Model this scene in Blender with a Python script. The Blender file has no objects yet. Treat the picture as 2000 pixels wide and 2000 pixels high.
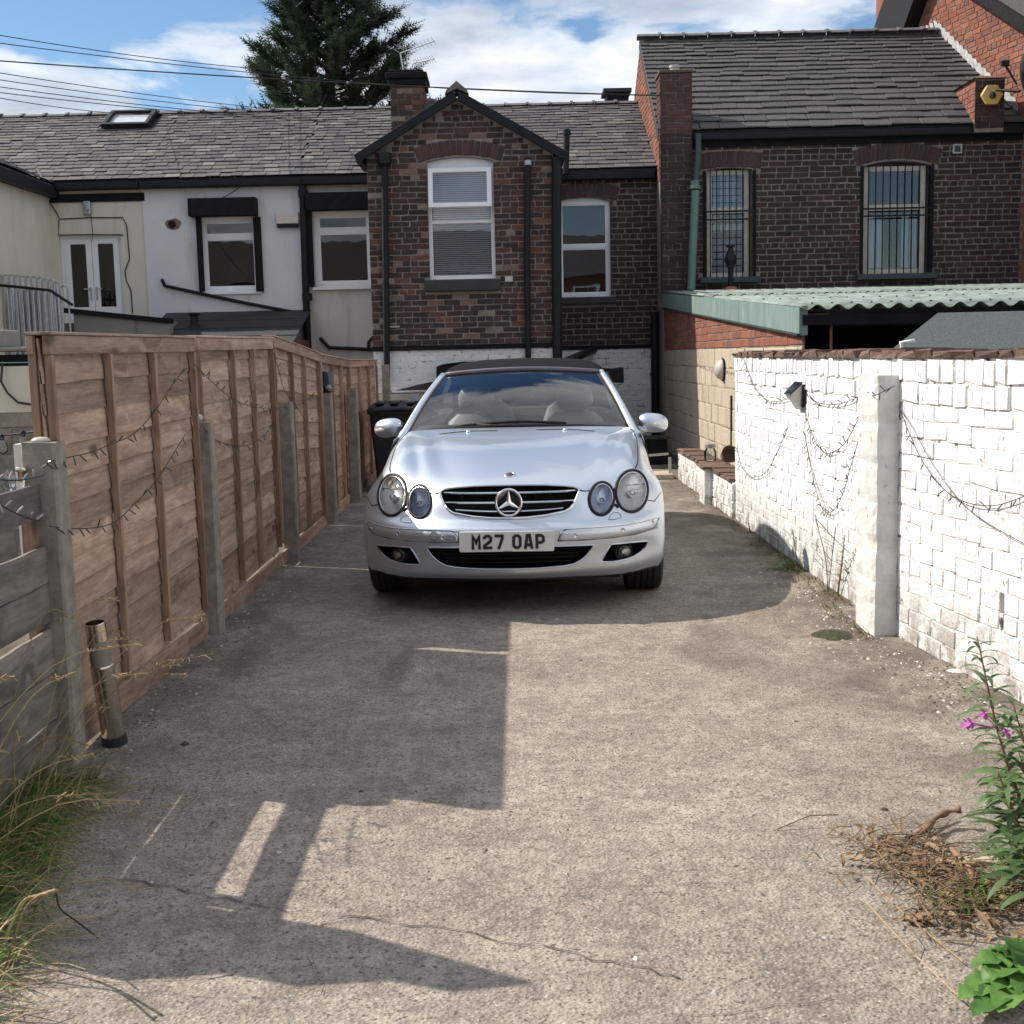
import bpy, bmesh, math, random
import numpy as np
from mathutils import Vector, Matrix, noise as mnoise
from mathutils.geometry import tessellate_polygon
rnd = random.Random(11)
SC = bpy.context.scene
COL = SC.collection
rad = math.radians

# ---------------------------------------------------------------- camera
EYE, PITCH, ROLL, FPX = 1.40, rad(7.12), rad(-1.3), 2450.0
camd = bpy.data.cameras.new('camera')
camd.sensor_width = 36.0
camd.lens = 36.0 * FPX / 2000.0
camd.clip_start, camd.clip_end = 0.05, 3000
cam = bpy.data.objects.new('camera', camd)
COL.objects.link(cam)
CR = Matrix.Rotation(math.pi / 2 - PITCH, 3, 'X') @ Matrix.Rotation(ROLL, 3, 'Z')
cam.matrix_world = Matrix.Translation((0, 0, EYE)) @ CR.to_4x4()
SC.camera = cam

# ---------------------------------------------------------------- light
SUN_DIR = Vector((-1.53, 0.60, 1.52)).normalized()      # towards the sun
SUN_EL = math.asin(SUN_DIR.z)
SUN_ROT = math.atan2(SUN_DIR.x, SUN_DIR.y)
SKY_K = 0.115
w = bpy.data.worlds.new('World')
SC.world = w
w.use_nodes = True
wn, wl = w.node_tree.nodes, w.node_tree.links
wn.clear()
wo = wn.new('ShaderNodeOutputWorld')
bg = wn.new('ShaderNodeBackground')
bg.inputs['Strength'].default_value = SKY_K
wl.new(bg.outputs[0], wo.inputs[0])
sky = wn.new('ShaderNodeTexSky')
sky.sky_type = 'NISHITA'
sky.sun_disc = False
sky.sun_elevation = SUN_EL
sky.sun_rotation = SUN_ROT
sky.altitude = 50
sky.air_density, sky.dust_density, sky.ozone_density = 1.0, 0.12, 2.5
tc = wn.new('ShaderNodeTexCoord')
sep = wn.new('ShaderNodeSeparateXYZ')
wl.new(tc.outputs['Generated'], sep.inputs[0])


def wmath(op, a, b=None, c=None):
    n = wn.new('ShaderNodeMath')
    n.operation = op
    for i, v in enumerate((a, b, c)):
        if v is None:
            continue
        if hasattr(v, 'links'):
            wl.new(v, n.inputs[i])
        else:
            n.inputs[i].default_value = v
    return n.outputs[0]


zz = wmath('ADD', wmath('MAXIMUM', sep.outputs['Z'], 0.0), 0.16)
cmb = wn.new('ShaderNodeCombineXYZ')
wl.new(wmath('DIVIDE', sep.outputs['X'], zz), cmb.inputs[0])
wl.new(wmath('DIVIDE', sep.outputs['Y'], zz), cmb.inputs[1])
CLOUD_OFF = (15.99, 7.22, 2.89)
mp = wn.new('ShaderNodeMapping')
mp.inputs['Location'].default_value = CLOUD_OFF
wl.new(cmb.outputs[0], mp.inputs[0])


def wnoise(scale, detail, rough, dist, loc=None):
    n = wn.new('ShaderNodeTexNoise')
    n.inputs['Scale'].default_value = scale
    n.inputs['Detail'].default_value = detail
    n.inputs['Roughness'].default_value = rough
    n.inputs['Distortion'].default_value = dist
    wl.new(mp.outputs[0], n.inputs['Vector'])
    return n.outputs['Fac']


def wramp(fac, stops):
    r = wn.new('ShaderNodeValToRGB')
    wl.new(fac, r.inputs[0])
    el = r.color_ramp.elements
    while len(el) < len(stops):
        el.new(0.5)
    for e, (p, c) in zip(el, stops):
        e.position = p
        e.color = (c, c, c, 1) if isinstance(c, (int, float)) else (*c, 1)
    return r.outputs[0]


mask = wramp(wnoise(1.5, 10, 0.55, 0.3), [(0.425, 0.0), (0.475, 0.75), (0.56, 1.0)])
shade = wramp(wnoise(2.6, 8, 0.55, 0.2), [(0.34, (3.5, 3.9, 4.6)), (0.50, (5.7, 6.0, 6.5)), (0.62, (7.6, 7.7, 7.9))])
mx = wn.new('ShaderNodeMix')
mx.data_type = 'RGBA'
wl.new(mask, mx.inputs[0])
hsv = wn.new('ShaderNodeHueSaturation')
hsv.inputs['Saturation'].default_value = 1.10
hsv.inputs['Value'].default_value = 0.80
wl.new(sky.outputs[0], hsv.inputs['Color'])
wl.new(hsv.outputs[0], mx.inputs[6])
wl.new(shade, mx.inputs[7])
wl.new(mx.outputs[2], bg.inputs[0])

sd = bpy.data.lights.new('sun', 'SUN')
sd.energy = 4.6
sd.angle = rad(0.53)
sd.color = (1.0, 0.93, 0.83)
sun = bpy.data.objects.new('sun', sd)
COL.objects.link(sun)
sun.rotation_euler = (-SUN_DIR).to_track_quat('-Z', 'Y').to_euler()

SC.view_settings.view_transform = 'Standard'
SC.view_settings.look = 'None'
SC.view_settings.exposure = 0.45
SC.view_settings.gamma = 1.0
SC.view_settings.use_curve_mapping = False
SC.cycles.max_bounces = 8
SC.cycles.transparent_max_bounces = 12
SC.cycles.sample_clamp_indirect = 6.0


# ---------------------------------------------------------------- helpers
def ray(px, py):
    return CR @ Vector(((px - 1000) / FPX, -(py - 1000) / FPX, -1.0))


EYEV = Vector((0, 0, EYE))


def at(px, py, Y):
    d = ray(px, py)
    return EYEV + d * (Y / d.y)


def atX(px, py, X):
    d = ray(px, py)
    return EYEV + d * (X / d.x)


def gnd(px, py, Z=0.0):
    d = ray(px, py)
    return EYEV + d * ((Z - EYE) / d.z)


def onp(px, py, p0, n):
    d = ray(px, py)
    p0, n = Vector(p0), Vector(n)
    return EYEV + d * ((p0 - EYEV).dot(n) / d.dot(n))


def tag(o, label=None, cat=None, group=None, kind=None):
    for k, v in (('label', label), ('category', cat), ('group', group), ('kind', kind)):
        if v:
            o[k] = v
    return o


def empty(name, loc=(0, 0, 0), rz=0.0, label=None, cat=None, group=None, kind=None):
    o = bpy.data.objects.new(name, None)
    o.empty_display_size = 0.1
    COL.objects.link(o)
    o.location = loc
    o.rotation_euler.z = rz
    return tag(o, label, cat, group, kind)




def wmat(o):
    m = o.matrix_basis.copy()
    p = o.parent
    if p is not None:
        m = wmat(p) @ o.matrix_parent_inverse @ m
    return m


def adopt(o, parent):
    """parent o, keeping its coordinates as world coordinates"""
    o.parent = parent
    o.matrix_parent_inverse = wmat(parent).inverted()


class MB:
    def __init__(s):
        s.v, s.f = [], []

    def add(s, vs, fs):
        k = len(s.v)
        s.v.extend([tuple(p) for p in vs])
        s.f.extend([tuple(i + k for i in f) for f in fs])
        return s

    def box(s, x0, x1, y0, y1, z0, z1):
        return s.add([(x0, y0, z0), (x1, y0, z0), (x1, y1, z0), (x0, y1, z0), (x0, y0, z1), (x1, y0, z1), (x1, y1, z1), (x0, y1, z1)],
                     [(0, 3, 2, 1), (4, 5, 6, 7), (0, 1, 5, 4), (1, 2, 6, 5), (2, 3, 7, 6), (3, 0, 4, 7)])

    def obox(s, o, u, v, n, a0, a1, b0, b1, c0, c1):
        """box in a frame: a along u, b along v, c along n"""
        o, u, v, n = Vector(o), Vector(u), Vector(v), Vector(n)
        P = lambda a, b, c: o + u * a + v * b + n * c
        vs = [P(a0, b0, c0), P(a1, b0, c0), P(a1, b1, c0), P(a0, b1, c0), P(a0, b0, c1), P(a1, b0, c1), P(a1, b1, c1), P(a0, b1, c1)]
        fs = [(0, 3, 2, 1), (4, 5, 6, 7), (0, 1, 5, 4), (1, 2, 6, 5), (2, 3, 7, 6), (3, 0, 4, 7)]
        if u.cross(v).dot(n) < 0:
            fs = [f[::-1] for f in fs]
        return s.add(vs, fs)

    def beam(s, p, q, w_, h_, up=(0, 0, 1)):
        p, q = Vector(p), Vector(q)
        d = (q - p)
        L = d.length
        d.normalize()
        up = Vector(up)
        if abs(d.dot(up)) > 0.97:
            up = Vector((0, 1, 0))
        sx = d.cross(up).normalized()
        uz = sx.cross(d).normalized()
        return s.obox(p, sx, d, uz, -w_ / 2, w_ / 2, 0, L, -h_ / 2, h_ / 2)

    def tube(s, pts, r, n=8, cap=True, closed=False, flat=1.0, up=None):
        pts = [Vector(p) for p in pts]
        k0 = len(s.v)
        m = len(pts)
        rs = r if isinstance(r, (list, tuple)) else [r] * m
        prev = None
        for i, p in enumerate(pts):
            if closed:
                d = pts[(i + 1) % m] - pts[i - 1]
            else:
                d = pts[min(i + 1, m - 1)] - pts[max(i - 1, 0)]
            if d.length < 1e-9:
                d = Vector((0, 0, 1))
            d.normalize()
            if up is not None:
                a = Vector(up) - d * d.dot(Vector(up))
                if a.length < 1e-6:
                    a = d.orthogonal()
            elif prev is None:
                a = d.orthogonal()
            else:
                a = prev - d * prev.dot(d)
                if a.length < 1e-6:
                    a = d.orthogonal()
            a.normalize()
            prev = a
            b = d.cross(a)
            for j in range(n):
                t = 2 * math.pi * j / n
                s.v.append(tuple(p + a * (math.cos(t) * rs[i] * flat) + b * (math.sin(t) * rs[i])))
        for i in range(m if closed else m - 1):
            i2 = (i + 1) % m
            for j in range(n):
                j2 = (j + 1) % n
                s.f.append((k0 + i * n + j, k0 + i * n + j2, k0 + i2 * n + j2, k0 + i2 * n + j))
        if cap and not closed:
            s.f.append(tuple(k0 + j for j in range(n))[::-1])
            s.f.append(tuple(k0 + (m - 1) * n + j for j in range(n)))
        return s

    def lathe(s, prof, n=20, o=(0, 0, 0), ax=(0, 0, 1)):
        o, ax = Vector(o), Vector(ax).normalized()
        a = ax.orthogonal().normalized()
        b = ax.cross(a)
        k0 = len(s.v)
        for r, h in prof:
            for j in range(n):
                t = 2 * math.pi * j / n
                s.v.append(tuple(o + ax * h + (a * math.cos(t) + b * math.sin(t)) * r))
        for i in range(len(prof) - 1):
            for j in range(n):
                j2 = (j + 1) % n
                s.f.append((k0 + i * n + j, k0 + i * n + j2, k0 + (i + 1) * n + j2, k0 + (i + 1) * n + j))
        if prof[0][0] > 1e-6:
            s.f.append(tuple(k0 + j for j in range(n))[::-1])
        if prof[-1][0] > 1e-6:
            s.f.append(tuple(k0 + (len(prof) - 1) * n + j for j in range(n)))
        return s

    def slab(s, fr, outer, holes=(), n0=0.0, n1=0.1):
        """polygon with holes in frame fr=(o,u,v,n), extruded from n0 to n1"""
        o, u, v, n = [Vector(t) for t in fr]
        loops = [list(outer)] + [list(h) for h in holes]
        tri = tessellate_polygon([[Vector((a, b, 0)) for a, b in L] for L in loops])
        flat = [p for L in loops for p in L]
        k = len(flat)
        vs = [o + u * a + v * b + n * n0 for a, b in flat] + [o + u * a + v * b + n * n1 for a, b in flat]
        fs = []
        right = u.cross(v).dot(n) > 0
        for t in tri:
            a, b, c = [flat[i] for i in t]
            ccw = (b[0] - a[0]) * (c[1] - a[1]) - (b[1] - a[1]) * (c[0] - a[0]) > 0
            t = tuple(t) if ccw == right else tuple(t)[::-1]
            fs.append(tuple(i + k for i in t))
            fs.append(t[::-1])
        b0 = 0
        for L in loops:
            m = len(L)
            for i in range(m):
                j = (i + 1) % m
                fs.append((b0 + i, b0 + j, b0 + j + k, b0 + i + k))
            b0 += m
        return s.add(vs, fs)

    def grid(s, P):
        """P: list of rows of points"""
        k0 = len(s.v)
        R_, C_ = len(P), len(P[0])
        for row in P:
            s.v.extend(tuple(p) for p in row)
        for i in range(R_ - 1):
            for j in range(C_ - 1):
                s.f.append((k0 + i * C_ + j, k0 + i * C_ + j + 1, k0 + (i + 1) * C_ + j + 1, k0 + (i + 1) * C_ + j))
        return s

    def mesh(s, name, fix=True):
        me = bpy.data.meshes.new(name)
        me.from_pydata(s.v, [], s.f)
        if fix:
            bm = bmesh.new()
            bm.from_mesh(me)
            bmesh.ops.recalc_face_normals(bm, faces=bm.faces)
            bm.to_mesh(me)
            bm.free()
        return me

    def build(s, name, mat, parent=None, smooth=False, local=False, bevel=0.0, fix=True, angle=None, solid=0.0):
        me = s.mesh(name, fix)
        me.materials.append(mat)
        if smooth:
            me.polygons.foreach_set('use_smooth', [True] * len(me.polygons))
            if angle:
                try:
                    me.set_sharp_from_angle(angle=rad(angle))
                except Exception:
                    pass
        o = bpy.data.objects.new(name, me)
        COL.objects.link(o)
        if parent is not None:
            if local:
                o.parent = parent
            else:
                adopt(o, parent)
        if bevel:
            b = o.modifiers.new('b', 'BEVEL')
            b.width = bevel
            b.segments = 2
            b.limit_method = 'ANGLE'
        if solid:
            b = o.modifiers.new('s', 'SOLIDIFY')
            b.thickness = solid
            b.offset = -1
        return o


def B(name, mat, parent, fn, **k):
    m = MB()
    fn(m)
    return m.build(name, mat, parent, **k)


def boxo(name, mat, parent, x0, x1, y0, y1, z0, z1, **k):
    return MB().box(x0, x1, y0, y1, z0, z1).build(name, mat, parent, **k)


def tubeo(name, mat, parent, pts, r, n=8, **k):
    return MB().tube(pts, r, n).build(name, mat, parent, smooth=True, angle=50, **k)


FRONT = lambda Y: ((0, Y, 0), (1, 0, 0), (0, 0, 1), (0, -1, 0))   # wall that faces the camera: u = X, v = Z


def rect(x0, x1, z0, z1):
    return [(x0, z0), (x1, z0), (x1, z1), (x0, z1)]


def archrect(x0, x1, z0, z1, rise, n=8):
    """rectangle with a segmental arched top; z1 is the crown"""
    zs = z1 - rise
    pts = [(x0, z0), (x1, z0)]
    c = (x0 + x1) / 2
    h = (x1 - x0) / 2
    Rr = (h * h + rise * rise) / (2 * rise)
    for i in range(n + 1):
        x = x1 + (x0 - x1) * i / n
        pts.append((x, z1 - Rr + math.sqrt(max(Rr * Rr - (x - c) ** 2, 0))))
    return pts


def spans(loops, v):
    """inside intervals of the even-odd polygon set along u at height v"""
    xs = []
    for L in loops:
        for i in range(len(L)):
            (a, b), (c, d) = L[i], L[(i + 1) % len(L)]
            if (b > v) != (d > v):
                xs.append(a + (v - b) * (c - a) / (d - b))
    xs.sort()
    return [(xs[i], xs[i + 1]) for i in range(0, len(xs) - 1, 2)]


def inter(A, Bs):
    out = []
    for a0, a1 in A:
        for b0, b1 in Bs:
            lo, hi = max(a0, b0), min(a1, b1)
            if hi - lo > 0.015:
                out.append((lo, hi))
    return out


def unit_piece(seed, rough=0.04, ch=0.05, flat=True):
    """unit block, u,v in -.5...5, n in 0..1, face edges chamfered and a little uneven; few triangles"""
    r = random.Random(seed)
    j = lambda: r.uniform(-rough, rough)
    c = ch
    back = [(-.5, -.5, 0), (.5, -.5, 0), (.5, .5, 0), (-.5, .5, 0)]
    mid = [(-.5 + j() * .3, -.5 + j(), .82), (.5 + j() * .3, -.5 + j(), .82), (.5 + j() * .3, .5 + j(), .82), (-.5 + j() * .3, .5 + j(), .82)]
    c3 = c * .4
    fr = [(-.5 + c3, -.5 + c + j(), 1 + j()), (.5 - c3, -.5 + c + j(), 1 + j()), (.5 - c3, .5 - c + j(), 1 + j()), (-.5 + c3, .5 - c + j(), 1 + j())]
    vs = back + mid + fr
    fs = [(8, 9, 10, 11)]
    for a in (0, 4):
        for i in range(4):
            k = (i + 1) % 4
            fs.append((a + i, a + k, a + 4 + k, a + 4 + i))
    return vs, fs


PIECES = [unit_piece(i) for i in range(6)]
PIECES_R = [unit_piece(40 + i, 0.10, 0.07) for i in range(8)]
_pm = {}


def piece_meshes(key, mat, src):
    k = (key, mat.name)
    if k not in _pm:
        L = []
        for vs, fs in src:
            me = bpy.data.meshes.new(key)
            me.from_pydata(vs, [], fs)
            me.materials.append(mat)
            L.append(me)
        _pm[k] = L
    return _pm[k]


def lay(parent, name, items, mat, src=None, limit=300, rest='brickwork', key=None):
    """items: list of (o,u,v,n, su,sv,sn) placed unit pieces (o = centre of the back face). The `limit` nearest become objects."""
    src = src or PIECES
    mes = piece_meshes(name, mat, src)
    key = key or (lambda it: (Vector(it[0]) - EYEV).length)
    items = sorted(items, key=key)
    inv = wmat(parent).inverted()
    for it in items[:limit]:
        o, u, v, n, su, sv, sn = it
        ob = bpy.data.objects.new(name, rnd.choice(mes))
        M4 = Matrix(((u[0] * su, v[0] * sv, n[0] * sn, o[0]), (u[1] * su, v[1] * sv, n[1] * sn, o[1]), (u[2] * su, v[2] * sv, n[2] * sn, o[2]), (0, 0, 0, 1)))
        COL.objects.link(ob)
        ob.parent = parent
        ob.matrix_parent_inverse = inv
        ob.matrix_basis = M4
    if len(items) > limit:
        m = MB()
        for it in items[limit:]:
            o, u, v, n, su, sv, sn = it
            o, u, v, n = Vector(o), Vector(u), Vector(v), Vector(n)
            vs, fs = rnd.choice(src)
            m.add([o + u * (a * su) + v * (b * sv) + n * (c * sn) for a, b, c in vs], fs)
        tag(m.build(rest, mat, parent, fix=False), kind='stuff')


def courses(fr, outer, holes, L, H, joint, out, bond='garden', jit=0.003, v0=None, head=0.5):
    """bricks laid in courses over a polygon with holes, in frame fr"""
    o, u, v, n = [Vector(t) for t in fr]
    loops = [outer] + list(holes)
    lo = min(p[1] for p in outer) if v0 is None else v0
    hi = max(p[1] for p in outer)
    items = []
    k = 0
    z = lo
    while z < hi - 0.02:
        a, b = z + joint / 2, min(z + H - joint / 2, hi)
        sp = inter(spans(loops, a + 0.002), spans(loops, b - 0.002))
        header = (k % 5 == 4) if bond == 'garden' else False
        bl = L * head if header else L
        for s0, s1 in sp:
            x = s0 - (bl * (0.5 if k % 2 else 0.0)) - rnd.uniform(0, .01)
            while x < s1 - 0.01:
                ll = bl * rnd.uniform(.96, 1.04)
                x0, x1 = max(x, s0), min(x + ll - joint, s1)
                if s1 - x1 < 0.05:
                    x1 = s1 if s1 - x1 < 0.05 else x1
                if x1 - x0 > 0.025:
                    c = o + u * ((x0 + x1) / 2) + v * ((a + b) / 2 + rnd.uniform(-jit, jit) * .5) - n * 0.012
                    items.append((c, u, v, n, x1 - x0, b - a, 0.012 + out + rnd.uniform(-.4, .4) * jit))
                if x1 >= s1 - 1e-6:
                    break
                x += ll
        z += H
        k += 1
    return items


def slates(fr, outer, w_, ex, th=0.009, jit=0.01, holes=(), kick=.022):
    """overlapping slates over a polygon in a roof frame (u along the eave, v up the slope, n outward)"""
    o, u, v, n = [Vector(t) for t in fr]
    loops = [outer] + list(holes)
    lo, hi = min(p[1] for p in outer), max(p[1] for p in outer)
    items = []
    z, k = lo, 0
    while z < hi - 0.03:
        e = ex(z - lo) if callable(ex) else ex
        for s0, s1 in spans(loops, min(z + e * .5, hi - .01)):
            x = s0 - (w_ * .5 if k % 2 else 0) - rnd.uniform(0, .05)
            while x < s1:
                ww = w_ * rnd.uniform(.78, 1.2)
                x0, x1 = max(x, s0), min(x + ww - .006, s1)
                if x1 - x0 > .04:
                    ln = min(e * 1.55, hi - z + .02)
                    tilt = kick / max(ln, .05)
                    vv = (v - n * tilt).normalized()
                    nn = (n + v * tilt).normalized()
                    sk = rnd.uniform(-.022, .022)
                    uu = (u + v * sk).normalized()
                    c = o + u * ((x0 + x1) / 2) + v * (z + ln / 2 + rnd.uniform(-jit, jit)) + n * (0.018 + rnd.uniform(0, .008))
                    items.append((c, uu, vv, nn, x1 - x0, ln, th + rnd.uniform(0, .004)))
                x += ww
        z += e
        k += 1
    return items

# ---------------------------------------------------------------- materials
class NT:
    def __init__(s, name):
        s.m = bpy.data.materials.new(name)
        s.m.use_nodes = True
        s.t = s.m.node_tree
        s.t.nodes.clear()
        s.out = s.n('ShaderNodeOutputMaterial')
        s.b = s.n('ShaderNodeBsdfPrincipled')
        s.l(s.b.outputs[0], s.out.inputs[0])

    def n(s, t, **k):
        x = s.t.nodes.new(t)
        for a, b in k.items():
            setattr(x, a, b)
        return x

    def l(s, a, b):
        s.t.links.new(a, b)

    def put(s, sock, v):
        if hasattr(v, 'links'):
            s.l(v, sock)
        elif isinstance(v, (tuple, list)) and len(v) == 3 and sock.type == 'RGBA':
            sock.default_value = (*v, 1)
        else:
            sock.default_value = v

    def math(s, op, a, b=None, clamp=False):
        x = s.n('ShaderNodeMath', operation=op, use_clamp=clamp)
        s.put(x.inputs[0], a)
        if b is not None:
            s.put(x.inputs[1], b)
        return x.outputs[0]

    def mix(s, f, a, b, blend='MIX'):
        x = s.n('ShaderNodeMix', data_type='RGBA', blend_type=blend)
        s.put(x.inputs[0], f)
        s.put(x.inputs[6], a)
        s.put(x.inputs[7], b)
        return x.outputs[2]

    def noise(s, vec, scale, detail=4, rough=.55, dist=0.0):
        x = s.n('ShaderNodeTexNoise')
        s.l(vec, x.inputs['Vector'])
        for k, v in (('Scale', scale), ('Detail', detail), ('Roughness', rough), ('Distortion', dist)):
            x.inputs[k].default_value = v
        return x.outputs['Fac']

    def voro(s, vec, scale, feature='F1', rnd_=1.0):
        x = s.n('ShaderNodeTexVoronoi', feature=feature)
        s.l(vec, x.inputs['Vector'])
        x.inputs['Scale'].default_value = scale
        x.inputs['Randomness'].default_value = rnd_
        return x

    def ramp(s, f, stops, interp='LINEAR'):
        r = s.n('ShaderNodeValToRGB')
        s.put(r.inputs[0], f)
        r.color_ramp.interpolation = interp
        el = r.color_ramp.elements
        while len(el) < len(stops):
            el.new(.5)
        for e, (p, c) in zip(el, stops):
            e.position = p
            e.color = (c, c, c, 1) if isinstance(c, (int, float)) else (*c, 1)
        return r.outputs[0]

    def sstep(s, f, lo, hi):
        x = s.n('ShaderNodeMapRange', interpolation_type='SMOOTHSTEP')
        s.put(x.inputs[0], f)
        x.inputs[1].default_value = lo
        x.inputs[2].default_value = hi
        return x.outputs[0]

    def pos(s, stretch=(1, 1, 1), off=None, kind='Position'):
        if kind == 'Position':
            v = s.n('ShaderNodeNewGeometry').outputs['Position']
        else:
            v = s.n('ShaderNodeTexCoord').outputs['Object']
        x = s.n('ShaderNodeVectorMath', operation='MULTIPLY')
        s.l(v, x.inputs[0])
        x.inputs[1].default_value = stretch
        v = x.outputs[0]
        if off is not None:
            y = s.n('ShaderNodeVectorMath', operation='ADD')
            s.l(v, y.inputs[0])
            c = s.n('ShaderNodeCombineXYZ')
            k = s.math('MULTIPLY', off, 61.0)
            s.l(k, c.inputs[0])
            s.l(k, c.inputs[1])
            s.l(k, c.inputs[2])
            s.l(c.outputs[0], y.inputs[1])
            v = y.outputs[0]
        return v

    def piece(s):
        """a random number for each piece, whether it is an object or an island of a joined mesh"""
        a = s.n('ShaderNodeObjectInfo').outputs['Random']
        b = s.n('ShaderNodeNewGeometry').outputs['Random Per Island']
        return s.math('FRACT', s.math('ADD', s.math('MULTIPLY', a, 7.31), b))

    def bump(s, h, strength=.5, dist=.01, prev=None):
        x = s.n('ShaderNodeBump')
        x.inputs['Strength'].default_value = strength
        x.inputs['Distance'].default_value = dist
        s.l(h, x.inputs['Height'])
        if prev is not None:
            s.l(prev, x.inputs['Normal'])
        return x.outputs[0]


def plain(name, c, rough=.6, metal=0.0, var=.0, nscale=8.0, namt=.15, bump=0.0, bscale=60, coat=0.0, spec=.5, stretch=(1, 1, 1), dirt=None):
    """a surface with its own colour, uneven by noise; var changes each piece"""
    t = NT(name)
    p = t.piece() if var else None
    v = t.pos(stretch, p)
    f = t.noise(v, nscale, 5, .6)
    lo, hi = tuple(x * (1 - namt) for x in c), tuple(min(1, x * (1 + namt)) for x in c)
    col = t.ramp(f, [(.3, lo), (.7, hi)])
    if var:
        k = t.math('MULTIPLY_ADD', p, 2 * var)
        k.node.inputs[2].default_value = 1 - var
        col = t.mix(1.0, col, k, 'MULTIPLY')
    if dirt:
        dc, ds, dlo, dhi = dirt
        col = t.mix(t.sstep(t.noise(v, ds, 6, .62), dlo, dhi), col, dc)
    t.l(col, t.b.inputs['Base Color'])
    t.b.inputs['Roughness'].default_value = rough
    t.b.inputs['Metallic'].default_value = metal
    t.b.inputs['Specular IOR Level'].default_value = spec
    t.b.inputs['Coat Weight'].default_value = coat
    t.b.inputs['Coat Roughness'].default_value = .04
    if bump:
        t.l(t.bump(t.noise(v, bscale, 4, .6), bump, .004), t.b.inputs['Normal'])
    return t.m


def brickmat(name, cols, rough=.85, soot=.45, sootcol=(.022, .02, .02), bump=.6, lime=0.0):
    t = NT(name)
    p = t.piece()
    v = t.pos((1, 1, 1), None)
    base = t.ramp(p, [(i / max(len(cols) - 1, 1), c) for i, c in enumerate(cols)], 'LINEAR')
    base = t.mix(1.0, base, t.ramp(t.noise(v, 38, 5, .65), [(.25, .62), (.75, 1.32)]), 'MULTIPLY')
    s = t.sstep(t.noise(v, 1.1, 6, .62, .3), .62 - soot * .45, .86 - soot * .45)
    s2 = t.sstep(t.noise(v, 17, 5, .6), .46, .72)
    base = t.mix(t.math('MULTIPLY', t.math('ADD', t.math('MULTIPLY', s, .62), t.math('MULTIPLY', s2, .3)), soot * 1.5, True), base, sootcol)
    if lime:
        base = t.mix(t.math('MULTIPLY', t.sstep(t.noise(v, 9, 6, .7), .60, .74), lime), base, (.36, .33, .30))
    t.l(base, t.b.inputs['Base Color'])
    t.b.inputs['Roughness'].default_value = rough
    t.b.inputs['Specular IOR Level'].default_value = .25
    n1 = t.bump(t.noise(v, 22, 4, .6), bump * .6, .012)
    t.l(t.bump(t.noise(v, 110, 4, .65), bump, .004, n1), t.b.inputs['Normal'])
    return t.m


def woodmat(name, c1, c2, dark, axis, rough=.78, grey=.25, var=.28):
    """sawn, weathered softwood; axis = direction of the grain"""
    t = NT(name)
    p = t.piece()
    st = [16.0, 16.0, 16.0]
    st['xyz'.index(axis)] = 1.1
    v = t.pos(tuple(st), p)
    vs = t.pos((1, 1, 1), p)
    warp = t.noise(vs, 2.6, 3, .5)
    add = t.n('ShaderNodeVectorMath', operation='MULTIPLY_ADD')
    t.l(warp, add.inputs[0])
    add.inputs[1].default_value = (2.6, 2.6, 2.6)
    t.l(v, add.inputs[2])
    g = t.noise(add.outputs[0], 1.0, 6, .62, .4)
    col = t.ramp(g, [(.22, dark), (.42, c1), (.62, c2), (.85, tuple(x * 1.18 for x in c2))])
    fine = t.noise(v, 6.0, 3, .6)
    col = t.mix(1.0, col, t.ramp(fine, [(.25, .72), (.7, 1.12)]), 'MULTIPLY')
    k = t.math('MULTIPLY_ADD', p, 2 * var)
    k.node.inputs[2].default_value = 1 - var
    col = t.mix(1.0, col, k, 'MULTIPLY')
    # knots
    kv = t.voro(t.pos(tuple(3.6 if a != axis else 1.7 for a in 'xyz'), p), 1.0)
    kn = t.sstep(kv.outputs['Distance'], .13, .04)
    col = t.mix(t.math('MULTIPLY', kn, .75), col, tuple(x * .45 for x in dark))
    gr = t.sstep(t.noise(t.pos((1, 1, 1), None), 1.3, 5, .6), .45, .75)
    col = t.mix(t.math('MULTIPLY', gr, grey), col, (.16, .14, .125))
    t.l(col, t.b.inputs['Base Color'])
    t.b.inputs['Roughness'].default_value = rough
    t.b.inputs['Specular IOR Level'].default_value = .25
    n1 = t.bump(g, .5, .006)
    t.l(t.bump(fine, .5, .0015, n1), t.b.inputs['Normal'])
    return t.m


def render_mat(name, c, dirtc, k=.5, rough=.9, bump=.35):
    """painted render with stains and patches of an older coat"""
    t = NT(name)
    v = t.pos()
    col = t.ramp(t.noise(v, 2.2, 6, .6), [(.3, tuple(x * .90 for x in c)), (.7, c)])
    d = t.sstep(t.noise(t.pos((2.4, 2.4, .45)), 1.4, 7, .66, .3), .52, .80)
    col = t.mix(t.math('MULTIPLY', d, k), col, dirtc)
    d2 = t.sstep(t.noise(v, 11, 6, .7), .64, .74)
    col = t.mix(t.math('MULTIPLY', d2, k * .55), col, tuple(x * .6 for x in dirtc))
    t.l(col, t.b.inputs['Base Color'])
    t.b.inputs['Roughness'].default_value = rough
    t.b.inputs['Specular IOR Level'].default_value = .2
    n1 = t.bump(t.noise(v, 5, 4, .5), .3, .02)
    t.l(t.bump(t.noise(v, 90, 4, .6), bump, .004, n1), t.b.inputs['Normal'])
    return t.m


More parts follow.
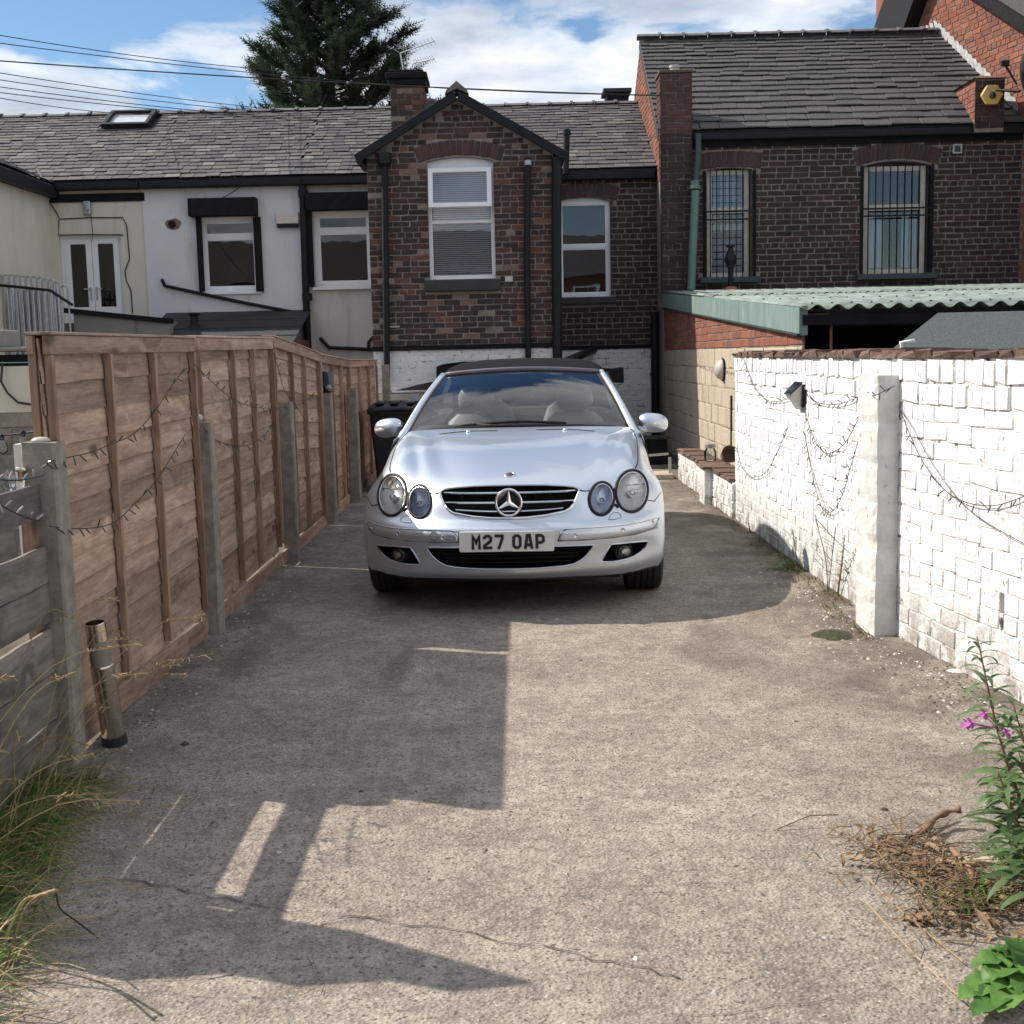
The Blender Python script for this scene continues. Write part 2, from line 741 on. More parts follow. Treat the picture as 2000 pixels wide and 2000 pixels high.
def whitebrick_mat():
    """thick white masonry paint over old brick, worn through in specks along edges"""
    t = NT('white_paint_on_brick')
    p = t.piece()
    v = t.pos()
    col = t.ramp(t.noise(v, 14, 5, .6), [(.3, (.72, .72, .71)), (.7, (.84, .84, .83))])
    k = t.math('MULTIPLY_ADD', p, .10)
    k.node.inputs[2].default_value = .93
    col = t.mix(1.0, col, k, 'MULTIPLY')
    chips = t.math('MULTIPLY', t.sstep(t.noise(t.pos((1, 1, .75)), 34, 6, .72, .5), .60, .645), t.sstep(t.noise(v, 2.6, 4, .6), .32, .55))
    chipc = t.ramp(t.noise(v, 60, 3), [(.3, (.035, .03, .028)), (.55, (.13, .07, .05)), (.75, (.20, .17, .15))])
    col = t.mix(t.math('MULTIPLY', chips, .85), col, chipc)
    sep_ = t.n('ShaderNodeSeparateXYZ')
    t.l(t.n('ShaderNodeNewGeometry').outputs['Position'], sep_.inputs[0])
    low = t.math('MULTIPLY', t.sstep(sep_.outputs['Z'], .42, .0), t.sstep(t.noise(v, 7, 6, .7), .38, .60))
    col = t.mix(t.math('MULTIPLY', low, .8), col, (.20, .165, .13))
    t.l(col, t.b.inputs['Base Color'])
    t.b.inputs['Roughness'].default_value = .62
    t.b.inputs['Specular IOR Level'].default_value = .3
    n1 = t.bump(t.noise(v, 18, 4, .6), .75, .016)
    t.l(t.bump(t.noise(v, 75, 5, .65), .6, .006, n1), t.b.inputs['Normal'])
    return t.m


def concrete_ground():
    """worn brushed concrete with exposed aggregate, stains and fine pits"""
    t = NT('worn_concrete')
    v = t.pos()
    big = t.noise(v, .75, 6, .62, .3)
    col = t.ramp(big, [(.25, (.218, .178, .144)), (.5, (.312, .264, .219)), (.75, (.392, .342, .288))])
    mid = t.noise(v, 5.5, 6, .66)
    col = t.mix(1.0, col, t.ramp(mid, [(.3, .62), (.7, 1.25)]), 'MULTIPLY')
    # grit: small stones of different greys
    vo = t.voro(v, 95)
    grit = t.ramp(t.math('FRACT', t.math('MULTIPLY', vo.outputs['Color'], 3.7)), [(0, (.11, .10, .095)), (.35, (.27, .235, .20)), (.7, (.34, .305, .265)), (1, (.43, .40, .355))])
    col = t.mix(t.math('MULTIPLY', t.sstep(vo.outputs['Distance'], .62, .2), .70), col, grit)
    fine = t.noise(v, 170, 3, .7)
    col = t.mix(1.0, col, t.ramp(fine, [(.28, .42), (.46, .96), (.72, 1.28)]), 'MULTIPLY')
    # old oil and tyre stains, in larger soft patches
    oil = t.sstep(t.noise(t.pos((1.3, .55, 1)), 1.0, 4, .55, .8), .56, .70)
    col = t.mix(t.math('MULTIPLY', oil, .55), col, (.105, .088, .072))
    # dark pits
    pits = t.math('MULTIPLY', t.sstep(t.noise(v, 58, 3, .6), .57, .66), t.sstep(mid, .30, .55))
    col = t.mix(t.math('MULTIPLY', pits, .75), col, (.045, .04, .036))
    # damp, mossy dirt in larger patches along the edges
    sp = t.n('ShaderNodeSeparateXYZ')
    t.l(t.n('ShaderNodeNewGeometry').outputs['Position'], sp.inputs[0])
    ax = t.math('ABSOLUTE', sp.outputs['X'])
    edge = t.math('MULTIPLY', t.sstep(ax, .95, 1.70), t.sstep(t.noise(v, 2.6, 6, .65), .34, .60))
    col = t.mix(t.math('MULTIPLY', edge, .7), col, (.085, .07, .055))
    st_ = t.sstep(t.noise(v, 1.5, 5, .6, .6), .60, .74)
    col = t.mix(t.math('MULTIPLY', st_, .5), col, (.12, .097, .075))
    mid2 = t.noise(v, 22, 5, .7)
    col = t.mix(1.0, col, t.ramp(mid2, [(.34, .80), (.52, 1.0), (.7, 1.12)]), 'MULTIPLY')
    t.l(col, t.b.inputs['Base Color'])
    t.b.inputs['Roughness'].default_value = .92
    t.b.inputs['Specular IOR Level'].default_value = .2
    n0 = t.bump(mid, .45, .02)
    n1 = t.bump(vo.outputs['Distance'], .7, .006, n0)
    n2 = t.bump(pits, -.8, .008, n1)
    t.l(t.bump(fine, .8, .003, n2), t.b.inputs['Normal'])
    return t.m


def glassmat(name, tint=(.9, .95, .95), alpha=.75, rough=.0, diffuse=None, ior=1.5):
    """pane: see-through with a mirror reflection by angle"""
    t = NT(name)
    t.t.nodes.remove(t.b)
    tr = t.n('ShaderNodeBsdfTransparent')
    tr.inputs[0].default_value = (*[x * alpha for x in tint], 1)
    gl = t.n('ShaderNodeBsdfGlossy')
    gl.inputs['Roughness'].default_value = rough
    fr = t.n('ShaderNodeFresnel')
    fr.inputs['IOR'].default_value = ior
    v = t.pos()
    t.l(t.bump(t.noise(v, 1.8, 2, .5), .06, .02), gl.inputs['Normal'])
    m = t.n('ShaderNodeMixShader')
    t.l(t.math('MULTIPLY_ADD', fr.outputs[0], 1.25), m.inputs[0])
    m.inputs[0].links[0].from_node.inputs[2].default_value = .03
    t.l(tr.outputs[0], m.inputs[1])
    t.l(gl.outputs[0], m.inputs[2])
    t.l(m.outputs[0], t.out.inputs[0])
    return t.m


def leafmat(name, c1, c2, rough=.55, trans=.25, var=.35):
    t = NT(name)
    p = t.piece()
    col = t.ramp(p, [(0, c1), (.6, c2), (1, tuple(x * 1.3 for x in c2))])
    col = t.mix(1.0, col, t.ramp(t.noise(t.pos(), 60, 3), [(.3, .8), (.7, 1.2)]), 'MULTIPLY')
    t.l(col, t.b.inputs['Base Color'])
    t.b.inputs['Roughness'].default_value = rough
    t.b.inputs['Specular IOR Level'].default_value = .3
    tl = t.n('ShaderNodeBsdfTranslucent')
    t.l(col, tl.inputs[0])
    m = t.n('ShaderNodeMixShader')
    m.inputs[0].default_value = trans
    t.l(t.b.outputs[0], m.inputs[1])
    t.l(tl.outputs[0], m.inputs[2])
    t.l(m.outputs[0], t.out.inputs[0])
    return t.m


def carpaint():
    t = NT('silver_car_paint')
    v = t.pos()
    fl = t.voro(v, 900)
    col = t.mix(t.math('MULTIPLY', fl.outputs['Color'], .16), (.58, .635, .705), (.74, .79, .85))
    t.l(col, t.b.inputs['Base Color'])
    t.b.inputs['Metallic'].default_value = .85
    t.b.inputs['Roughness'].default_value = .40
    t.b.inputs['Coat Weight'].default_value = .75
    t.b.inputs['Coat Roughness'].default_value = .025
    t.l(t.bump(t.noise(v, 3.0, 2, .5), .05, .01), t.b.inputs['Coat Normal'])
    return t.m


M = {}
M['concrete'] = concrete_ground()
M['earth'] = plain('bare_earth', (.10, .085, .065), .95, nscale=3, namt=.4, bump=.6, bscale=30)
M['yard'] = plain('yard_concrete', (.20, .19, .175), .9, nscale=3, namt=.3, bump=.4)
M['wbrick'] = whitebrick_mat()
M['wmortar'] = plain('white_paint_in_joints', (.70, .69, .67), .75, nscale=30, namt=.15, bump=.6, bscale=80, dirt=((.035, .03, .026), 11, .53, .64))
M['pillar'] = plain('painted_concrete', (.60, .59, .565), .8, nscale=9, namt=.14, bump=.9, bscale=55, dirt=((.16, .14, .12), 13, .62, .72))
M['coping'] = brickmat('brown_coping', [(.145, .092, .070), (.18, .115, .088), (.115, .078, .062)], soot=.35, lime=.35, bump=1.0)
M['mortar'] = plain('old_mortar', (.245, .215, .19), .95, nscale=8, namt=.25, bump=.5, dirt=((.07, .06, .055), 2.0, .55, .85))
M['mortar_dark'] = plain('sooty_mortar', (.215, .185, .168), .95, nscale=8, namt=.25, bump=.5, dirt=((.07, .06, .058), 1.6, .52, .85))
M['gbrick'] = brickmat('gable_brick', [(.078, .048, .040), (.046, .034, .032), (.100, .055, .043), (.062, .041, .036), (.115, .066, .05), (.040, .031, .031), (.085, .05, .042), (.055, .038, .035), (.17, .085, .055), (.30, .24, .20)], soot=.38, lime=.35)
M['rbrick'] = brickmat('dark_brown_brick', [(.058, .037, .034), (.044, .031, .030), (.072, .044, .038), (.050, .034, .032), (.036, .028, .028), (.085, .05, .042)], soot=.35)
M['redbrick'] = brickmat('red_brick', [(.27, .100, .062), (.225, .082, .056), (.31, .125, .075), (.18, .080, .060), (.26, .118, .085), (.15, .07, .055)], soot=.22, lime=.30)
M['purplebrick'] = brickmat('plum_brick', [(.105, .058, .049), (.085, .050, .044), (.12, .064, .053), (.078, .048, .043)], soot=.2)
M['archbrick'] = brickmat('arch_brick', [(.090, .052, .042), (.070, .043, .037), (.108, .060, .047), (.058, .038, .034)], soot=.35)
M['block'] = brickmat('concrete_block', [(.44, .375, .29), (.48, .41, .325), (.40, .345, .27), (.45, .395, .315)], soot=.14, sootcol=(.10, .085, .07), bump=.5)
M['blockmortar'] = plain('block_mortar', (.22, .19, .155), .95, nscale=10, namt=.25, bump=.5)
M['slate'] = brickmat('roof_slate', [(.088, .082, .085), (.074, .070, .075), (.112, .103, .104), (.084, .079, .084), (.135, .122, .112), (.10, .092, .093), (.19, .18, .17)], rough=.62, soot=.16, sootcol=(.05, .05, .045), bump=.35)
M['slate_r'] = brickmat('grey_slate', [(.085, .081, .080), (.070, .067, .068), (.098, .092, .09), (.078, .074, .073)], rough=.65, soot=.14, sootcol=(.05, .05, .05), bump=.35)
M['slatebase'] = plain('roof_underlay', (.03, .03, .03), .95)
M['ridge'] = plain('ridge_tile_grey', (.12, .11, .115), .8, var=.2, nscale=12, namt=.3, bump=.5)
M['cream'] = render_mat('cream_render', (.70, .665, .56), (.36, .32, .25), .4)
M['white_r'] = render_mat('white_render', (.69, .70, .72), (.36, .33, .30), .75)
M['pink_r'] = render_mat('pale_render', (.66, .62, .60), (.36, .30, .26), .6)
M['greyrender'] = render_mat('stained_wall', (.27, .26, .24), (.10, .06, .05), .75)
M['cream_d'] = render_mat('old_cream_plinth', (.50, .47, .39), (.25, .22, .18), .4)
M['black'] = plain('black_gloss_paint', (.012, .012, .014), .55, nscale=10, namt=.3, spec=.25)
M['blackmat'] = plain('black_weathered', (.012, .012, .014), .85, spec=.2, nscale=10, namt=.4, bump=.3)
M['felt'] = plain('black_roof_felt', (.028, .029, .034), .7, nscale=5, namt=.4, bump=.5, bscale=120, dirt=((.12, .12, .12), 6, .66, .75))
M['gritfelt'] = plain('green_mineral_felt', (.060, .074, .072), .95, nscale=110, namt=.95, bump=.8, bscale=160)
M['upvc'] = plain('white_upvc', (.80, .81, .83), .32, nscale=4, namt=.04)
M['upvc_cream'] = plain('cream_window_paint', (.58, .53, .46), .5, nscale=10, namt=.12)
M['pane'] = glassmat('window_glass', (.92, .95, .97), .93)
M['pane_dark'] = glassmat('dark_window_glass', (.6, .6, .6), .55)
M['skypane'] = plain('sky_toned_roof_pane', (.55, .58, .62), .12, coat=1)  # opaque pale colour stands in for sky reflected in the roof pane
M['room'] = plain('dark_room', (.11, .085, .08), .9)
M['room_g'] = plain('grey_curtain', (.22, .21, .18), .9)
M['stone_sill'] = plain('black_stone_sill', (.028, .027, .03), .6, bump=.3)
M['blind'] = plain('blind_slat', (.78, .80, .83), .5, nscale=3, namt=.06)
M['green_p'] = plain('green_pipe_paint', (.11, .20, .165), .5, nscale=6, namt=.15, dirt=((.05, .06, .05), 9, .62, .75))
M['green_s'] = plain('dark_green_sill', (.035, .062, .058), .55, bump=.2)
M['verdigris'] = plain('green_fascia', (.165, .235, .212), .62, nscale=4, namt=.22, stretch=(3, 3, .5), dirt=((.30, .36, .33), 6, .55, .75))
M['corr'] = plain('corrugated_green', (.215, .262, .232), .65, nscale=5, namt=.25, stretch=(4, .6, 1), dirt=((.11, .125, .10), 3.0, .46, .70))
M['terracotta'] = plain('terracotta', (.42, .12, .07), .6)
M['lead'] = plain('lead_flashing', (.46, .46, .45), .55, metal=.3, nscale=12, namt=.3)
M['grey_metal'] = plain('galvanised', (.42, .43, .45), .42, metal=.7, nscale=20, namt=.15)
M['steel'] = plain('stainless_steel', (.66, .60, .52), .15, metal=1.0, nscale=30, namt=.1, stretch=(1, 1, 8))
M['fence'] = woodmat('larch_board', (.325, .213, .156), (.475, .338, .250), (.155, .094, .066), 'y', grey=.22, var=.28)
M['fence_v'] = woodmat('larch_batten', (.29, .18, .125), (.42, .285, .20), (.14, .082, .057), 'z', grey=.25)
M['fence_g'] = woodmat('grey_plank', (.150, .125, .108), (.245, .205, .178), (.06, .047, .04), 'y', grey=.4)
M['post'] = plain('concrete_post', (.255, .225, .185), .92, var=.12, nscale=14, namt=.32, bump=.8, bscale=70, dirt=((.12, .13, .08), 6, .60, .76))
M['wire'] = plain('dark_cable', (.022, .024, .022), .6)
M['bulb'] = plain('led_cap', (.05, .05, .045), .4)
M['bulb_w'] = plain('clear_led', (.34, .34, .32), .3)
M['plastic_b'] = plain('wheelie_bin_plastic', (.018, .019, .023), .5, bump=.15, nscale=6, namt=.3)
M['solar'] = plain('solar_panel', (.012, .018, .05), .15, coat=1)
M['frost'] = plain('frosted_plastic', (.52, .50, .45), .3)
M['leaf_dk'] = leafmat('cypress_foliage', (.024, .046, .030), (.055, .088, .050), trans=.2)
M['bark'] = plain('bark', (.06, .042, .03), .95, bump=.8, bscale=25)
M['grass'] = leafmat('grass_blade', (.045, .10, .018), (.10, .19, .035), trans=.3)
M['straw'] = leafmat('dry_grass', (.28, .20, .10), (.42, .32, .17), trans=.2, rough=.7)
M['brownleaf'] = leafmat('dead_leaf', (.11, .072, .045), (.25, .165, .095), trans=.15, rough=.8)
M['willow'] = leafmat('willowherb_leaf', (.050, .098, .036), (.105, .165, .062), trans=.25, var=.5)
M['dock'] = leafmat('dock_leaf', (.06, .15, .03), (.11, .22, .05), trans=.3, rough=.45)
M['petal'] = leafmat('magenta_petal', (.40, .08, .33), (.52, .16, .44), trans=.3)
M['stemred'] = plain('red_stem', (.24, .09, .06), .7)
M['moss'] = plain('dark_moss', (.035, .036, .016), .95, nscale=60, namt=.6, bump=1.0, bscale=90)
M['crack'] = plain('crack_dirt', (.075, .06, .048), .95)
M['opp'] = plain('distant_red_brick', (.24, .10, .07), .9, nscale=6, namt=.3)
M['pebble'] = plain('pebble', (.30, .27, .24), .8, var=.6, nscale=30, namt=.2)
M['stick'] = woodmat('dry_stick', (.20, .12, .075), (.33, .20, .12), (.09, .05, .03), 'x', grey=.1)
# car
M['paint'] = carpaint()
M['chrome'] = plain('chrome', (.82, .83, .85), .07, metal=1.0, namt=.03)
M['satin'] = plain('satin_metal', (.62, .63, .66), .25, metal=1.0, namt=.03)
M['trim'] = plain('black_trim', (.010, .010, .011), .6, nscale=30, namt=.2, spec=.3)
M['headrail'] = plain('header_grey', (.15, .135, .16), .45)
M['gap'] = plain('panel_gap', (.01, .01, .011), .9)
M['rubber'] = plain('tyre_rubber', (.020, .020, .020), .78, nscale=20, namt=.25, bump=.2)
M['soft'] = plain('soft_top_fabric', (.011, .011, .014), .95, spec=.1, nscale=260, namt=.35, bump=.4, bscale=300)
M['screen'] = glassmat('windscreen_glass', (.76, .86, .87), .74, ior=1.62)
M['lens'] = glassmat('headlight_lens', (.98, .99, 1.0), .98, ior=1.42)
M['dash'] = plain('dashboard', (.035, .036, .04), .6)
M['seat'] = plain('grey_seat_leather', (.36, .36, .34), .5, bump=.2)
M['plate'] = plain('plate_white', (.66, .65, .62), .3, namt=.03)
M['letter'] = plain('plate_black', (.012, .012, .012), .4)
M['amber'] = plain('indicator_lens', (.75, .72, .68), .15, coat=1)
M['headbowl'] = plain('headlight_reflector', (.82, .82, .81), .42, metal=.75, namt=.08, nscale=40, bump=.25, bscale=25)
M['blue'] = plain('blue_reflector', (.60, .66, .80), .36, metal=.75, namt=.25, nscale=30, bump=.3, bscale=30)

# ---------------------------------------------------------------- ground
def gh(x, y):
    return 0.007 * mnoise.noise((x * .9, y * .9, 3.3)) + 0.003 * mnoise.noise((x * 3.1, y * 3.1, 8.3))


tag(MB().add([(-600, -600, -.06), (600, -600, -.06), (600, 900, -.06), (-600, 900, -.06)], [(0, 1, 2, 3)]).build('ground', M['earth'], fix=False), 'bare ground and yards around the houses', None, None, 'structure')
m = MB()
NX, NY = 60, 170
m.grid([[(-1.72 + 3.84 * i / NX, -2.5 + 20.6 * (j / NY), gh(-1.72 + 3.84 * i / NX, -2.5 + 20.6 * (j / NY))) for i in range(NX + 1)] for j in range(NY + 1)])
drive = tag(m.build('driveway', M['concrete'], smooth=True), 'worn grey-brown concrete driveway between the fence and the white wall', None, None, 'structure')


def ribbon(pts, wd, seed=1, lift=.004, jag=.012):
    r = random.Random(seed)
    P = []
    for i in range(len(pts) - 1):
        a, b = pts[i], pts[i + 1]
        k = max(2, int((b - a).length / .035))
        for q in range(k):
            p = a.lerp(b, q / k)
            P.append(Vector((p.x + r.uniform(-jag, jag), p.y + r.uniform(-jag, jag), 0)))
    P.append(pts[-1])
    rows = []
    for i, p in enumerate(P):
        d = (P[min(i + 1, len(P) - 1)] - P[max(i - 1, 0)]).normalized()
        s = Vector((-d.y, d.x, 0)) * wd * r.uniform(.25, 1.0)
        rows.append([Vector((q.x, q.y, gh(q.x, q.y) + lift)) for q in (p - s, p + s)])
    return rows


cr = MB()
for k, (wd, L) in enumerate([
    (.0028, [(225, 1722), (330, 1735), (420, 1755), (500, 1768), (570, 1783), (680, 1795), (780, 1803), (900, 1818), (970, 1838), (1050, 1850), (1130, 1865), (1200, 1885), (1290, 1905), (1330, 1915)]),
    (.0015, [(1000, 1745), (1180, 1735), (1330, 1727), (1450, 1722), (1600, 1705), (1760, 1712)]),
    (.0012, [(1000, 1640), (1110, 1632), (1230, 1625)]),
    (.0013, [(1300, 1990), (1450, 1975), (1600, 1958), (1740, 1950)]),
    (.0014, [(600, 1870), (625, 1905), (628, 1945)]),
    (.0012, [(420, 1320), (470, 1306), (540, 1300)])]):
    cr.grid(ribbon([gnd(*p) for p in L], wd, 5 + k))
tag(cr.build('crack', M['crack'], drive, fix=False), kind='stuff')

# grit, chips of paint and crumbs lying about: nobody could count them
m = MB()
r = random.Random(4)


def crumb(m, x, y, s, r, z=None):
    z = gh(x, y) if z is None else z
    a = r.uniform(0, 6.28)
    ca, sa = math.cos(a), math.sin(a)
    sx, sy, sz = s * r.uniform(.7, 1.5), s * r.uniform(.6, 1.1), s * r.uniform(.35, .8)
    V = [(-1, -.6, 0), (.2, -1, 0), (1, .1, 0), (.1, .9, 0), (-.8, .5, 0), (-.3, -.3, 1), (.5, .2, .8), (-.3, .4, .7)]
    V = [((p * sx) * ca - (q * sy) * sa + x, (p * sx) * sa + (q * sy) * ca + y, z + t * sz) for p, q, t in V]
    m.add(V, [(0, 1, 5), (1, 2, 6), (1, 6, 5), (2, 3, 6), (3, 7, 6), (3, 4, 7), (4, 0, 5), (4, 5, 7), (5, 6, 7)])


for i in range(1500):
    u = r.random()
    if u < .45:
        y = r.uniform(2.3, 9)
        x = r.uniform(-1.5, 1.75)
        s = r.choice([.003, .004, .005, .006, .009])
    elif u < .8:
        y = r.uniform(2.4, 8)
        x = 1.80 + max(0, 5.9 - y) * .105 - abs(r.gauss(0, .16)) - .02
        s = r.choice([.004, .006, .009, .013])
    else:
        y = r.uniform(3.5, 12)
        x = -1.56 + abs(r.gauss(0, .12))
        s = r.choice([.004, .006, .009])
    crumb(m, x, y, s, r)
tag(m.build('loose_grit', M['pebble'], fix=False), 'small stones and crumbs scattered over the concrete driveway', None, None, 'stuff')
m = MB()
for i in range(110):
    y = r.uniform(3.6, 7.2)
    x = 1.80 + max(0, 5.9 - y) * .105 - abs(r.gauss(0, .10)) - .03
    crumb(m, x, y, r.choice([.003, .004, .007]), r)
tag(m.build('paint_chips', M['wmortar'], fix=False), 'flakes of white paint fallen along the foot of the white wall', None, None, 'stuff')

# ---------------------------------------------------------------- timber fence on the left
FX = -1.62


def waney_board(y0, y1, z0, z1, x, r, th=.011, lean=.012):
    n = 16
    rows_f, rows_b = [], []
    ph, am = r.uniform(0, 50), r.uniform(.002, .007)
    lo = [z0 + am * mnoise.noise((ph + i * .42, .3, 0)) * 1.6 for i in range(n + 1)]
    hi = [z1 + .004 * mnoise.noise((ph + i * .42, 7.3, 0)) for i in range(n + 1)]
    ys = [y0 + (y1 - y0) * i / n for i in range(n + 1)]
    wv = [.003 * mnoise.noise((ph + i * .3, 3.3, 0)) for i in range(n + 1)]
    F = [[(x + lean + wv[i], ys[i], lo[i]) for i in range(n + 1)], [(x + wv[i], ys[i], hi[i]) for i in range(n + 1)]]
    Bk = [[(x + lean - th * 1.1, ys[i], lo[i]) for i in range(n + 1)], [(x - th * .5, ys[i], hi[i]) for i in range(n + 1)]]
    m = MB().grid(F).grid(Bk)
    k = (n + 1)
    for i in range(n):
        m.f.append((i, i + 1, 2 * k + i + 1, 2 * k + i))
        m.f.append((k + i, k + i + 1, 3 * k + i + 1, 3 * k + i))
    m.f.append((0, k, 3 * k, 2 * k))
    m.f.append((n, k + n, 3 * k + n, 2 * k + n))
    return m


def shear(m, y0, y1, dz0, dz1):
    m.v = [(x, y, z + dz0 + (dz1 - dz0) * (y - y0) / (y1 - y0)) for x, y, z in m.v]
    return m


def fence_panel(y0, y1, zt0, zt1, battens, label, seed, zb=.02, gap=0.0):
    r = random.Random(seed)
    t = empty('lap_fence', (FX, (y0 + y1) / 2, 0), 0, label, 'fence panel', 'lapped fence panels along the driveway')
    H_ = 1.50
    d0, d1 = zt0 - H_, zt1 - H_
    nb = 13
    bz0, bz1 = zb + .05, H_ - .03
    e = (bz1 - bz0) / nb
    z = bz0
    for i in range(nb):
        h = e * r.uniform(.9, 1.1)
        zhi = min(z + h + .03, H_ - .01)
        shear(waney_board(y0 + .004, y1 - .004, z - .012, zhi, FX + r.uniform(-.002, .002), r), y0, y1, d0, d1).build('board', M['fence'], t)
        z += h
        if z > bz1 - .04:
            break
    # frame and battens stand in front of the boards
    for yy in [y0 + .022] + [y0 + (y1 - y0) * b for b in battens] + [y1 - .022]:
        for k in (0, 1) if yy in (y0 + .022, y1 - .022) else (0,):
            wv = .027
            zt = H_ - (.068 if k == 0 else 0)
            mm = MB().box(FX + .016 - k * .056, FX + .044 - k * .056, yy - wv / 2, yy + wv / 2, zb + (.07 if k == 0 else 0), zt)
            shear(mm, y0, y1, d0, d1).build('batten', M['fence_v'], t, bevel=.002)
    shear(MB().box(FX + .016, FX + .040, y0, y1, H_ - .066, H_), y0, y1, d0, d1).build('top_rail', M['fence'], t, bevel=.003)
    shear(MB().box(FX - .040, FX - .018, y0, y1, H_ - .066, H_), y0, y1, d0, d1).build('top_rail', M['fence'], t, bevel=.003)
    shear(MB().box(FX - .046, FX + .048, y0 - .004, y1 + .004, H_ + .001, H_ + .012), y0, y1, d0, d1).build('capping', M['fence'], t, bevel=.003)
    shear(MB().box(FX + .016, FX + .036, y0, y1, -.03, .085), y0, y1, .052 if gap else 0, 0).build('bottom_rail', M['fence'], t, bevel=.003)
    return t


fence_panel(4.36, 6.385, 1.505, 1.52, (.33, .64), 'nearest brown lapped fence panel, behind the leaning steel tube', 1, .05, 1)
fence_panel(6.455, 8.52, 1.525, 1.545, (.40, .68), 'second brown fence panel from the camera with drooping fairy lights', 2)
fence_panel(8.55, 10.60, 1.56, 1.45, (.34, .62), 'greyer fence panel whose top slopes down towards the solar lamp post', 3, .04)
fence_panel(10.63, 12.55, 1.44, 1.385, (.38, .7), 'orange-brown fence panel just beyond the small solar lamp', 4, .06)
fence_panel(12.58, 15.2, 1.385, 1.375, (.34, .66), 'farthest fence panel, ending beside the black wheelie bin', 5, .10)


def post(x, y, h, label, wd=.105, seed=0):
    r = random.Random(seed)
    m = MB()
    k = 6
    g = [[] for _ in range(4)]
    rows = []
    for i in range(k + 1):
        z = -.04 + (h + .04) * i / k
        s = wd / 2 * (1 if i < k else .94)
        c = .010
        pts = [(-s, -s + c), (-s + c, -s), (s - c, -s), (s, -s + c), (s, s - c), (s - c, s), (-s + c, s), (-s, s - c)]
        rows.append([(x + a + r.uniform(-.0025, .0025), y + b + r.uniform(-.0025, .0025), z + (r.uniform(-.004, .004) if i == k else 0)) for a, b in pts] )
    for i in range(len(rows)):
        rows[i].append(rows[i][0])
    m.grid(rows)
    o = m
    top = len(m.v)
    m.add(rows[-1][:8], [tuple(range(8))])
    return tag(m.build('fence_post', M['post'], smooth=False), label, 'fence post', 'concrete posts along the timber fence')


PX = -1.565
p1_ = post(-1.612, 4.325, 1.14, 'nearest concrete fence post with a steel tube leaning beside it', .125, 1)
p2_ = post(PX - .01, 6.44, 1.10, 'concrete fence post with a small white knob on its top', .105, 2)
post(PX, 8.79, 1.11, 'concrete fence post between the brown and the greyer fence panel', .105, 3)
post(PX + .005, 10.72, 1.12, 'dark concrete fence post carrying the little solar lamp', .105, 4)
post(PX + .03, 12.30, 1.12, 'thin far concrete post with a flat pale cap, before the bin', .105, 5)
post(-1.50, 15.35, 1.32, 'last timber-dark post where the fence meets the white painted plinth', .10, 6)
MB().lathe([(0.0, .034), (.014, .03), (.020, .016), (.014, .0), (0.0, -.003)], 14, (-1.585, 6.42, 1.103)).build('knob', M['frost'], p2_, smooth=True)
MB().lathe([(0.0, .016), (.02, .014), (.030, .008), (.034, .0), (0.0, -.003)], 16, (-1.62, 4.33, 1.142)).build('cap', M['frost'], p1_, smooth=True)

# the lower plank fence nearer the camera
t = empty('plank_fence', (-1.60, 3.85, 0), 0, 'low grey plank fence with a gap under its top board, nearest on the left', 'plank fence')
r = random.Random(9)
for z0, z1 in [(.012, .175), (.185, .345), (.352, .500), (.526, .655), (.662, .785), (.885, 1.0)]:
    x = -1.605 + r.uniform(-.006, .006)
    m = waney_board(3.37, 4.285, z0, z1, x, r, th=.022, lean=.004)
    m.build('plank', M['fence_g'], t)
for yy in (3.47, 4.24):
    boxo('batten', M['fence_v'], t, -1.66, -1.628, yy - .035, yy + .035, .02, .99, bevel=.003)
t = empty('guessed_gate_leaf', (-1.62, 3.2, 0), 0, 'unseen tapered gate leaf, a guess shaped to cast the near ground shadow', 'guessed gate')
fr = ((-1.60, 0, 0), (0, 1, 0), (0, 0, 1), (1, 0, 0))  # unseen leaf, a guess; its outline is shaped to cast the near shadow
for a, b, c, d in [(3.00, 3.10, .72, .92), (3.105, 3.20, 1.10, 1.30), (3.205, 3.30, 1.45, 1.62), (3.305, 3.405, 1.62, 1.18)]:
    MB().slab(fr, [(a, .04), (b, .04), (b, d), (a, c)], n0=-.02, n1=.0).build('plank', M['fence_v'], t)
MB().beam((-1.63, 3.0, .3), (-1.63, 3.41, .3), .02, .09).build('rail', M['fence_g'], t)
MB().beam((-1.63, 3.0, .68), (-1.63, 3.41, .68), .02, .09).build('rail', M['fence_g'], t)

# steel tube leaning on the fence
t = empty('steel_tube', (-1.47, 4.5, 0), 0, 'shiny steel tube with a black foot leaning against the nearest post', 'metal tube')
a, b = Vector((-1.495, 4.52, .02)), Vector((-1.528, 4.45, .60))
d = (b - a).normalized()
MB().lathe([(.042, 0), (.042, .29), (.037, .295)], 28, a, d).build('tube', M['steel'], t, smooth=True, angle=40)
MB().lathe([(.037, .295), (.038, .32), (.036, .36), (.037, .39)], 28, a, d).build('torn_label', M['post'], t, smooth=True, angle=40)
MB().lathe([(.037, .39), (.037, .455), (.033, .457), (.031, .40)], 28, a, d).build('collar', M['steel'], t, smooth=True, angle=40)
MB().lathe([(.0, -.018), (.046, -.018), (.047, .0), (.044, .018)], 24, a, d).build('foot', M['rubber'], t, smooth=True, angle=40)

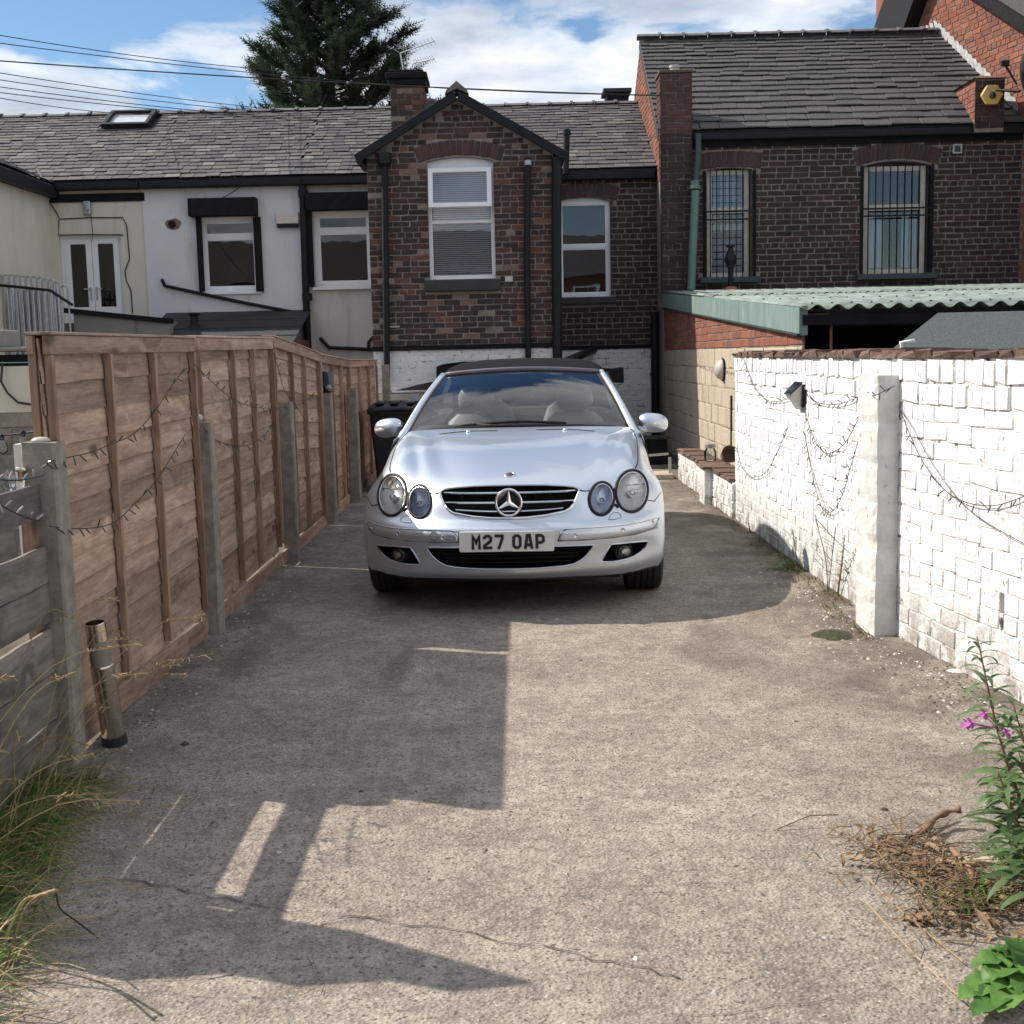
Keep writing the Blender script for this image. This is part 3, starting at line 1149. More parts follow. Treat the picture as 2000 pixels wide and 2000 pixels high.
# ---------------------------------------------------------------- white painted brick wall
AX = 1.87                       # face of the far, straight section
PB0 = Vector((1.865, 5.95, 0))  # near section turns outwards a little
dB = Vector((.105, -1.0, 0)).normalized()
nB = Vector((-dB.y * -1, -dB.x, 0))
nB = Vector((dB.y, -dB.x, 0)).normalized()
if nB.x > 0:
    nB = -nB
_h = onp(1958, 1178, PB0, nB)
_hu = (_h - PB0).dot(dB)
HB = rect(_hu - .022, _hu + .022, _h.z - .045, _h.z + .045)
t = empty('white_brick_wall', (1.95, 7.5, 0), 0, 'tall white painted brick wall along the right side with a rough brown coping', 'wall')
frA = ((AX, 10.40, 0), (0, -1, 0), (0, 0, 1), (-1, 0, 0))       # u runs towards the camera
LA = 10.40 - 5.95
HW = 1.345
rng = random.Random(3)
MB().slab(frA, rect(0, LA + .05, -.05, HW), n0=-.22, n1=.0).build('wall_core', M['wmortar'], t)
frB = (PB0, dB, (0, 0, 1), nB)
LB = 3.6
MB().slab(frB, rect(0, LB, -.05, HW), [HB], n0=-.22, n1=.0).build('wall_core', M['wmortar'], t)

items = courses(frA, rect(0, LA, 0, 1.135), [], .235, .0815, .005, .0055, 'garden', .004) + courses(frB, rect(0.0, LB, 0, 1.135), [HB], .235, .0815, .005, .0055, 'garden', .004)
# two taller top courses of headers set on edge
for fr_, L_ in ((frA, LA), (frB, LB)):
    o, u, v, n = [Vector(q) for q in fr_]
    for z0, z1, wl_ in ((1.139, 1.232, .135), (1.240, 1.342, .115)):
        x = 0
        while x < L_ - .03:
            ww = min(wl_ * rng.uniform(.7, 1.4), L_ - x)
            items.append((o + u * (x + ww / 2) + v * ((z0 + z1) / 2 + rng.uniform(-.004, .004)) - n * .012, u, v, n, ww - .008, z1 - z0 - .001, .012 + rng.uniform(.006, .015)))
            x += ww
lay(t, 'brick', items, M['wbrick'], PIECES_R, 300, 'brickwork', key=lambda it: (Vector(it[0]) - Vector((1.3, 4.4, .7))).length)
items = []
for fr_, L_ in ((frA, LA), (frB, LB)):
    o, u, v, n = [Vector(q) for q in fr_]
    x = 0
    while x < L_ - .05:
        ww = min(rng.uniform(.10, .26), L_ - x)
        hh = rng.uniform(.030, .048)
        items.append((o + u * (x + ww / 2) - n * (.105 + rng.uniform(-.012, .006)) + v * (HW + .001), u, -n, v, ww + .004, .25, hh))
        x += ww
lay(t, 'coping_stone', items, M['coping'], PIECES_R, 300)
B('pipe_stub', M['wmortar'], t, lambda m: m.tube([(1.89, 6.02, 1.30), (1.865, 6.0, 1.42), (1.93, 6.01, 1.425)], .011, 8), smooth=True)

r = random.Random(2)
rows = []
NZ = 34
for i in range(NZ + 1):
    z = -.04 + 1.305 * i / NZ
    jn = .006 if min(abs(z - q) for q in (.25, .44, .66, .86, 1.04)) < .02 else 0
    row = []
    for a, b in [(1.745, 6.30), (1.745, 6.2), (1.745, 6.1), (1.747, 6.03), (1.757, 6.0), (1.79, 6.0), (1.83, 6.0), (1.862, 6.003), (1.866, 6.05), (1.866, 6.3)]:
        d = .006 * mnoise.noise((a * 14, b * 14, z * 9)) + .004 * mnoise.noise((a * 40, b * 40, z * 30)) + jn
        row.append((a + d, b + d, z))
    rows.append(row)
m = MB().grid(rows)
k = len(m.v)
m.add(rows[-1], [tuple(range(10))])
tag(m.build('wall_pillar', M['pillar']), 'rough painted concrete pillar standing proud of the white wall', 'pillar')

t = empty('low_white_wall', (1.95, 12, 0), 0, 'low white painted brick wall with brown tiles on top, beyond the tall wall', 'low wall')
frL = ((AX - .02, 13.75, 0), (0, -1, 0), (0, 0, 1), (-1, 0, 0))
MB().slab(frL, rect(0, 3.36, -.05, .30), n0=-.20, n1=0).build('wall_core', M['wmortar'], t)
lay(t, 'brick', courses(frL, rect(0, 3.36, 0, .298), [], .235, .0745, .009, .012, 'garden', .006), M['wbrick'], PIECES_R, 300)
frE = ((AX - .02, 13.75, 0), (1, 0, 0), (0, 0, 1), (0, 1, 0))
items = []
o, u, v, n = [Vector(q) for q in frL]
x = 0
while x < 3.3:
    ww = min(r.uniform(.22, .36), 3.36 - x)
    items.append((o + u * (x + ww / 2) - n * .10 + v * .302, u, -n, v, ww - .008, .24, r.uniform(.03, .045)))
    x += ww
lay(t, 'coping_tile', items, M['coping'], PIECES_R)
MB().box(1.765, 1.845, 11.42, 11.72, -.03, .33).build('pier', M['wbrick'], t, bevel=.012)
MB().box(1.74, 1.88, 11.38, 11.76, .332, .352).build('pier_tile', M['coping'], t, bevel=.006)

# ---------------------------------------------------------------- outbuilding with the green corrugated roof
OX = 2.24
t = empty('outbuilding', (4.5, 13, 0), 0, 'outbuilding of red brick and pale blocks under a green corrugated roof', 'outbuilding')
OY0, OY1 = 9.60, 18.10
frO = ((OX, OY1, 0), (0, -1, 0), (0, 0, 1), (-1, 0, 0))
LO = OY1 - OY0


def roofz(y):
    return 1.70 + (y - OY0) / (OY1 - OY0) * .52


MB().slab(frO, [(0, -.05), (LO, -.05), (LO, roofz(OY0) - .04), (0, roofz(OY1) - .04)], n0=-.2, n1=0).build('wall', M['blockmortar'], t)
items = []
o, u, v, n = [Vector(q) for q in frO]
z, k = 0.0, 0
while z < 1.40:
    x = -.22 * (k % 2)
    while x < LO:
        x0, x1 = max(x, 0), min(x + .43, LO)
        if x1 - x0 > .05:
            items.append((o + u * ((x0 + x1) / 2) + v * (z + .1) - n * .01, u, v, n, x1 - x0 - .012, .192, .017 + rng.uniform(-.004, .006)))
        x += .44
    z += .203
    k += 1
lay(t, 'block', items, M['block'], PIECES, 300, 'blockwork')
lay(t, 'brick', courses(frO, [(0, 1.425), (LO, 1.425), (LO, roofz(OY0) - .10), (0, roofz(OY1) - .06)], [], .235, .078, .010, .008, 'garden', .004), M['redbrick'], PIECES, 300)
# green sheet-metal fascia: lengths lapped end to end
cuts = [0, 1.3, 2.9, 4.5, 6.0, 7.3, LO + .05]
for i in range(6):
    a, b = cuts[i], cuts[i + 1] + (.03 if i < 5 else 0)
    za, zb = roofz(OY1 - a), roofz(OY1 - b)
    MB().slab(frO, [(a, za - .185), (b, zb - .185), (b, zb + .012), (a, za + .012)], n0=.03, n1=.042 + .002 * (i % 2)).build('fascia', M['verdigris'], t)
MB().slab(frO, [(0, roofz(OY1) - .20), (LO, roofz(OY0) - .20), (LO, roofz(OY0) - .188), (0, roofz(OY1) - .188)], n0=0, n1=.05).build('soffit', M['green_s'], t)
MB().box(OX - .03, OX + .02, OY0 - .05, OY0 - .02, 1.50, 1.72).build('corner_board', M['verdigris'], t)
# corrugated sheets, each its own piece, side by side
RW = 7.4
sw = .98
k = 0
x = OX - .045
while x < OX + RW:
    for ya, yb, dz in ((OY0 - .12, 14.2, 0.0), (14.05, OY1 + .05, .014)):
        P = []
        nc = 52
        for yy in (ya, (ya + yb) / 2, yb):
            P.append([(x + sw * 1.03 * i / nc, yy, roofz(yy) + dz + .020 * math.sin(2 * math.pi * (x + sw * 1.03 * i / nc) / .152) + .010 + .002 * (k % 2)) for i in range(nc + 1)])
        MB().grid(P).build('roof_sheet', M['corr'], t, smooth=True, solid=.005)
    x += sw
    k += 1
m = MB()
for i in range(46):
    xb = OX + .10 + i * .152
    for yb in (OY0 + .15, 11.6, 13.9, 16.2):
        m.lathe([(.010, -.004), (.010, .006), (.004, .010), (0, .011)], 6, (xb - .0, yb, roofz(yb) + .032))
tag(m.build('roof_bolts', M['bark'], t, fix=False), kind='stuff')
# open front under the roof edge: header beam, dark back wall, side return
MB().box(OX - .02, OX + RW, OY0 - .06, OY0 - .02, 1.575, 1.652).build('header_beam', M['blackmat'], t)
MB().box(OX + .01, OX + .22, OY0, OY0 + .2, 0, 1.60).build('corner_pier', M['redbrick'], t)
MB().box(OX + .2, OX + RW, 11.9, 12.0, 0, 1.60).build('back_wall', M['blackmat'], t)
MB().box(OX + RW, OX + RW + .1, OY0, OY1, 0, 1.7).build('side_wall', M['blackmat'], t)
# low mineral-felt shed roof in front of it
t = empty('felt_shed', (4.3, 8.6, 0), 0, 'shed with a sloping grey-green mineral felt roof behind the white wall', 'shed')
A_, B_, C_, D_ = at(1742, 682, 8.2), at(1832, 611, 9.25), at(2140, 604, 9.25), at(2160, 690, 8.0)
m = MB()
n_ = 1
vs = [A_, B_, C_, D_]
m.add([*vs, *[p - Vector((0, 0, .05)) for p in vs]], [(0, 1, 2, 3), (7, 6, 5, 4), (0, 4, 5, 1), (1, 5, 6, 2), (2, 6, 7, 3), (3, 7, 4, 0)])
m.build('roof', M['gritfelt'], t)
m = MB()
g = [Vector((p.x + (.06 if i < 2 else -.06), p.y + (.05 if i in (0, 3) else -.05), p.z - .06)) for i, p in enumerate(vs)]
m.add([*g, *[Vector((p.x, p.y, 0)) for p in g]], [(0, 1, 5, 4), (1, 2, 6, 5), (2, 3, 7, 6), (3, 0, 4, 7)])
m.build('wall', M['fence_g'], t)

# ---------------------------------------------------------------- houses behind the driveway
YT, YG, YR = 18.6, 16.4, 18.3


def P2(px, py, Y):
    p = at(px, py, Y)
    return p.x, p.z


def pbox(l, t_, r_, b, Y):
    """pixel box on a facade to x0,x1,z0,z1"""
    a, c = at(l, (t_ + b) / 2, Y).x, at(r_, (t_ + b) / 2, Y).x
    m_ = (l + r_) / 2
    return a, c, at(m_, b, Y).z, at(m_, t_, Y).z


def window(t, Y, bx, hb=(), fw=.055, mat='upvc', pane='pane', back='room', recess=.07, vb=(), depth=.9, inner=.03):
    """frame with horizontal bars at heights hb and vertical bars vb (absolute), panes and a dark room behind; Y is the wall face"""
    x0, x1, z0, z1 = bx
    y = Y + recess
    fr_ = FRONT(y)
    zs = [z0] + sorted(hb) + [z1]
    xs = [x0] + sorted(vb) + [x1]
    holes = []
    for i in range(len(zs) - 1):
        for j in range(len(xs) - 1):
            a = xs[j] + (fw if j == 0 else fw * .45)
            b = xs[j + 1] - (fw if j == len(xs) - 2 else fw * .45)
            c = zs[i] + (fw if i == 0 else fw * .5)
            d = zs[i + 1] - (fw if i == len(zs) - 2 else fw * .5)
            holes.append(rect(a, b, c, d))
    f = MB().slab(fr_, rect(x0, x1, z0, z1), holes, n0=-.05, n1=.0).build('window_frame', M[mat], t, bevel=.006)
    for h in holes:
        a, b, c, d = h[0][0], h[1][0], h[0][1], h[2][1]
        MB().slab(fr_, rect(a - .008, b + .008, c - .008, d + .008), n0=-.032, n1=-.026).build('pane', M[pane], f)
        mm = MB()
        e = inner
        mm.slab(fr_, rect(a - .001, b + .001, c - .001, d + .001), [rect(a + .014, b - .014, c + .014, d - .014)], n0=-.0255, n1=-.006)
        mm.build('bead', M[mat], f)
    mm = MB()
    X0, X1, Z0, Z1, Y0, Y1 = x0 + .01, x1 - .01, z0 + .01, z1 - .01, y + .055, y + depth
    mm.add([(X0, Y0, Z0), (X1, Y0, Z0), (X1, Y0, Z1), (X0, Y0, Z1), (X0, Y1, Z0), (X1, Y1, Z0), (X1, Y1, Z1), (X0, Y1, Z1)],
           [(4, 5, 6, 7), (0, 1, 5, 4), (3, 2, 6, 7), (0, 4, 7, 3), (1, 5, 6, 2)])
    mm.build('interior', M[back], f)
    return f


def voussoirs(t, Y, x0, x1, zs, rise, h, n, mat, out=.012):
    c, hw = (x0 + x1) / 2, (x1 - x0) / 2
    Rr = (hw * hw + rise * rise) / (2 * rise)
    zc = zs + rise - Rr
    a0 = math.asin(hw / Rr) + .02
    items = []
    for i in range(n):
        a = -a0 + 2 * a0 * (i + .5) / n
        u = Vector((math.cos(a), 0, -math.sin(a)))
        v = Vector((math.sin(a), 0, math.cos(a)))
        o = Vector((c, Y, zc)) + v * (Rr + h / 2 + .004) - Vector((0, -1, 0)) * .01
        items.append((o, u, v, Vector((0, -1, 0)), 2 * a0 * Rr / n * 1.02 - .008, h * rnd.uniform(.95, 1.0), .012 + out + rnd.uniform(-.002, .003)))
    lay(t, 'arch_brick', items, M[mat], PIECES, 300)
    # area taken out of the coursed brickwork
    pts = []
    for i in range(9):
        a = -a0 + 2 * a0 * i / 8
        pts.append((c + math.sin(a) * (Rr + h), zc + math.cos(a) * (Rr + h)))
    bot = [(c + math.sin(a) * Rr, zc + math.cos(a) * Rr) for a in (a0, a0 / 2, 0, -a0 / 2, -a0)]
    return pts + bot


def ridge_tiles(t, p, q, step, w_=.12, h=.07, mat='ridge'):
    p, q = Vector(p), Vector(q)
    d = (q - p)
    L = d.length
    d.normalize()
    s = d.cross(Vector((0, 0, 1))).normalized()
    n = max(1, round(L / step))
    step = L / n
    mes = None
    for i in range(n):
        a = p + d * (i * step)
        b = a + d * (step * .985)
        e = b - d * .045
        dz = rnd.uniform(-.004, .006)
        prof = [(-w_, -h * .75), (-w_ * .55, -h * .2), (0, 0), (w_ * .55, -h * .2), (w_, -h * .75)]
        m_ = MB()
        rows = []
        for pt, k, zup in ((a, 1, 0), (e, 1, 0), (e, 1.12, .018), (b, 1.12, .018)):
            rows.append([pt + s * (x * k) + Vector((0, 0, z * k + zup + dz)) for x, z in prof])
        m_.grid(rows)
        m_.build('ridge_tile', M[mat], t, solid=.015)


zE = at(600, 345, 18.46).z
zRd = at(760, 214, 21.1).z
roofT = Vector((0, 21.1 - 18.46, zRd - zE))
LT = roofT.length
vT = roofT.normalized()
nT = Vector((1, 0, 0)).cross(vT)
frT = (Vector((0, 18.46, zE)), Vector((1, 0, 0)), vT, nT)
XW = at(105, 520, YT).x          # corner with the cream wing
XA, XB = at(284, 480, YT).x, at(592, 500, YT).x
XG0, XG1 = at(722, 480, YG).x, at(1083, 480, YG).x
XR = 2.20
WT = zE - .10


def roof_part(t, x0, x1, lim, holes=(), extra=None):
    MB().slab(frT, rect(x0, x1, 0, LT), n0=-.10, n1=.0).build('roof_deck', M['slatebase'], t)
    ex = lambda z: .160 - .014 * z
    lay(t, 'slate', slates(frT, extra or rect(x0, x1, 0, LT - .02), .20, ex, holes=holes), M['slate'], PIECES, lim, 'slating', key=lambda it: (Vector(it[0]) - Vector((it[0][0] * .6, 0, 2))).length)
    # rear slope so the house is a whole
    MB().add([(x0, 21.1, zRd), (x1, 21.1, zRd), (x1, 24, zE), (x0, 24, zE)], [(0, 1, 2, 3)]).build('rear_roof', M['slate'], t)
    ridge_tiles(t, (x0, 21.1, zRd + .055), (x1 + .02, 21.1, zRd + .055), .365)


# -- cream house at the far left, with its side wing
t = house1 = empty('terraced_house', (-6, 19, 0), 0, 'cream rendered house at the far left with white glazed double doors', 'house', 'terrace of houses behind the driveway')
dx0, dx1, dz0, dz1 = pbox(119, 458, 240, 612, YT)
dz0 = 2.02
MB().slab(FRONT(YT), [(-9.5, -.06), (XA, -.06), (XA, WT), (-9.5, WT)], [rect(dx0, dx1, dz0, dz1)], n0=-.25, n1=0).build('wall', M['cream'], t)
MB().box(-9.5, XA, 23.8, 24, -.06, WT).build('rear_wall', M['cream'], t)
roof_part(t, -9.6, XA, 300, [rect(at(190, 250, 20.3).x, at(296, 240, 20.3).x, LT - .75, LT - .12)])
MB().box(XW + .02, XA - .01, YT - .17, YT - .02, zE - .115, zE - .015).build('gutter', M['black'], t, bevel=.02)
MB().box(XW + .02, at(282, 370, YT).x, YT - .03, YT + .01, zE - .27, zE - .155).build('eave_board', M['blackmat'], t)
# double doors
fr_ = FRONT(YT + .06)
xm = (dx0 + dx1) / 2
frame = MB().slab(fr_, rect(dx0, dx1, dz0, dz1), [rect(dx0 + .05, dx1 - .05, dz0 - .0 + .03, dz1 - .05)], n0=-.06, n1=0).build('door_frame', M['upvc'], t, bevel=.006)
for k, (a, b) in enumerate(((dx0 + .052, xm - .003), (xm + .003, dx1 - .052))):
    leaf = MB().slab(fr_, rect(a, b, dz0 + .032, dz1 - .052), [rect(a + .085, b - .085, dz0 + .22, dz1 - .13)], n0=-.05, n1=.008).build('door', M['upvc'], t, bevel=.006)
    MB().slab(fr_, rect(a + .08, b - .08, dz0 + .21, dz1 - .12), n0=-.025, n1=-.018).build('pane', M['pane_dark'], leaf)
    xh = b - .04 if k == 0 else a + .04
    hz = at(185, 572, YT).z
    MB().box(xh - .012, xh + .012, YT + .04, YT + .05, hz - .10, hz + .09).beam((xh, YT + .02, hz + .06), (xh + (-.09 if k == 0 else .09), YT + .02, hz + .06), .016, .02).build('handle', M['satin'], leaf)
MB().box(dx0 + .06, dx1 - .06, YT + .22, YT + .24, dz0, dz1 - .05).build('curtain', M['room_g'], t)
a = at(172, 407, YT)
l_ = tag(MB().box(a.x - .055, a.x + .055, YT - .07, YT - .001, a.z - .10, a.z + .10).build('bulkhead_lamp', M['grey_metal'], bevel=.02), 'grey outside lamp on the cream wall above the double doors', 'wall lamp')
MB().lathe([(.03, 0), (.028, .014), (0, .022)], 14, (a.x, YT - .07, a.z - .02), (0, -1, 0)).build('lamp_lens', M['bulb_w'], l_, smooth=True)
tag(tubeo('cable', M['wire'], None, [at(x, y, YT - .012) for x, y in ((92, 387), (112, 418), (116, 428), (175, 425), (240, 425), (247, 440), (250, 470), (253, 505), (244, 530), (247, 548), (256, 568), (259, 612))], .008, 6), 'black cable looping over and down beside the cream double doors', 'cable')
tag(tubeo('cable', M['wire'], None, [at(x, y, YT - .012) for x, y in ((178, 422), (180, 445), (181, 470))], .004, 5), 'thin wire hanging from the grey lamp to the door top', 'cable')
tag(tubeo('door_wire', M['wire'], None, [at(x, y, YT - .012) for x, y in ((115, 430), (114, 459), (180, 458), (241, 459))], .008, 6), 'thin black wire along the top of the double doors', 'cable')
# wing
t = empty('cream_wing', (XW - .1, 17, 0), 0, 'cream rendered side wing at the left edge with a black sloping eave', 'house wing')
MB().box(XW - 1.6, XW, 12.2, YT - .004, -.06, 3.80).build('wall', M['cream'], t)
e0, e1 = Vector((XW + .05, 12.0, 3.86)), Vector((XW + .05, YT - .02, 3.90))
MB().obox((XW, 12.0, 3.80), (1, 0, 0), (0, 1, 0), (0, 0, 1), .002, .16, 0, YT - 12.02, 0, .16).build('gutter', M['black'], t, bevel=.02)
fw_ = (Vector((XW + .12, 12, 3.97)), Vector((0, 1, 0)), Vector((-.9, 0, .436)), Vector((.436, 0, .9)))
MB().slab(fw_, rect(0, YT - 12.1, 0, 1.9), n0=-.08, n1=0).build('roof_deck', M['slatebase'], t)
lay(t, 'slate', slates(fw_, rect(0, YT - 12.1, 0, 1.9), .30, .19), M['slate'], PIECES, 300, 'slating')
B('verge_mortar', M['lead'], t, lambda m: m.tube([at(x, y, 18.35) for x, y in ((70, 330), (84, 352))], .02, 6))

# -- skylight
t = empty('skylight', (-5.9, 20.3, 5), 0, 'dark framed roof window standing open near the left ridge', 'skylight')
sx0, sx1 = at(198, 250, 20.4).x, at(290, 245, 20.4).x
v0, v1 = LT - .78, LT - .08
MB().slab(frT, rect(sx0, sx1, v0, v1), [rect(sx0 + .07, sx1 - .07, v0 + .08, v1 - .06)], n0=.0, n1=.12).build('frame', M['trim'], t, bevel=.01)
MB().slab(frT, rect(sx0 + .06, sx1 - .06, v0 + .07, v1 - .05), n0=.055, n1=.065).build('pane', M['skypane'], t)
MB().slab(frT, rect(sx0 + .06, sx1 - .06, v0 + .07, v1 - .05), n0=.002, n1=.03).build('blind', M['blind'], t)
MB().slab(frT, rect(sx0 - .05, sx1 + .05, v0 - .10, v0 - .005), n0=.012, n1=.05).build('flashing', M['trim'], t)

# -- white house
t = empty('terraced_house', (-4, 19, 0), 0, 'white rendered house with a black shutter box over one small window', 'house', 'terrace of houses behind the driveway')
w1 = pbox(393, 424, 506, 570, YT)
MB().slab(FRONT(YT - .02), [(XA, -.06), (XB, -.06), (XB, WT), (XA, WT)], [rect(*w1)], n0=-.25, n1=0).build('wall', M['white_r'], t)
roof_part(t, XA, XB, 300)
MB().box(XA, XB + .04, YT - .17, YT - .025, zE - .115, zE - .015).build('gutter', M['black'], t, bevel=.02)
hb = at(450, 462, YT).z
f = window(t, YT - .02, w1, (hb,), .075, pane='pane_dark')
pz = at(467, 532, YT)
MB().box(pz.x - .16, w1[1] - .07, YT + .14, YT + .15, w1[2] + .08, pz.z + .17).build('paper', M['blind'], f)
sb = pbox(373, 389, 505, 424, YT)
MB().box(sb[0], sb[1], YT - .20, YT - .022, sb[2], sb[3]).build('shutter_box', M['blackmat'], t, bevel=.01)
for l, r_ in ((388, 398), (499, 513)):
    bx = pbox(l, 424, r_, 570, YT)
    MB().box(bx[0], bx[1], YT - .08, YT - .022, bx[2], bx[3] - .002).build('shutter_rail', M['blackmat'], t)
MB().box(w1[0] - .02, w1[1] + .02, YT - .06, YT - .021, w1[2] - .035, w1[2] - .003).build('sill', M['upvc'], t)
a = pbox(541, 415, 585, 441, YT)
l_ = tag(MB().box(a[0], a[1], YT - .10, YT - .022, a[2] + .02, a[3]).build('alarm_box', M['upvc_cream'], bevel=.012), 'cream alarm box on the white wall beside the black downpipe', 'alarm box')
MB().box(a[0] + .01, a[1] - .01, YT - .09, YT - .024, a[2] - .03, a[2] + .018).build('strobe', M['trim'], l_)
r = random.Random(1)
c_ = at(339, 438, YT - .02)
m = MB()
pts = [(c_.x + math.cos(q) * .13 * r.uniform(.75, 1.1), c_.z + math.sin(q) * .085 * r.uniform(.8, 1.1)) for q in [i * .45 for i in range(14)]]
hole_ = tag(m.slab(FRONT(YT - .022), pts, n0=0, n1=.006).build('vent_hole', M['brownleaf']), 'ragged dark vent hole broken through the white render', 'vent hole')
MB().lathe([(.055, 0), (.055, .02), (.045, .021), (.045, .004), (0, .003)], 16, (c_.x - .02, YT - .029, c_.z), (0, -1, 0)).build('pipe_end', M['trim'], hole_)
tag(tubeo('waste_pipe', M['black'], None, [at(x, y, YT - .06) for x, y in ((316, 545), (322, 558), (330, 560), (400, 575), (480, 592), (560, 607), (592, 613))], .025, 10), 'black waste pipe running diagonally across the white wall', 'pipe')
tag(tubeo('cable', M['wire'], None, [at(x, y, YT - .03) for x, y in ((430, 388), (450, 378), (468, 366), (474, 358))], .005, 5), 'short dark cable rising from the shutter box to the eave', 'cable')
t2 = empty('downpipe', (XB, YT - .1, 0), 0, 'thick black downpipe between the white and the pale houses', 'downpipe', 'downpipes on the houses')
tubeo('pipe', M['black'], t2, [at(590, 352, YT - .1), at(591, 368, YT - .1), at(597, 560, YT - .1), (at(601, 690, YT - .1).x, YT - .1, 0)], .052, 12)
for yy in (378, 580):
    a = at(592 + (yy - 378) / 25, yy, YT - .1)
    MB().lathe([(.075, -.05), (.075, .05)], 14, a).build('collar', M['black'], t2, smooth=True, angle=40)

# -- pale house left of the gable
t = empty('terraced_house', (-2.5, 19, 0), 0, 'narrow pale rendered house between the black downpipe and the brick gable', 'house', 'terrace of houses behind the driveway')
XC = -1.72
w2 = pbox(613, 412, 728, 560, YT)
MB().slab(FRONT(YT), [(XB, -.06), (XC, -.06), (XC, WT), (XB, WT)], [rect(*w2)], n0=-.25, n1=0).build('wall', M['pink_r'], t)
roof_part(t, XB, XC, 300)
MB().box(XB + .04, XC, YT - .17, YT - .02, zE - .115, zE - .015).build('gutter', M['black'], t, bevel=.02)
window(t, YT, w2, (at(670, 450, YT).z,), .08, pane='pane_dark')
MB().box(w2[0] - .03, w2[1], YT - .07, YT - .002, w2[2] - .04, w2[2] - .003).build('sill', M['upvc'], t)
sb = pbox(597, 378, 735, 412, YT)
MB().box(sb[0] + .02, sb[1], YT - .20, YT - .002, sb[2], sb[3]).build('shutter_box', M['blackmat'], t, bevel=.01)
bx = pbox(602, 412, 612, 560, YT)
MB().box(bx[0], bx[1], YT - .08, YT - .002, bx[2], bx[3] - .002).build('shutter_rail', M['blackmat'], t)
tag(tubeo('waste_pipe', M['black'], None, [at(x, y, YT - .05) for x, y in ((625, 660), (643, 679), (690, 681), (732, 683))], .026, 10), 'bent black waste pipe low on the pale wall beside the gable', 'pipe')
tag(tubeo('waste_pipe', M['black'], None, [at(x, y, YT - .05) for x, y in ((720, 680), (720, 668), (728, 659), (736, 657))], .022, 10), 'short black bend joining the low waste pipe to the gable', 'pipe')

# -- brick house with the gabled outrigger
t = gable = empty('gabled_house', (-.6, 18.2, 0), 0, 'dark brick house with a pointed gable and white sash windows, behind the car', 'house')
apx, apz = P2(893, 193, YG)
exl, ezl = P2(716, 306, YG)
exr, ezr = P2(1083, 300, YG)
wg = pbox(836, 311, 966, 545, YG)
wg = (wg[0], wg[1], wg[2], wg[3])
hg = archrect(wg[0], wg[1], wg[2], wg[3] + .03, .055)
zsr = wg[3] - .025
zBand = at(890, 682, YG).z
outer = [(XG0, -.06), (XG1, -.06), (XG1, ezr), (apx, apz), (XG0, ezl)]
MB().slab(FRONT(YG), outer, [hg], n0=-.24, n1=0).build('gable_wall', M['mortar'], t)
MB().box(XG0, XG0 + .22, YG + .24, YT, -.06, ezl - .1).build('side_wall', M['mortar'], t)
MB().box(XG1 - .22, XG1, YG + .24, YT, -.06, ezr - .1).build('side_wall', M['mortar'], t)
va = voussoirs(t, YG, wg[0] - .07, wg[1] + .07, zsr - .005, .075, .19, 15, 'archbrick')
sl = pbox(830, 546, 978, 569, YG)
holes = [hg, va, rect(sl[0], sl[1], sl[2], sl[3])]
its = courses(FRONT(YG), [(XG0 + .001, zBand + .06), (XG1 - .001, zBand + .06), (XG1 - .001, ezr - .02), (apx, apz - .03), (XG0 + .001, ezl - .02)], holes, .212, .0718, .012, .005, 'garden', .005)
lay(t, 'brick', its, M['gbrick'], PIECES_R, 300, key=lambda it: abs(it[0][0] + .6) + abs(it[0][2] - 3.0) * .8)
lay(t, 'painted_brick', courses(FRONT(YG), rect(XG0 + .001, XG1 - .001, .95, zBand - .01), [], .228, .0785, .006, .004, 'garden', .003), M['wbrick'], PIECES_R, 300)
MB().slab(FRONT(YG), rect(XG0, XG1, .95, zBand - .005), n0=0, n1=.002).build('painted_band', M['wmortar'], t)
MB().box(XG0 - .01, XG1 + .01, YG - .03, YG - .001, zBand - .004, zBand + .058).build('black_band', M['blackmat'], t)
MB().box(XG0 - .02, XG1 + .02, YG - .05, YG - .001, -.06, .93).build('plinth', M['cream_d'], t, bevel=.01)
MB().box(XG0 + .06, XG1 - .5, YG - .075, YG - .051, .74, .80).build('plinth_strip', M['blackmat'], t)
MB().box(sl[0], sl[1], YG - .09, YG + .03, sl[2], sl[3] - .004).build('sill', M['stone_sill'], t, bevel=.015)
# main window: lower sash, middle rail, upper light pushed open at the bottom
zt1, zm1, zm2 = at(900, 330, YG).z, at(900, 409, YG).z, at(900, 432, YG).z
fr_ = FRONT(YG + .08)
f = MB().slab(fr_, archrect(wg[0], wg[1], wg[2], wg[3] + .03, .055), [rect(wg[0] + .05, wg[1] - .05, wg[2] + .055, zm2 - .02), rect(wg[0] + .05, wg[1] - .05, zm2 + .02, zt1 + .015)], n0=-.06, n1=0).build('window_frame', M['upvc'], t, bevel=.006)
MB().slab(fr_, rect(wg[0] + .045, wg[1] - .045, wg[2] + .05, zm2 - .015), n0=-.03, n1=-.024).build('pane', M['pane'], f)
ang = rad(14)
so = Vector((0, YG + .055, zt1 + .01))
su, sv = Vector((1, 0, 0)), Vector((0, -math.sin(ang), -math.cos(ang)))
sn = su.cross(sv) * -1
sn = Vector((0, -math.cos(ang), math.sin(ang)))
fs = (so, su, -sv, sn)
hs_ = (zt1 - zm1) / math.cos(ang)
sash = MB().slab(fs, rect(wg[0] + .015, wg[1] - .03, -hs_, 0), [rect(wg[0] + .075, wg[1] - .09, -hs_ + .06, -.06)], n0=0, n1=.045).build('open_light', M['upvc'], t, bevel=.006)
MB().slab(fs, rect(wg[0] + .07, wg[1] - .085, -hs_ + .055, -.055), n0=.018, n1=.024).build('pane', M['pane'], sash)
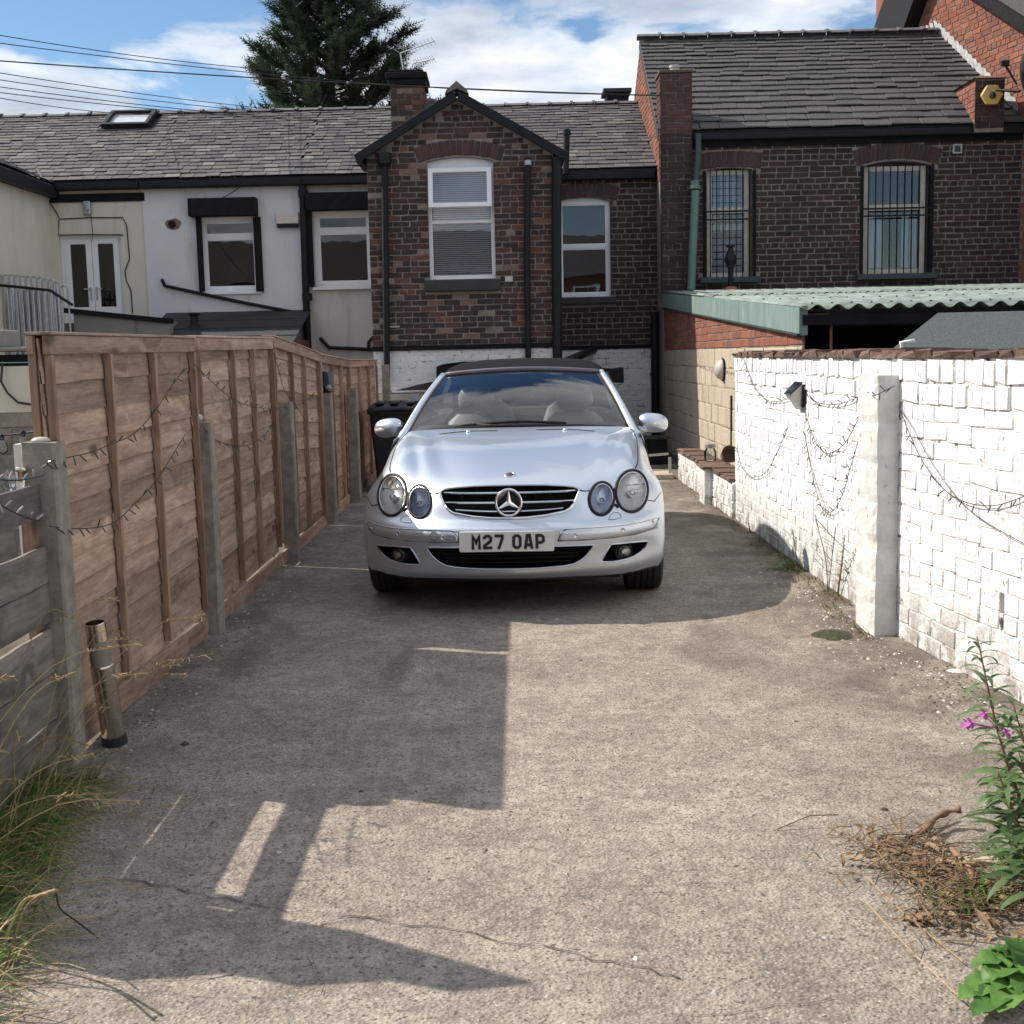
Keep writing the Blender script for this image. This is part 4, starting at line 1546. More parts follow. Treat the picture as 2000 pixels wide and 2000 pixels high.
# venetian blind behind
zb = wg[2] + .07
bl = []
while zb < zt1:
    bl.append(zb)
    zb += .0265
for z in bl:
    op = .40 if z > zm2 - .05 else 1.0
    m_ = MB()
    w_ = .024
    g_ = .80 + .35 * mnoise.noise((z * 5, 1, 1)) if z < zm2 else 1.25
    c1 = Vector((0, math.cos(g_) * w_ / 2, math.sin(g_) * w_ / 2))
    a, b = Vector((wg[0] + .055, YG + .140, z)), Vector((wg[1] - .055, YG + .140, z))
    m_.add([a - c1, b - c1, b + c1, a + c1], [(0, 1, 2, 3)])
    m_.build('blind_slat', M['blind'], f, fix=False)
mm = MB()
X0, X1, Z0, Z1, Y0, Y1 = wg[0] + .01, wg[1] - .01, wg[2] + .01, wg[3] - .01, YG + .16, YG + .78
mm.add([(X0, Y0, Z0), (X1, Y0, Z0), (X1, Y0, Z1), (X0, Y0, Z1), (X0, Y1, Z0), (X1, Y1, Z0), (X1, Y1, Z1), (X0, Y1, Z1)], [(4, 5, 6, 7), (0, 1, 5, 4), (3, 2, 6, 7), (0, 4, 7, 3), (1, 5, 6, 2)])
mm.build('interior', M['room'], f)
# gable roof: two planes running back into the main roof, verge boards, ridge end
ov = .12
for s, ex_, ez_ in ((-1, exl, ezl), (1, exr, ezr)):
    d = Vector((ex_ - apx, 0, ez_ - apz))
    L_ = d.length
    d.normalize()
    nn = Vector((0, 1, 0)).cross(d) * (1 if s < 0 else -1)
    if nn.z < 0:
        nn = -nn
    o_ = Vector((apx, YG - .12, apz + .02))
    MB().obox(o_, d, (0, 1, 0), nn, -.0, L_ + ov, 0, 4.3, .03, .06).build('roof', M['slate'], t)
    MB().obox(o_, d, (0, 1, 0), nn, .02, L_ + ov + .02, -.02, .03, -.045, .062).build('verge_board', M['black'], t, bevel=.006)
    p1 = o_ + d * (L_ + ov - .02) + nn * .0
    MB().beam(p1 + Vector((0, -.03, -.01)), p1 + Vector((0, .9, -.01)), .08, .07).build('gutter', M['black'], t)
B('ridge_end', M['ridge'], t, lambda m: m.slab(FRONT(YG - .15), [(apx - .15, apz + .03), (apx - .13, apz + .08), (apx, apz + .19), (apx + .13, apz + .08), (apx + .15, apz + .03), (apx, apz + .10)], n0=-.5, n1=0))
# recessed main wall to the right of the gable
wr = pbox(1090, 386, 1193, 580, YT)
hr = archrect(wr[0], wr[1], wr[2], wr[3], .05)
MB().slab(FRONT(YT), [(XC, -.06), (XR, -.06), (XR, WT), (XC, WT)], [hr], n0=-.25, n1=0).build('main_wall', M['mortar_dark'], t)
vb_ = voussoirs(t, YT, wr[0] - .05, wr[1] + .06, wr[3] - .055, .06, .20, 13, 'archbrick')
zB2 = at(1180, 682, YT).z
sl = pbox(1092, 580, 1203, 594, YT)
its = courses(FRONT(YT), [(XG1 - .1, zB2 + .06), (XR, zB2 + .06), (XR, WT), (XG1 - .1, WT)], [hr, vb_, rect(sl[0], sl[1], sl[2], sl[3])], .228, .080, .014, .004, 'garden', .004)
lay(t, 'brick', its, M['rbrick'], PIECES_R, 300)
MB().slab(FRONT(YT), rect(XG1 - .1, XR, -.05, zB2), n0=0, n1=.012).build('painted_band', M['wmortar'], t)
lay(t, 'painted_brick', courses(FRONT(YT), rect(XG1 - .1, XR - .12, .3, zB2 - .01), [], .228, .0785, .006, .016, 'garden', .003), M['wbrick'], PIECES_R, 300)
MB().box(XG1 - .1, XR - .01, YT - .03, YT - .001, zB2 + .002, zB2 + .058).build('black_band', M['blackmat'], t)
MB().box(sl[0], sl[1], YT - .08, YT + .03, sl[2], sl[3] - .003).build('sill', M['stone_sill'], t, bevel=.012)
window(t, YT, (wr[0], wr[1], wr[2], wr[3] - .03), (at(1143, 481, YT).z,), .06, pane='pane')
MB().slab(FRONT(YT + .06), [p for p in archrect(wr[0], wr[1], wr[3] - .0301, wr[3], .0300)], n0=-.04, n1=0).build('arch_infill', M['upvc'], t)
roof_part(t, XC, XR, 300)
MB().box(XG1 - .05, XR - .02, YT - .14, YT - .02, zE - .13, zE - .01).build('gutter', M['black'], t, bevel=.02)
ch = pbox(763, 150, 829, 262, 18.95)
czt = at(796, 166, 18.95).z
cy0, cy1 = 18.95, 19.6
MB().box(ch[0] + .01, ch[1] - .01, cy0 + .01, cy1, zE - .2, czt).build('chimney', M['mortar_dark'], t)
frc = FRONT(cy0 + .01)
its = courses(frc, rect(ch[0], ch[1], 3.9, czt), [], .225, .078, .010, .010, 'garden', .004)
frs = ((ch[1] - .01, cy0, 0), (0, 1, 0), (0, 0, 1), (1, 0, 0))
its += courses(frs, rect(.0, .6, 4.1, czt), [], .225, .078, .010, .010, 'garden', .004)
lay(t, 'chimney_brick', its, M['gbrick'], PIECES_R, 300)
ct = at(796, 136, 18.95).z
hcap = ct - czt
MB().box(ch[0] - .03, ch[1] + .03, cy0 - .03, cy1 + .03, czt + .002, czt + hcap * .4).box(ch[0] - .06, ch[1] + .05, cy0 - .06, cy1 + .05, czt + hcap * .4 + .002, ct - .04).box(ch[0] - .02, ch[1], cy0 - .02, cy1, ct - .038, ct).build('chimney_cap', M['blackmat'], t, bevel=.015)
MB().lathe([(.13, 0), (.15, .12), (.17, .14), (.15, .18), (.0, .19)], 18, (at(834, 212, 20.6).x, 20.6, zRd - .14)).build('roof_vent', M['ridge'], t, smooth=True, angle=40)
t2 = empty('downpipe', (XG0, YG - .08, 0), 0, 'black downpipe at the left edge of the brick gable', 'downpipe', 'downpipes on the houses')
a, b = at(751, 320, YG - .08), at(756, 738, YG - .08)
tubeo('pipe', M['black'], t2, [a, b, (b.x - .04, b.y - .06, b.z - .03)], .042, 12)
MB().lathe([(.05, -.02), (.09, .02), (.09, .14), (.085, .15)], 16, at(751, 323, YG - .08)).build('hopper', M['black'], t2, smooth=True, angle=40)
a = at(762, 638, YG - .08)
MB().beam((a.x - .08, YG - .03, a.z), (a.x + .12, YG - .03, a.z), .03, .02).build('bracket', M['grey_metal'], t2)
t2 = empty('downpipe', (.1, YG - .08, 0), 0, 'black soil pipe right of the open gable window', 'downpipe', 'downpipes on the houses')
tubeo('pipe', M['black'], t2, [at(1031, 308, YG - .07), at(1029, 500, YG - .07), at(1032, 720, YG - .07)], .040, 12)
MB().lathe([(.052, -.03), (.052, .03)], 14, at(1031, 318, YG - .07)).build('collar', M['grey_metal'], t2, smooth=True, angle=40)
t2 = empty('downpipe', (.8, YG - .08, 0), 0, 'thick black downpipe at the corner between the gable and the recessed window', 'downpipe', 'downpipes on the houses')
tubeo('pipe', M['black'], t2, [at(1087, 308, YG - .07), at(1087, 500, YG - .07), at(1089, 720, YG - .07)], .065, 12)
tubeo('branch', M['black'], t2, [at(1092, 712, YG - .07), at(1120, 700, YG + .1), at(1160, 683, YT - .06)], .055, 12)
t2 = empty('soil_vent_pipe', (.85, 18.3, 4), 0, 'thick black vent pipe rising over the slates right of the gable', 'vent pipe')
tubeo('pipe', M['black'], t2, [at(1105, 340, 18.4), at(1107, 262, 18.4)], .045, 12)
MB().lathe([(.055, -.02), (.055, .05), (.02, .08), (0, .085)], 14, at(1107, 261, 18.4)).build('cowl', M['black'], t2, smooth=True, angle=40)
a = at(966, 558, YG)
a = at(994, 545, YG)
tag(MB().box(a.x - .05, a.x + .05, YG - .03, YG - .001, a.z - .035, a.z + .035).build('air_brick', M['frost'], bevel=.004), 'small pale vent beside the black sill of the gable window', 'vent')
# black canvas roll and the dark board behind the car
t = empty('rolled_awning', (.3, YG - .3, 1.2), 0, 'black folded awning hanging on the white painted wall behind the car roof', 'awning')
r = random.Random(6)
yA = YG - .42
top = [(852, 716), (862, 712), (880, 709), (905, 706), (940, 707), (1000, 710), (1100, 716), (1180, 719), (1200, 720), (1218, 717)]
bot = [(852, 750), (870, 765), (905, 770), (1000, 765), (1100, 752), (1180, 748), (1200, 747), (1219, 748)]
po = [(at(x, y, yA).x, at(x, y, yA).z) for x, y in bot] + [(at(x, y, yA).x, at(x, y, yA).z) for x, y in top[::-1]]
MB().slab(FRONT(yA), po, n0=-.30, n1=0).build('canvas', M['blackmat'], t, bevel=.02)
for x in (870, 1205):
    a = at(x, 735, yA + .3)
    MB().box(a.x - .02, a.x + .02, yA + .3, YG - .002 if x < 1000 else YT - .02, a.z - .02, a.z + .02).build('bracket', M['black'], t)
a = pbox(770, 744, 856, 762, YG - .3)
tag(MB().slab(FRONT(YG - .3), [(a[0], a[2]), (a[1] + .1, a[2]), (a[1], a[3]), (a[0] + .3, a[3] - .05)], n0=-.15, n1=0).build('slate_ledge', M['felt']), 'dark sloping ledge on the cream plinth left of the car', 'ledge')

# small chimney on the rear slope
t = empty('rear_chimney', (2, 22.6, 5), 0, 'small dark chimney with a flat slab top beyond the terrace ridge', 'chimney')
b_ = pbox(1185, 176, 1228, 215, 22.6)
MB().box(b_[0], b_[1], 22.6, 23.1, b_[2] - .6, b_[3] - .04).build('stack', M['blackmat'], t)
MB().box(b_[0] - .06, b_[1] + .05, 22.55, 23.15, b_[3] - .038, b_[3] + .03).build('slab', M['felt'], t, bevel=.008)
MB().box(b_[0] - .02, b_[1] + .02, 22.58, 23.12, b_[2] - .02, b_[2] + .02).build('band', M['ridge'], t)

# -- dark brick building on the right
t = right = empty('brick_building', (5, 19, 0), 0, 'dark brown brick building on the right with two barred windows and a slate roof', 'house')
zR0 = at(1600, 252, 18.2).z
zR1 = at(1500, 74, 20.6).z
vR = Vector((0, 20.6 - 18.2, zR1 - zR0))
LR = vR.length
vR.normalize()
frR = (Vector((0, 18.2, zR0)), Vector((1, 0, 0)), vR, Vector((1, 0, 0)).cross(vR))
XP1 = at(1353, 400, 18.1).x
XR1 = 8.6
WR = zR0 - .06
w1 = pbox(1383, 330, 1466, 541, YR)
w2 = pbox(1690, 322, 1812, 534, YR)
h1, h2 = archrect(w1[0] - .02, w1[1] + .02, w1[2], w1[3] + .02, .03), archrect(w2[0] - .04, w2[1] + .04, w2[2], w2[3] + .06, .07)
MB().slab(FRONT(YR), [(XP1 - .3, -.06), (XR1, -.06), (XR1, WR), (XP1 - .3, WR)], [h1, h2], n0=-.25, n1=0).build('front_wall', M['mortar_dark'], t)
v1 = voussoirs(t, YR, w1[0] - .09, w1[1] + .09, w1[3] - .005, .03, .22, 13, 'archbrick')
v2 = voussoirs(t, YR, w2[0] - .10, w2[1] + .10, w2[3] + .0, .08, .22, 19, 'archbrick')
its = courses(FRONT(YR), [(XP1, 2.10), (7.6, 2.10), (7.6, WR), (XP1, WR)], [h1, h2, v1, v2, rect(w1[0] - .14, w1[1] + .14, w1[2] - .09, w1[2]), rect(w2[0] - .1, w2[1] + .1, w2[2] - .09, w2[2])], .232, .0815, .015, .004, 'garden', .004)
lay(t, 'brick', its, M['rbrick'], PIECES_R, 300, key=lambda it: (Vector(it[0]) - Vector((4.3, 16, 3.2))).length)
for wn_, mid in ((w1, 409), (w2, 403)):
    zmid = at((1424 if wn_ is w1 else 1751), mid, YR).z
    f = window(t, YR, wn_, (zmid,), .055, mat='upvc_cream', pane='pane', back='room_g' if wn_ is w1 else 'room', recess=.12)
    if wn_ is w1:
        for z in np.arange(wn_[2] + .08, wn_[3] - .05, .10):
            MB().box(wn_[0] + .06, wn_[1] - .06, YR + .24, YR + .244, z, z + .085).build('blind_slat', M['blind'], f)
    else:
        for k_ in range(6):  # pale and plum strips stand in for houses reflected in the pane
            xq = wn_[0] + .12 + k_ * .12
            MB().box(xq, xq + .10, YR + .26, YR + .264, wn_[2] + .1, zmid - .1 - .05 * (k_ % 2)).build('reflection_strip', M['purplebrick'] if k_ in (2, 3) else M['blind'], f)
    # bars fixed across the opening
    g_ = empty('window_bars', ((wn_[0] + wn_[1]) / 2, YR - .03, wn_[2]), 0,
               'black iron bars over the narrow left window of the brown brick building' if wn_ is w1 else 'black iron bars over the wide right window of the brown brick building', 'window bars', 'iron bars on the windows')
    nb = 7 if wn_ is w1 else 9
    for i in range(nb):
        x = wn_[0] - .02 + (wn_[1] - wn_[0] + .04) * (i + .5) / nb
        tubeo('bar', M['black'], g_, [(x, YR - .03, wn_[2] + .0), (x, YR - .03, wn_[3] - .02)], .0085, 6)
    zc = at(1424, 429, YR).z
    MB().box(wn_[0] - .05, wn_[1] + .05, YR - .045, YR - .038, zc - .012, zc + .012).build('cross_bar', M['black'], g_)
    MB().box(wn_[0] - .05, wn_[1] + .05, YR - .045, YR - .038, zmid - .03 - .012, zmid - .03 + .012).build('cross_bar', M['black'], g_)
    MB().box(wn_[0] - .13, wn_[1] + .13, YR - .10, YR + .06, wn_[2] - .088, wn_[2] - .003).build('sill', M['green_s'], t, bevel=.01)
    for s_ in (wn_[0] - .075, wn_[1] + .03):
        MB().box(s_, s_ + .045, YR - .014, YR + .10, wn_[2], wn_[3] - .02).build('reveal', M['blackmat'], t)
a = at(1869, 291, YR)
l_ = tag(MB().slab(FRONT(YR), rect(a.x - .065, a.x + .065, a.z - .065, a.z + .065), [rect(a.x - .045, a.x + .045, a.z - .045, a.z + .045)], n0=0, n1=.03).build('vent_grille', M['lead']), 'square grey vent grille high on the brown brick wall', 'vent')
MB().box(a.x - .044, a.x + .044, YR - .012, YR - .001, a.z - .044, a.z + .044).build('mesh', M['green_s'], l_)
MB().box(XP1 + .01, XR1, YR - .14, YR - .03, zR0 - .12, zR0 - .02).build('gutter', M['black'], t, bevel=.02)
MB().box(XP1 + .01, XR1, YR - .029, YR + .01, zR0 - .20, zR0 - .02).build('fascia', M['blackmat'], t)
xr0, xr1 = 7.40, 6.95
pol = [(XR - .03, 0), (xr0, 0), (xr1, LR - .02), (XR - .03, LR - .02)]
MB().slab(frR, [(XR - .02, 0), (9.0, 0), (9.0, LR), (XR - .02, LR)], n0=-.12, n1=0).build('roof_deck', M['slatebase'], t)
exR = lambda z: .205 - .032 * z
lay(t, 'slate', slates(frR, pol, .36, exR, .016, .018, kick=.034), M['slate_r'], PIECES, 300, 'slating', key=lambda it: it[0][2])
ridge_tiles(t, (XR - .05, 20.6, zR1 + .10), (xr1 + .1, 20.6, zR1 + .10), .385, .13, .08)
MB().add([(XR, 20.6, zR1), (9, 20.6, zR1), (9, 23.4, zR0), (XR, 23.4, zR0)], [(0, 1, 2, 3)]).build('rear_roof', M['slate_r'], t)
frW = ((XR, 23.0, 0), (0, -1, 0), (0, 0, 1), (-1, 0, 0))
gz = lambda y: zR0 + (zR1 - zR0) * ((y - 18.2) / 2.4 if y < 20.6 else (23.0 - y) / 2.4) - .03
pw = [(0, 2.0), (4.8, 2.0), (4.8, gz(18.2)), (2.4, gz(20.6)), (0, gz(23.0))]
MB().slab(frW, pw, n0=-.25, n1=0).build('side_wall', M['mortar'], t)
lay(t, 'side_brick', courses(frW, [(1.6, 3.8), (4.8, 3.8), (4.8, gz(18.2)), (2.4, gz(20.6)), (1.6, gz(21.4))], [], .228, .0815, .010, .008, 'garden', .005), M['redbrick'], PIECES_R, 300)
# chimney pier at its left corner
pz1 = at(1322, 142, 18.1).z
MB().box(XR + .012, XP1 - .012, 18.112, 18.6, -.06, pz1 - .01).build('pier', M['mortar_dark'], t)
zpl = at(1322, 262, 18.1).z
for nm, ma, za, zb in (('pier_brick', 'rbrick', 2.1, zpl), ('plum_brick', 'purplebrick', zpl, pz1)):
    its = courses(FRONT(18.112), rect(XR, XP1, za, zb), [], .228, .0815, .010, .010, 'garden', .003)
    its += courses(((XR + .012, 18.6, 0), (0, -1, 0), (0, 0, 1), (-1, 0, 0)), rect(0, .5, za, zb), [], .228, .0815, .010, .010, 'garden', .003)
    its += courses(((XP1 - .012, 18.1, 0), (0, 1, 0), (0, 0, 1), (1, 0, 0)), rect(0, .5, max(za, zR0), zb), [], .228, .0815, .010, .010, 'garden', .003) if zb > zR0 else []
    lay(t, nm, its, M[ma], PIECES_R, 300)
MB().box(XR - .015, XP1 + .01, 18.08, 18.62, pz1, pz1 + .04).build('pier_cap', M['coping'], t, bevel=.01)
MB().lathe([(.07, 0), (.065, .07), (.08, .08), (.08, .11), (.06, .115)], 16, (XR + .24, 18.35, pz1 + .04)).build('chimney_pot', M['frost'], t, smooth=True, angle=40)
tag(tubeo('corner_pipe', M['black'], None, [(2.135, 18.42, 0), (2.135, 18.42, 1.98)], .06, 12), 'black pipe standing in the shaded corner beside the block wall', 'pipe')
# green rainwater pipe
t2 = empty('rainwater_pipe', (2.7, 18.1, 2.3), 0, 'green painted rainwater pipe rising from the corrugated roof', 'downpipe', 'downpipes on the houses')
tubeo('pipe', M['green_p'], t2, [at(1358, 372, 18.0), at(1350, 566, 18.0)], .058, 14)
MB().lathe([(.062, -.03), (.082, -.02), (.082, .02), (.062, .03), (.062, .09), (.05, .095)], 16, at(1357, 366, 18.0)).build('collar', M['green_p'], t2, smooth=True, angle=40)
tubeo('upper_pipe', M['green_s'], t2, [at(1359, 356, 18.03), at(1364, 300, 18.03), at(1364, 262, 18.08)], .042, 12)
t2 = empty('flue', (3.1, 17.9, 2.2), 0, 'black flue cowl on a terracotta collar in front of the left barred window', 'flue')
a = at(1427, 566, 17.9)
MB().lathe([(.11, -.03), (.10, .02), (.06, .045)], 18, a).build('collar', M['terracotta'], t2, smooth=True, angle=40)
MB().lathe([(.04, .03), (.04, .30), (.055, .31), (.055, .34), (.05, .35)], 16, a).build('pipe', M['black'], t2, smooth=True, angle=40)
MB().lathe([(.05, .33), (.09, .40), (.09, .42), (.04, .55), (.03, .57), (.03, .585), (.06, .59), (.06, .62), (.0, .63)], 16, a).build('cowl', M['black'], t2, smooth=True, angle=40)

# stub chimney with the hexagonal alarm and the dish arm
t = empty('stub_chimney', (7, 18.4, 4.5), 0, 'short brick chimney at the right eave with a yellow hexagonal alarm on it', 'chimney')
b_ = pbox(1905, 152, 1962, 243, 18.1)
MB().box(b_[0] + .012, b_[1], 18.112, 18.95, b_[2] - .1, b_[3] - .012).build('stack', M['mortar_dark'], t)
its = courses(FRONT(18.112), rect(b_[0], b_[1], b_[2] - .05, b_[3] - .01), [], .228, .0815, .008, .008, 'garden', .003)
lay(t, 'brick', its, M['rbrick'], PIECES_R)
its = courses(((b_[0] + .012, 18.95, 0), (0, -1, 0), (0, 0, 1), (-1, 0, 0)), rect(0, .84, b_[2] + .02, b_[3] - .01), [], .228, .0815, .010, .010, 'garden', .003)
lay(t, 'side_brick', its, M['redbrick'], PIECES_R)
MB().add([(b_[0] - .03, 18.08, b_[3]), (b_[1] + .03, 18.08, b_[3]), (b_[1] + .03, 19, b_[3]), (b_[0] - .03, 19, b_[3]), ((b_[0] + b_[1]) / 2, 18.5, b_[3] + .12)], [(0, 1, 4), (1, 2, 4), (2, 3, 4), (3, 0, 4), (0, 3, 2, 1)]).build('cap', M['terracotta'] if False else M['coping'], t)
a = at(1936, 186, 18.06)
hexp = [(a.x + .15 * math.cos(q), a.z + .15 * math.sin(q)) for q in [i * math.pi / 3 for i in range(6)]]
l_ = tag(MB().slab(FRONT(18.09), hexp, n0=0, n1=.08).build('alarm_box', plain('alarm_yellow', (.62, .40, .12), .45), bevel=.012), 'yellow hexagonal alarm box on the short right chimney', 'alarm box')
MB().lathe([(.05, 0), (.045, .02), (0, .024)], 14, (a.x, 18.01, a.z - .01), (0, -1, 0)).build('lens', M['solar'], l_, smooth=True)
t2 = empty('satellite_dish', (7.4, 17.9, 4.9), 0, 'dark satellite dish seen edge-on at the right edge', 'satellite dish')
d0, d1 = at(1946, 176, 17.9), at(1992, 178, 17.6)
tubeo('arm', M['black'], t2, [d0, d1], .02, 8)
c_ = at(1994, 143, 17.6)
MB().lathe([(.0, 0), (.15, .015), (.25, .05), (.30, .09), (.295, .095), (.24, .056), (.0, .008)], 28, c_, (.98, -.18, .10)).build('dish', M['trim'], t2, smooth=True)
tubeo('feed_arm', M['trim'], t2, [c_ + Vector((-.05, 0, -.15)), c_ + Vector((-.22, 0, .12))], .014, 8)
MB().box(c_.x - .27, c_.x - .17, c_.y - .03, c_.y + .03, c_.z + .10, c_.z + .17).build('receiver', M['trim'], t2)

# -- tall red brick gable at the right edge
t = empty('red_brick_house', (8, 20, 3), 0, 'tall red brick house end with a dark overhanging verge at top right', 'house')
dW = Vector((.46, -2.30, 0)).normalized()
oW = Vector((6.9, 20.6, 0)) - dW * 2.2
nW = Vector((dW.y, -dW.x, 0))
if nW.x > 0:
    nW = -nW
frG = (oW, dW, Vector((0, 0, 1)), nW)


def sG(y):
    return (y - oW.y) / dW.y


apY, apZ = 20.58, 7.28
lz = lambda y: 6.5 + 1.18 * (21.25 - y)
rz_ = lambda y: 6.42 + .625 * (y - 19.2)
pg = [(sG(22.3), 2), (sG(15.5), 2), (sG(15.5), rz_(15.5)), (sG(apY), apZ), (sG(22.3), lz(22.3))]
MB().slab(frG, pg, n0=-.3, n1=0).build('gable_wall', M['mortar'], t)
its = courses(frG, [(sG(21.9), 4.0), (sG(18.45), 4.0), (sG(18.45), 2.1), (sG(16.0), 2.1), (sG(16.0), rz_(16.0)), (sG(apY), apZ), (sG(21.9), lz(21.9))], [], .228, .0815, .010, .009, 'garden', .005)
its = [i_ for i_ in its if i_[0][1] > 20.7 or i_[0][2] > zR0 + (zR1 - zR0) * (min(i_[0][1], 20.6) - 18.2) / 2.4 - .1 or i_[0][1] < 18.3]
lay(t, 'brick', its, M['redbrick'], PIECES_R, 300)
for a, b, wd in (((22.3, lz(22.3)), (apY, apZ), .92), ((15.5, rz_(15.5)), (apY, apZ), .16)):
    p, q = Vector((sG(a[0]), a[1])), Vector((sG(b[0]), b[1]))
    d = (q - p).normalized()
    s_ = Vector((-d.y, d.x)) * wd * (1 if a[0] > 20 else -1)
    if s_.y < 0:
        s_ = -s_
    MB().slab(frG, [tuple(p), tuple(q), tuple(q + s_), tuple(p + s_)], n0=-.2, n1=.25).build('verge', M['black'] if a[0] > 20 else M['blackmat'], t)
p, q = Vector((sG(15.5), rz_(15.5) + .18)), Vector((sG(apY), apZ + .18))
MB().slab(frG, [tuple(p), tuple(q), tuple(q + Vector((0, .5))), tuple(p + Vector((0, .5)))], n0=-.6, n1=.20).build('roof', M['slate_r'], t)
# stepped lead flashing up the abutment, one soaker per course
k = 0
y = 18.5
while y < 21.0:
    z = zR0 + (zR1 - zR0) * (min(y, 20.6) - 18.2) / 2.4 + .03
    s0 = sG(y)
    MB().slab(frG, [(s0, z - .02), (s0 + .10, z - .10), (s0 + .10, z + .02), (s0 + .03, z + .16), (s0 - .07, z + .20), (s0 - .02, z + .08)], n0=.012, n1=.022 + .003 * (k % 2)).build('lead_flashing', M['lead'], t)
    y += .125
    k += 1
MB().box(at(1735, 30, 23.5).x - .02, at(1752, 30, 23.5).x + .3, 23.5, 24.2, 5.5, at(1740, -30, 23.5).z).build('chimney', M['redbrick'], t)

# -- left yard things: lean-to, parapet, railing, yard wall
t = empty('lean_to', (-3.9, 17.9, 0), 0, 'lean-to with a black felt roof and a vent below the white house', 'lean-to')
p = [at(300, 618, 18.5), at(592, 614, 18.5), at(580, 655, 17.2), at(300, 662, 17.2)]
z_a, z_b = p[0].z, p[3].z
x0, x1 = at(290, 640, 17.6).x, at(588, 640, 17.6).x
m = MB()
vs = [Vector((x0, YT - .03, z_a)), Vector((x1, YT - .03, z_a)), Vector((x1 - .02, 17.0, z_b - .1)), Vector((x0, 17.0, z_b - .1))]
for i in range(4):
    f0, f1 = i / 4, (i + 1) / 4 + .04
    a0, a1, b0, b1 = vs[0].lerp(vs[3], f0), vs[0].lerp(vs[3], min(f1, 1)), vs[1].lerp(vs[2], f0), vs[1].lerp(vs[2], min(f1, 1))
    up = Vector((0, 0, .012 * (4 - i)))
    mm = MB()
    q = [a0 + up, b0 + up, b1 + up, a1 + up]
    mm.add([*q, *[k - Vector((0, 0, .012)) for k in q]], [(0, 1, 2, 3), (7, 6, 5, 4), (0, 4, 5, 1), (2, 6, 7, 3), (1, 5, 6, 2), (3, 7, 4, 0)])
    mm.build('felt_strip', M['felt'], t)
MB().box(x0, x1 - .02, 17.05, 17.15, 0, z_b - .12).build('wall', M['greyrender'], t)
MB().box(x1 - .14, x1 - .03, 17.15, YT - .03, 0, z_b - .05).build('side_wall', M['redbrick'], t)
a = at(380, 640, 17.8)
MB().lathe([(.15, -.06), (.10, .0), (.055, .06), (.055, .17), (.085, .175), (.085, .20), (.0, .205)], 18, (a.x, 17.8, a.z)).build('vent', M['black'], t, smooth=True, angle=40)
t = empty('landing_parapet', (-6, 17.3, 0), 0, 'stained parapet wall with a black coping below the double doors', 'parapet')
p0, p1 = at(143, 608, 17.4), at(330, 622, 17.4)
MB().slab(FRONT(17.4), [(p0.x, 0), (p1.x, 0), (p1.x, p1.z - .06), (p0.x, p0.z - .02)], n0=-.2, n1=0).build('wall', M['greyrender'], t)
MB().slab(FRONT(17.37), [(p0.x - .12, p0.z - .02), (p1.x, p1.z - .07), (p1.x, p1.z), (p0.x - .12, p0.z + .05)], n0=-.26, n1=0).build('coping', M['blackmat'], t)
t = empty('landing', (-7, 18, 0), 0, 'pale landing floor behind the metal railing', 'landing')
MB().box(XW + .02, p1.x - .05, 17.62, YT - .03, 0, 1.98).build('deck', M['greyrender'], t)
t = empty('bow_top_railing', (-6.7, 16.5, 1), 0, 'galvanised bow-topped railing in front of the cream wing', 'railing')
yr = 16.6
tops = [(-30, 534), (4, 537), (16, 537), (27, 538), (38, 539), (49, 540), (60, 541), (71, 542), (82, 544), (93, 546), (103, 551), (117, 558), (132, 566)]
prev = None
for i in range(len(tops) - 1):
    a, b = at(*tops[i], yr), at(*tops[i + 1], yr)
    zb_ = 1.15
    rr = (b.x - a.x) * .62
    if i >= 10:
        rr = .05
    cx = a.x + rr
    zt = a.z - rr
    pts = [(cx - rr, yr, zb_)] + [(cx + rr * math.cos(q), yr, zt + rr * math.sin(q)) for q in [math.pi - k * math.pi / 8 for k in range(9)]] + [(cx + rr, yr, zb_)]
    tubeo('bow', M['grey_metal'], t, pts, .012, 7)
rl = [at(x, y, yr - .02) for x, y in ((-40, 556), (0, 557), (60, 563), (98, 567), (142, 596))]
tubeo('rail', M['black'], t, rl, .018, 8)
for z in (1.2,):
    tubeo('lower_rail', M['grey_metal'], t, [(at(-40, 600, yr).x, yr, z), (at(130, 600, yr).x, yr, z)], .016, 8)
t = empty('corrugated_screen', (-6.5, 16.8, 1), 0, 'pale metal sheeting behind the bow-topped railing', 'sheeting')
P = []
xa, xb = at(-60, 600, 16.8).x, at(118, 600, 16.8).x
for z in (.9, at(40, 566, 16.8).z):
    P.append([(xa + (xb - xa) * i / 80, 16.8 + .02 * math.sin(i * 1.1), z) for i in range(81)])
MB().grid(P).build('sheet', M['grey_metal'], t, smooth=True, solid=.004)

# neighbour's yard seen over the low plank fence
t = empty('yard_wall', (-3.6, 8.2, 0), 0, 'cream and grey painted yard wall seen over the low plank fence', 'wall')
yw = 8.0
c0 = pbox(-60, 716, 70, 806, yw)
MB().box(c0[0] - 2, c0[1] + .6, yw, yw + .2, c0[2], c0[3]).build('cream_band', M['cream'], t)
gz0 = .0
MB().box(c0[0] - 2, c0[1] + .6, yw + .012, yw + .2, 0, c0[2] - .002).build('wall_core', M['mortar'], t)
lay(t, 'block', courses(FRONT(yw + .012), rect(c0[0] - .8, c0[1] + .6, .02, c0[2]), [], .42, .165, .012, .008, 'stretcher', .005), M['post'], PIECES_R, 300)
lz0 = at(20, 705, yw).z
MB().box(c0[0] - 2, c0[1] + .6, yw + .05, yw + .2, c0[3] + .002, lz0 + .04).build('dark_gap', M['blackmat'], t)
MB().box(c0[0] - 2, c0[1] + .6, yw - .05, yw + .3, lz0 + .06, at(20, 678, yw).z).build('ledge', M['greyrender'], t, bevel=.01)
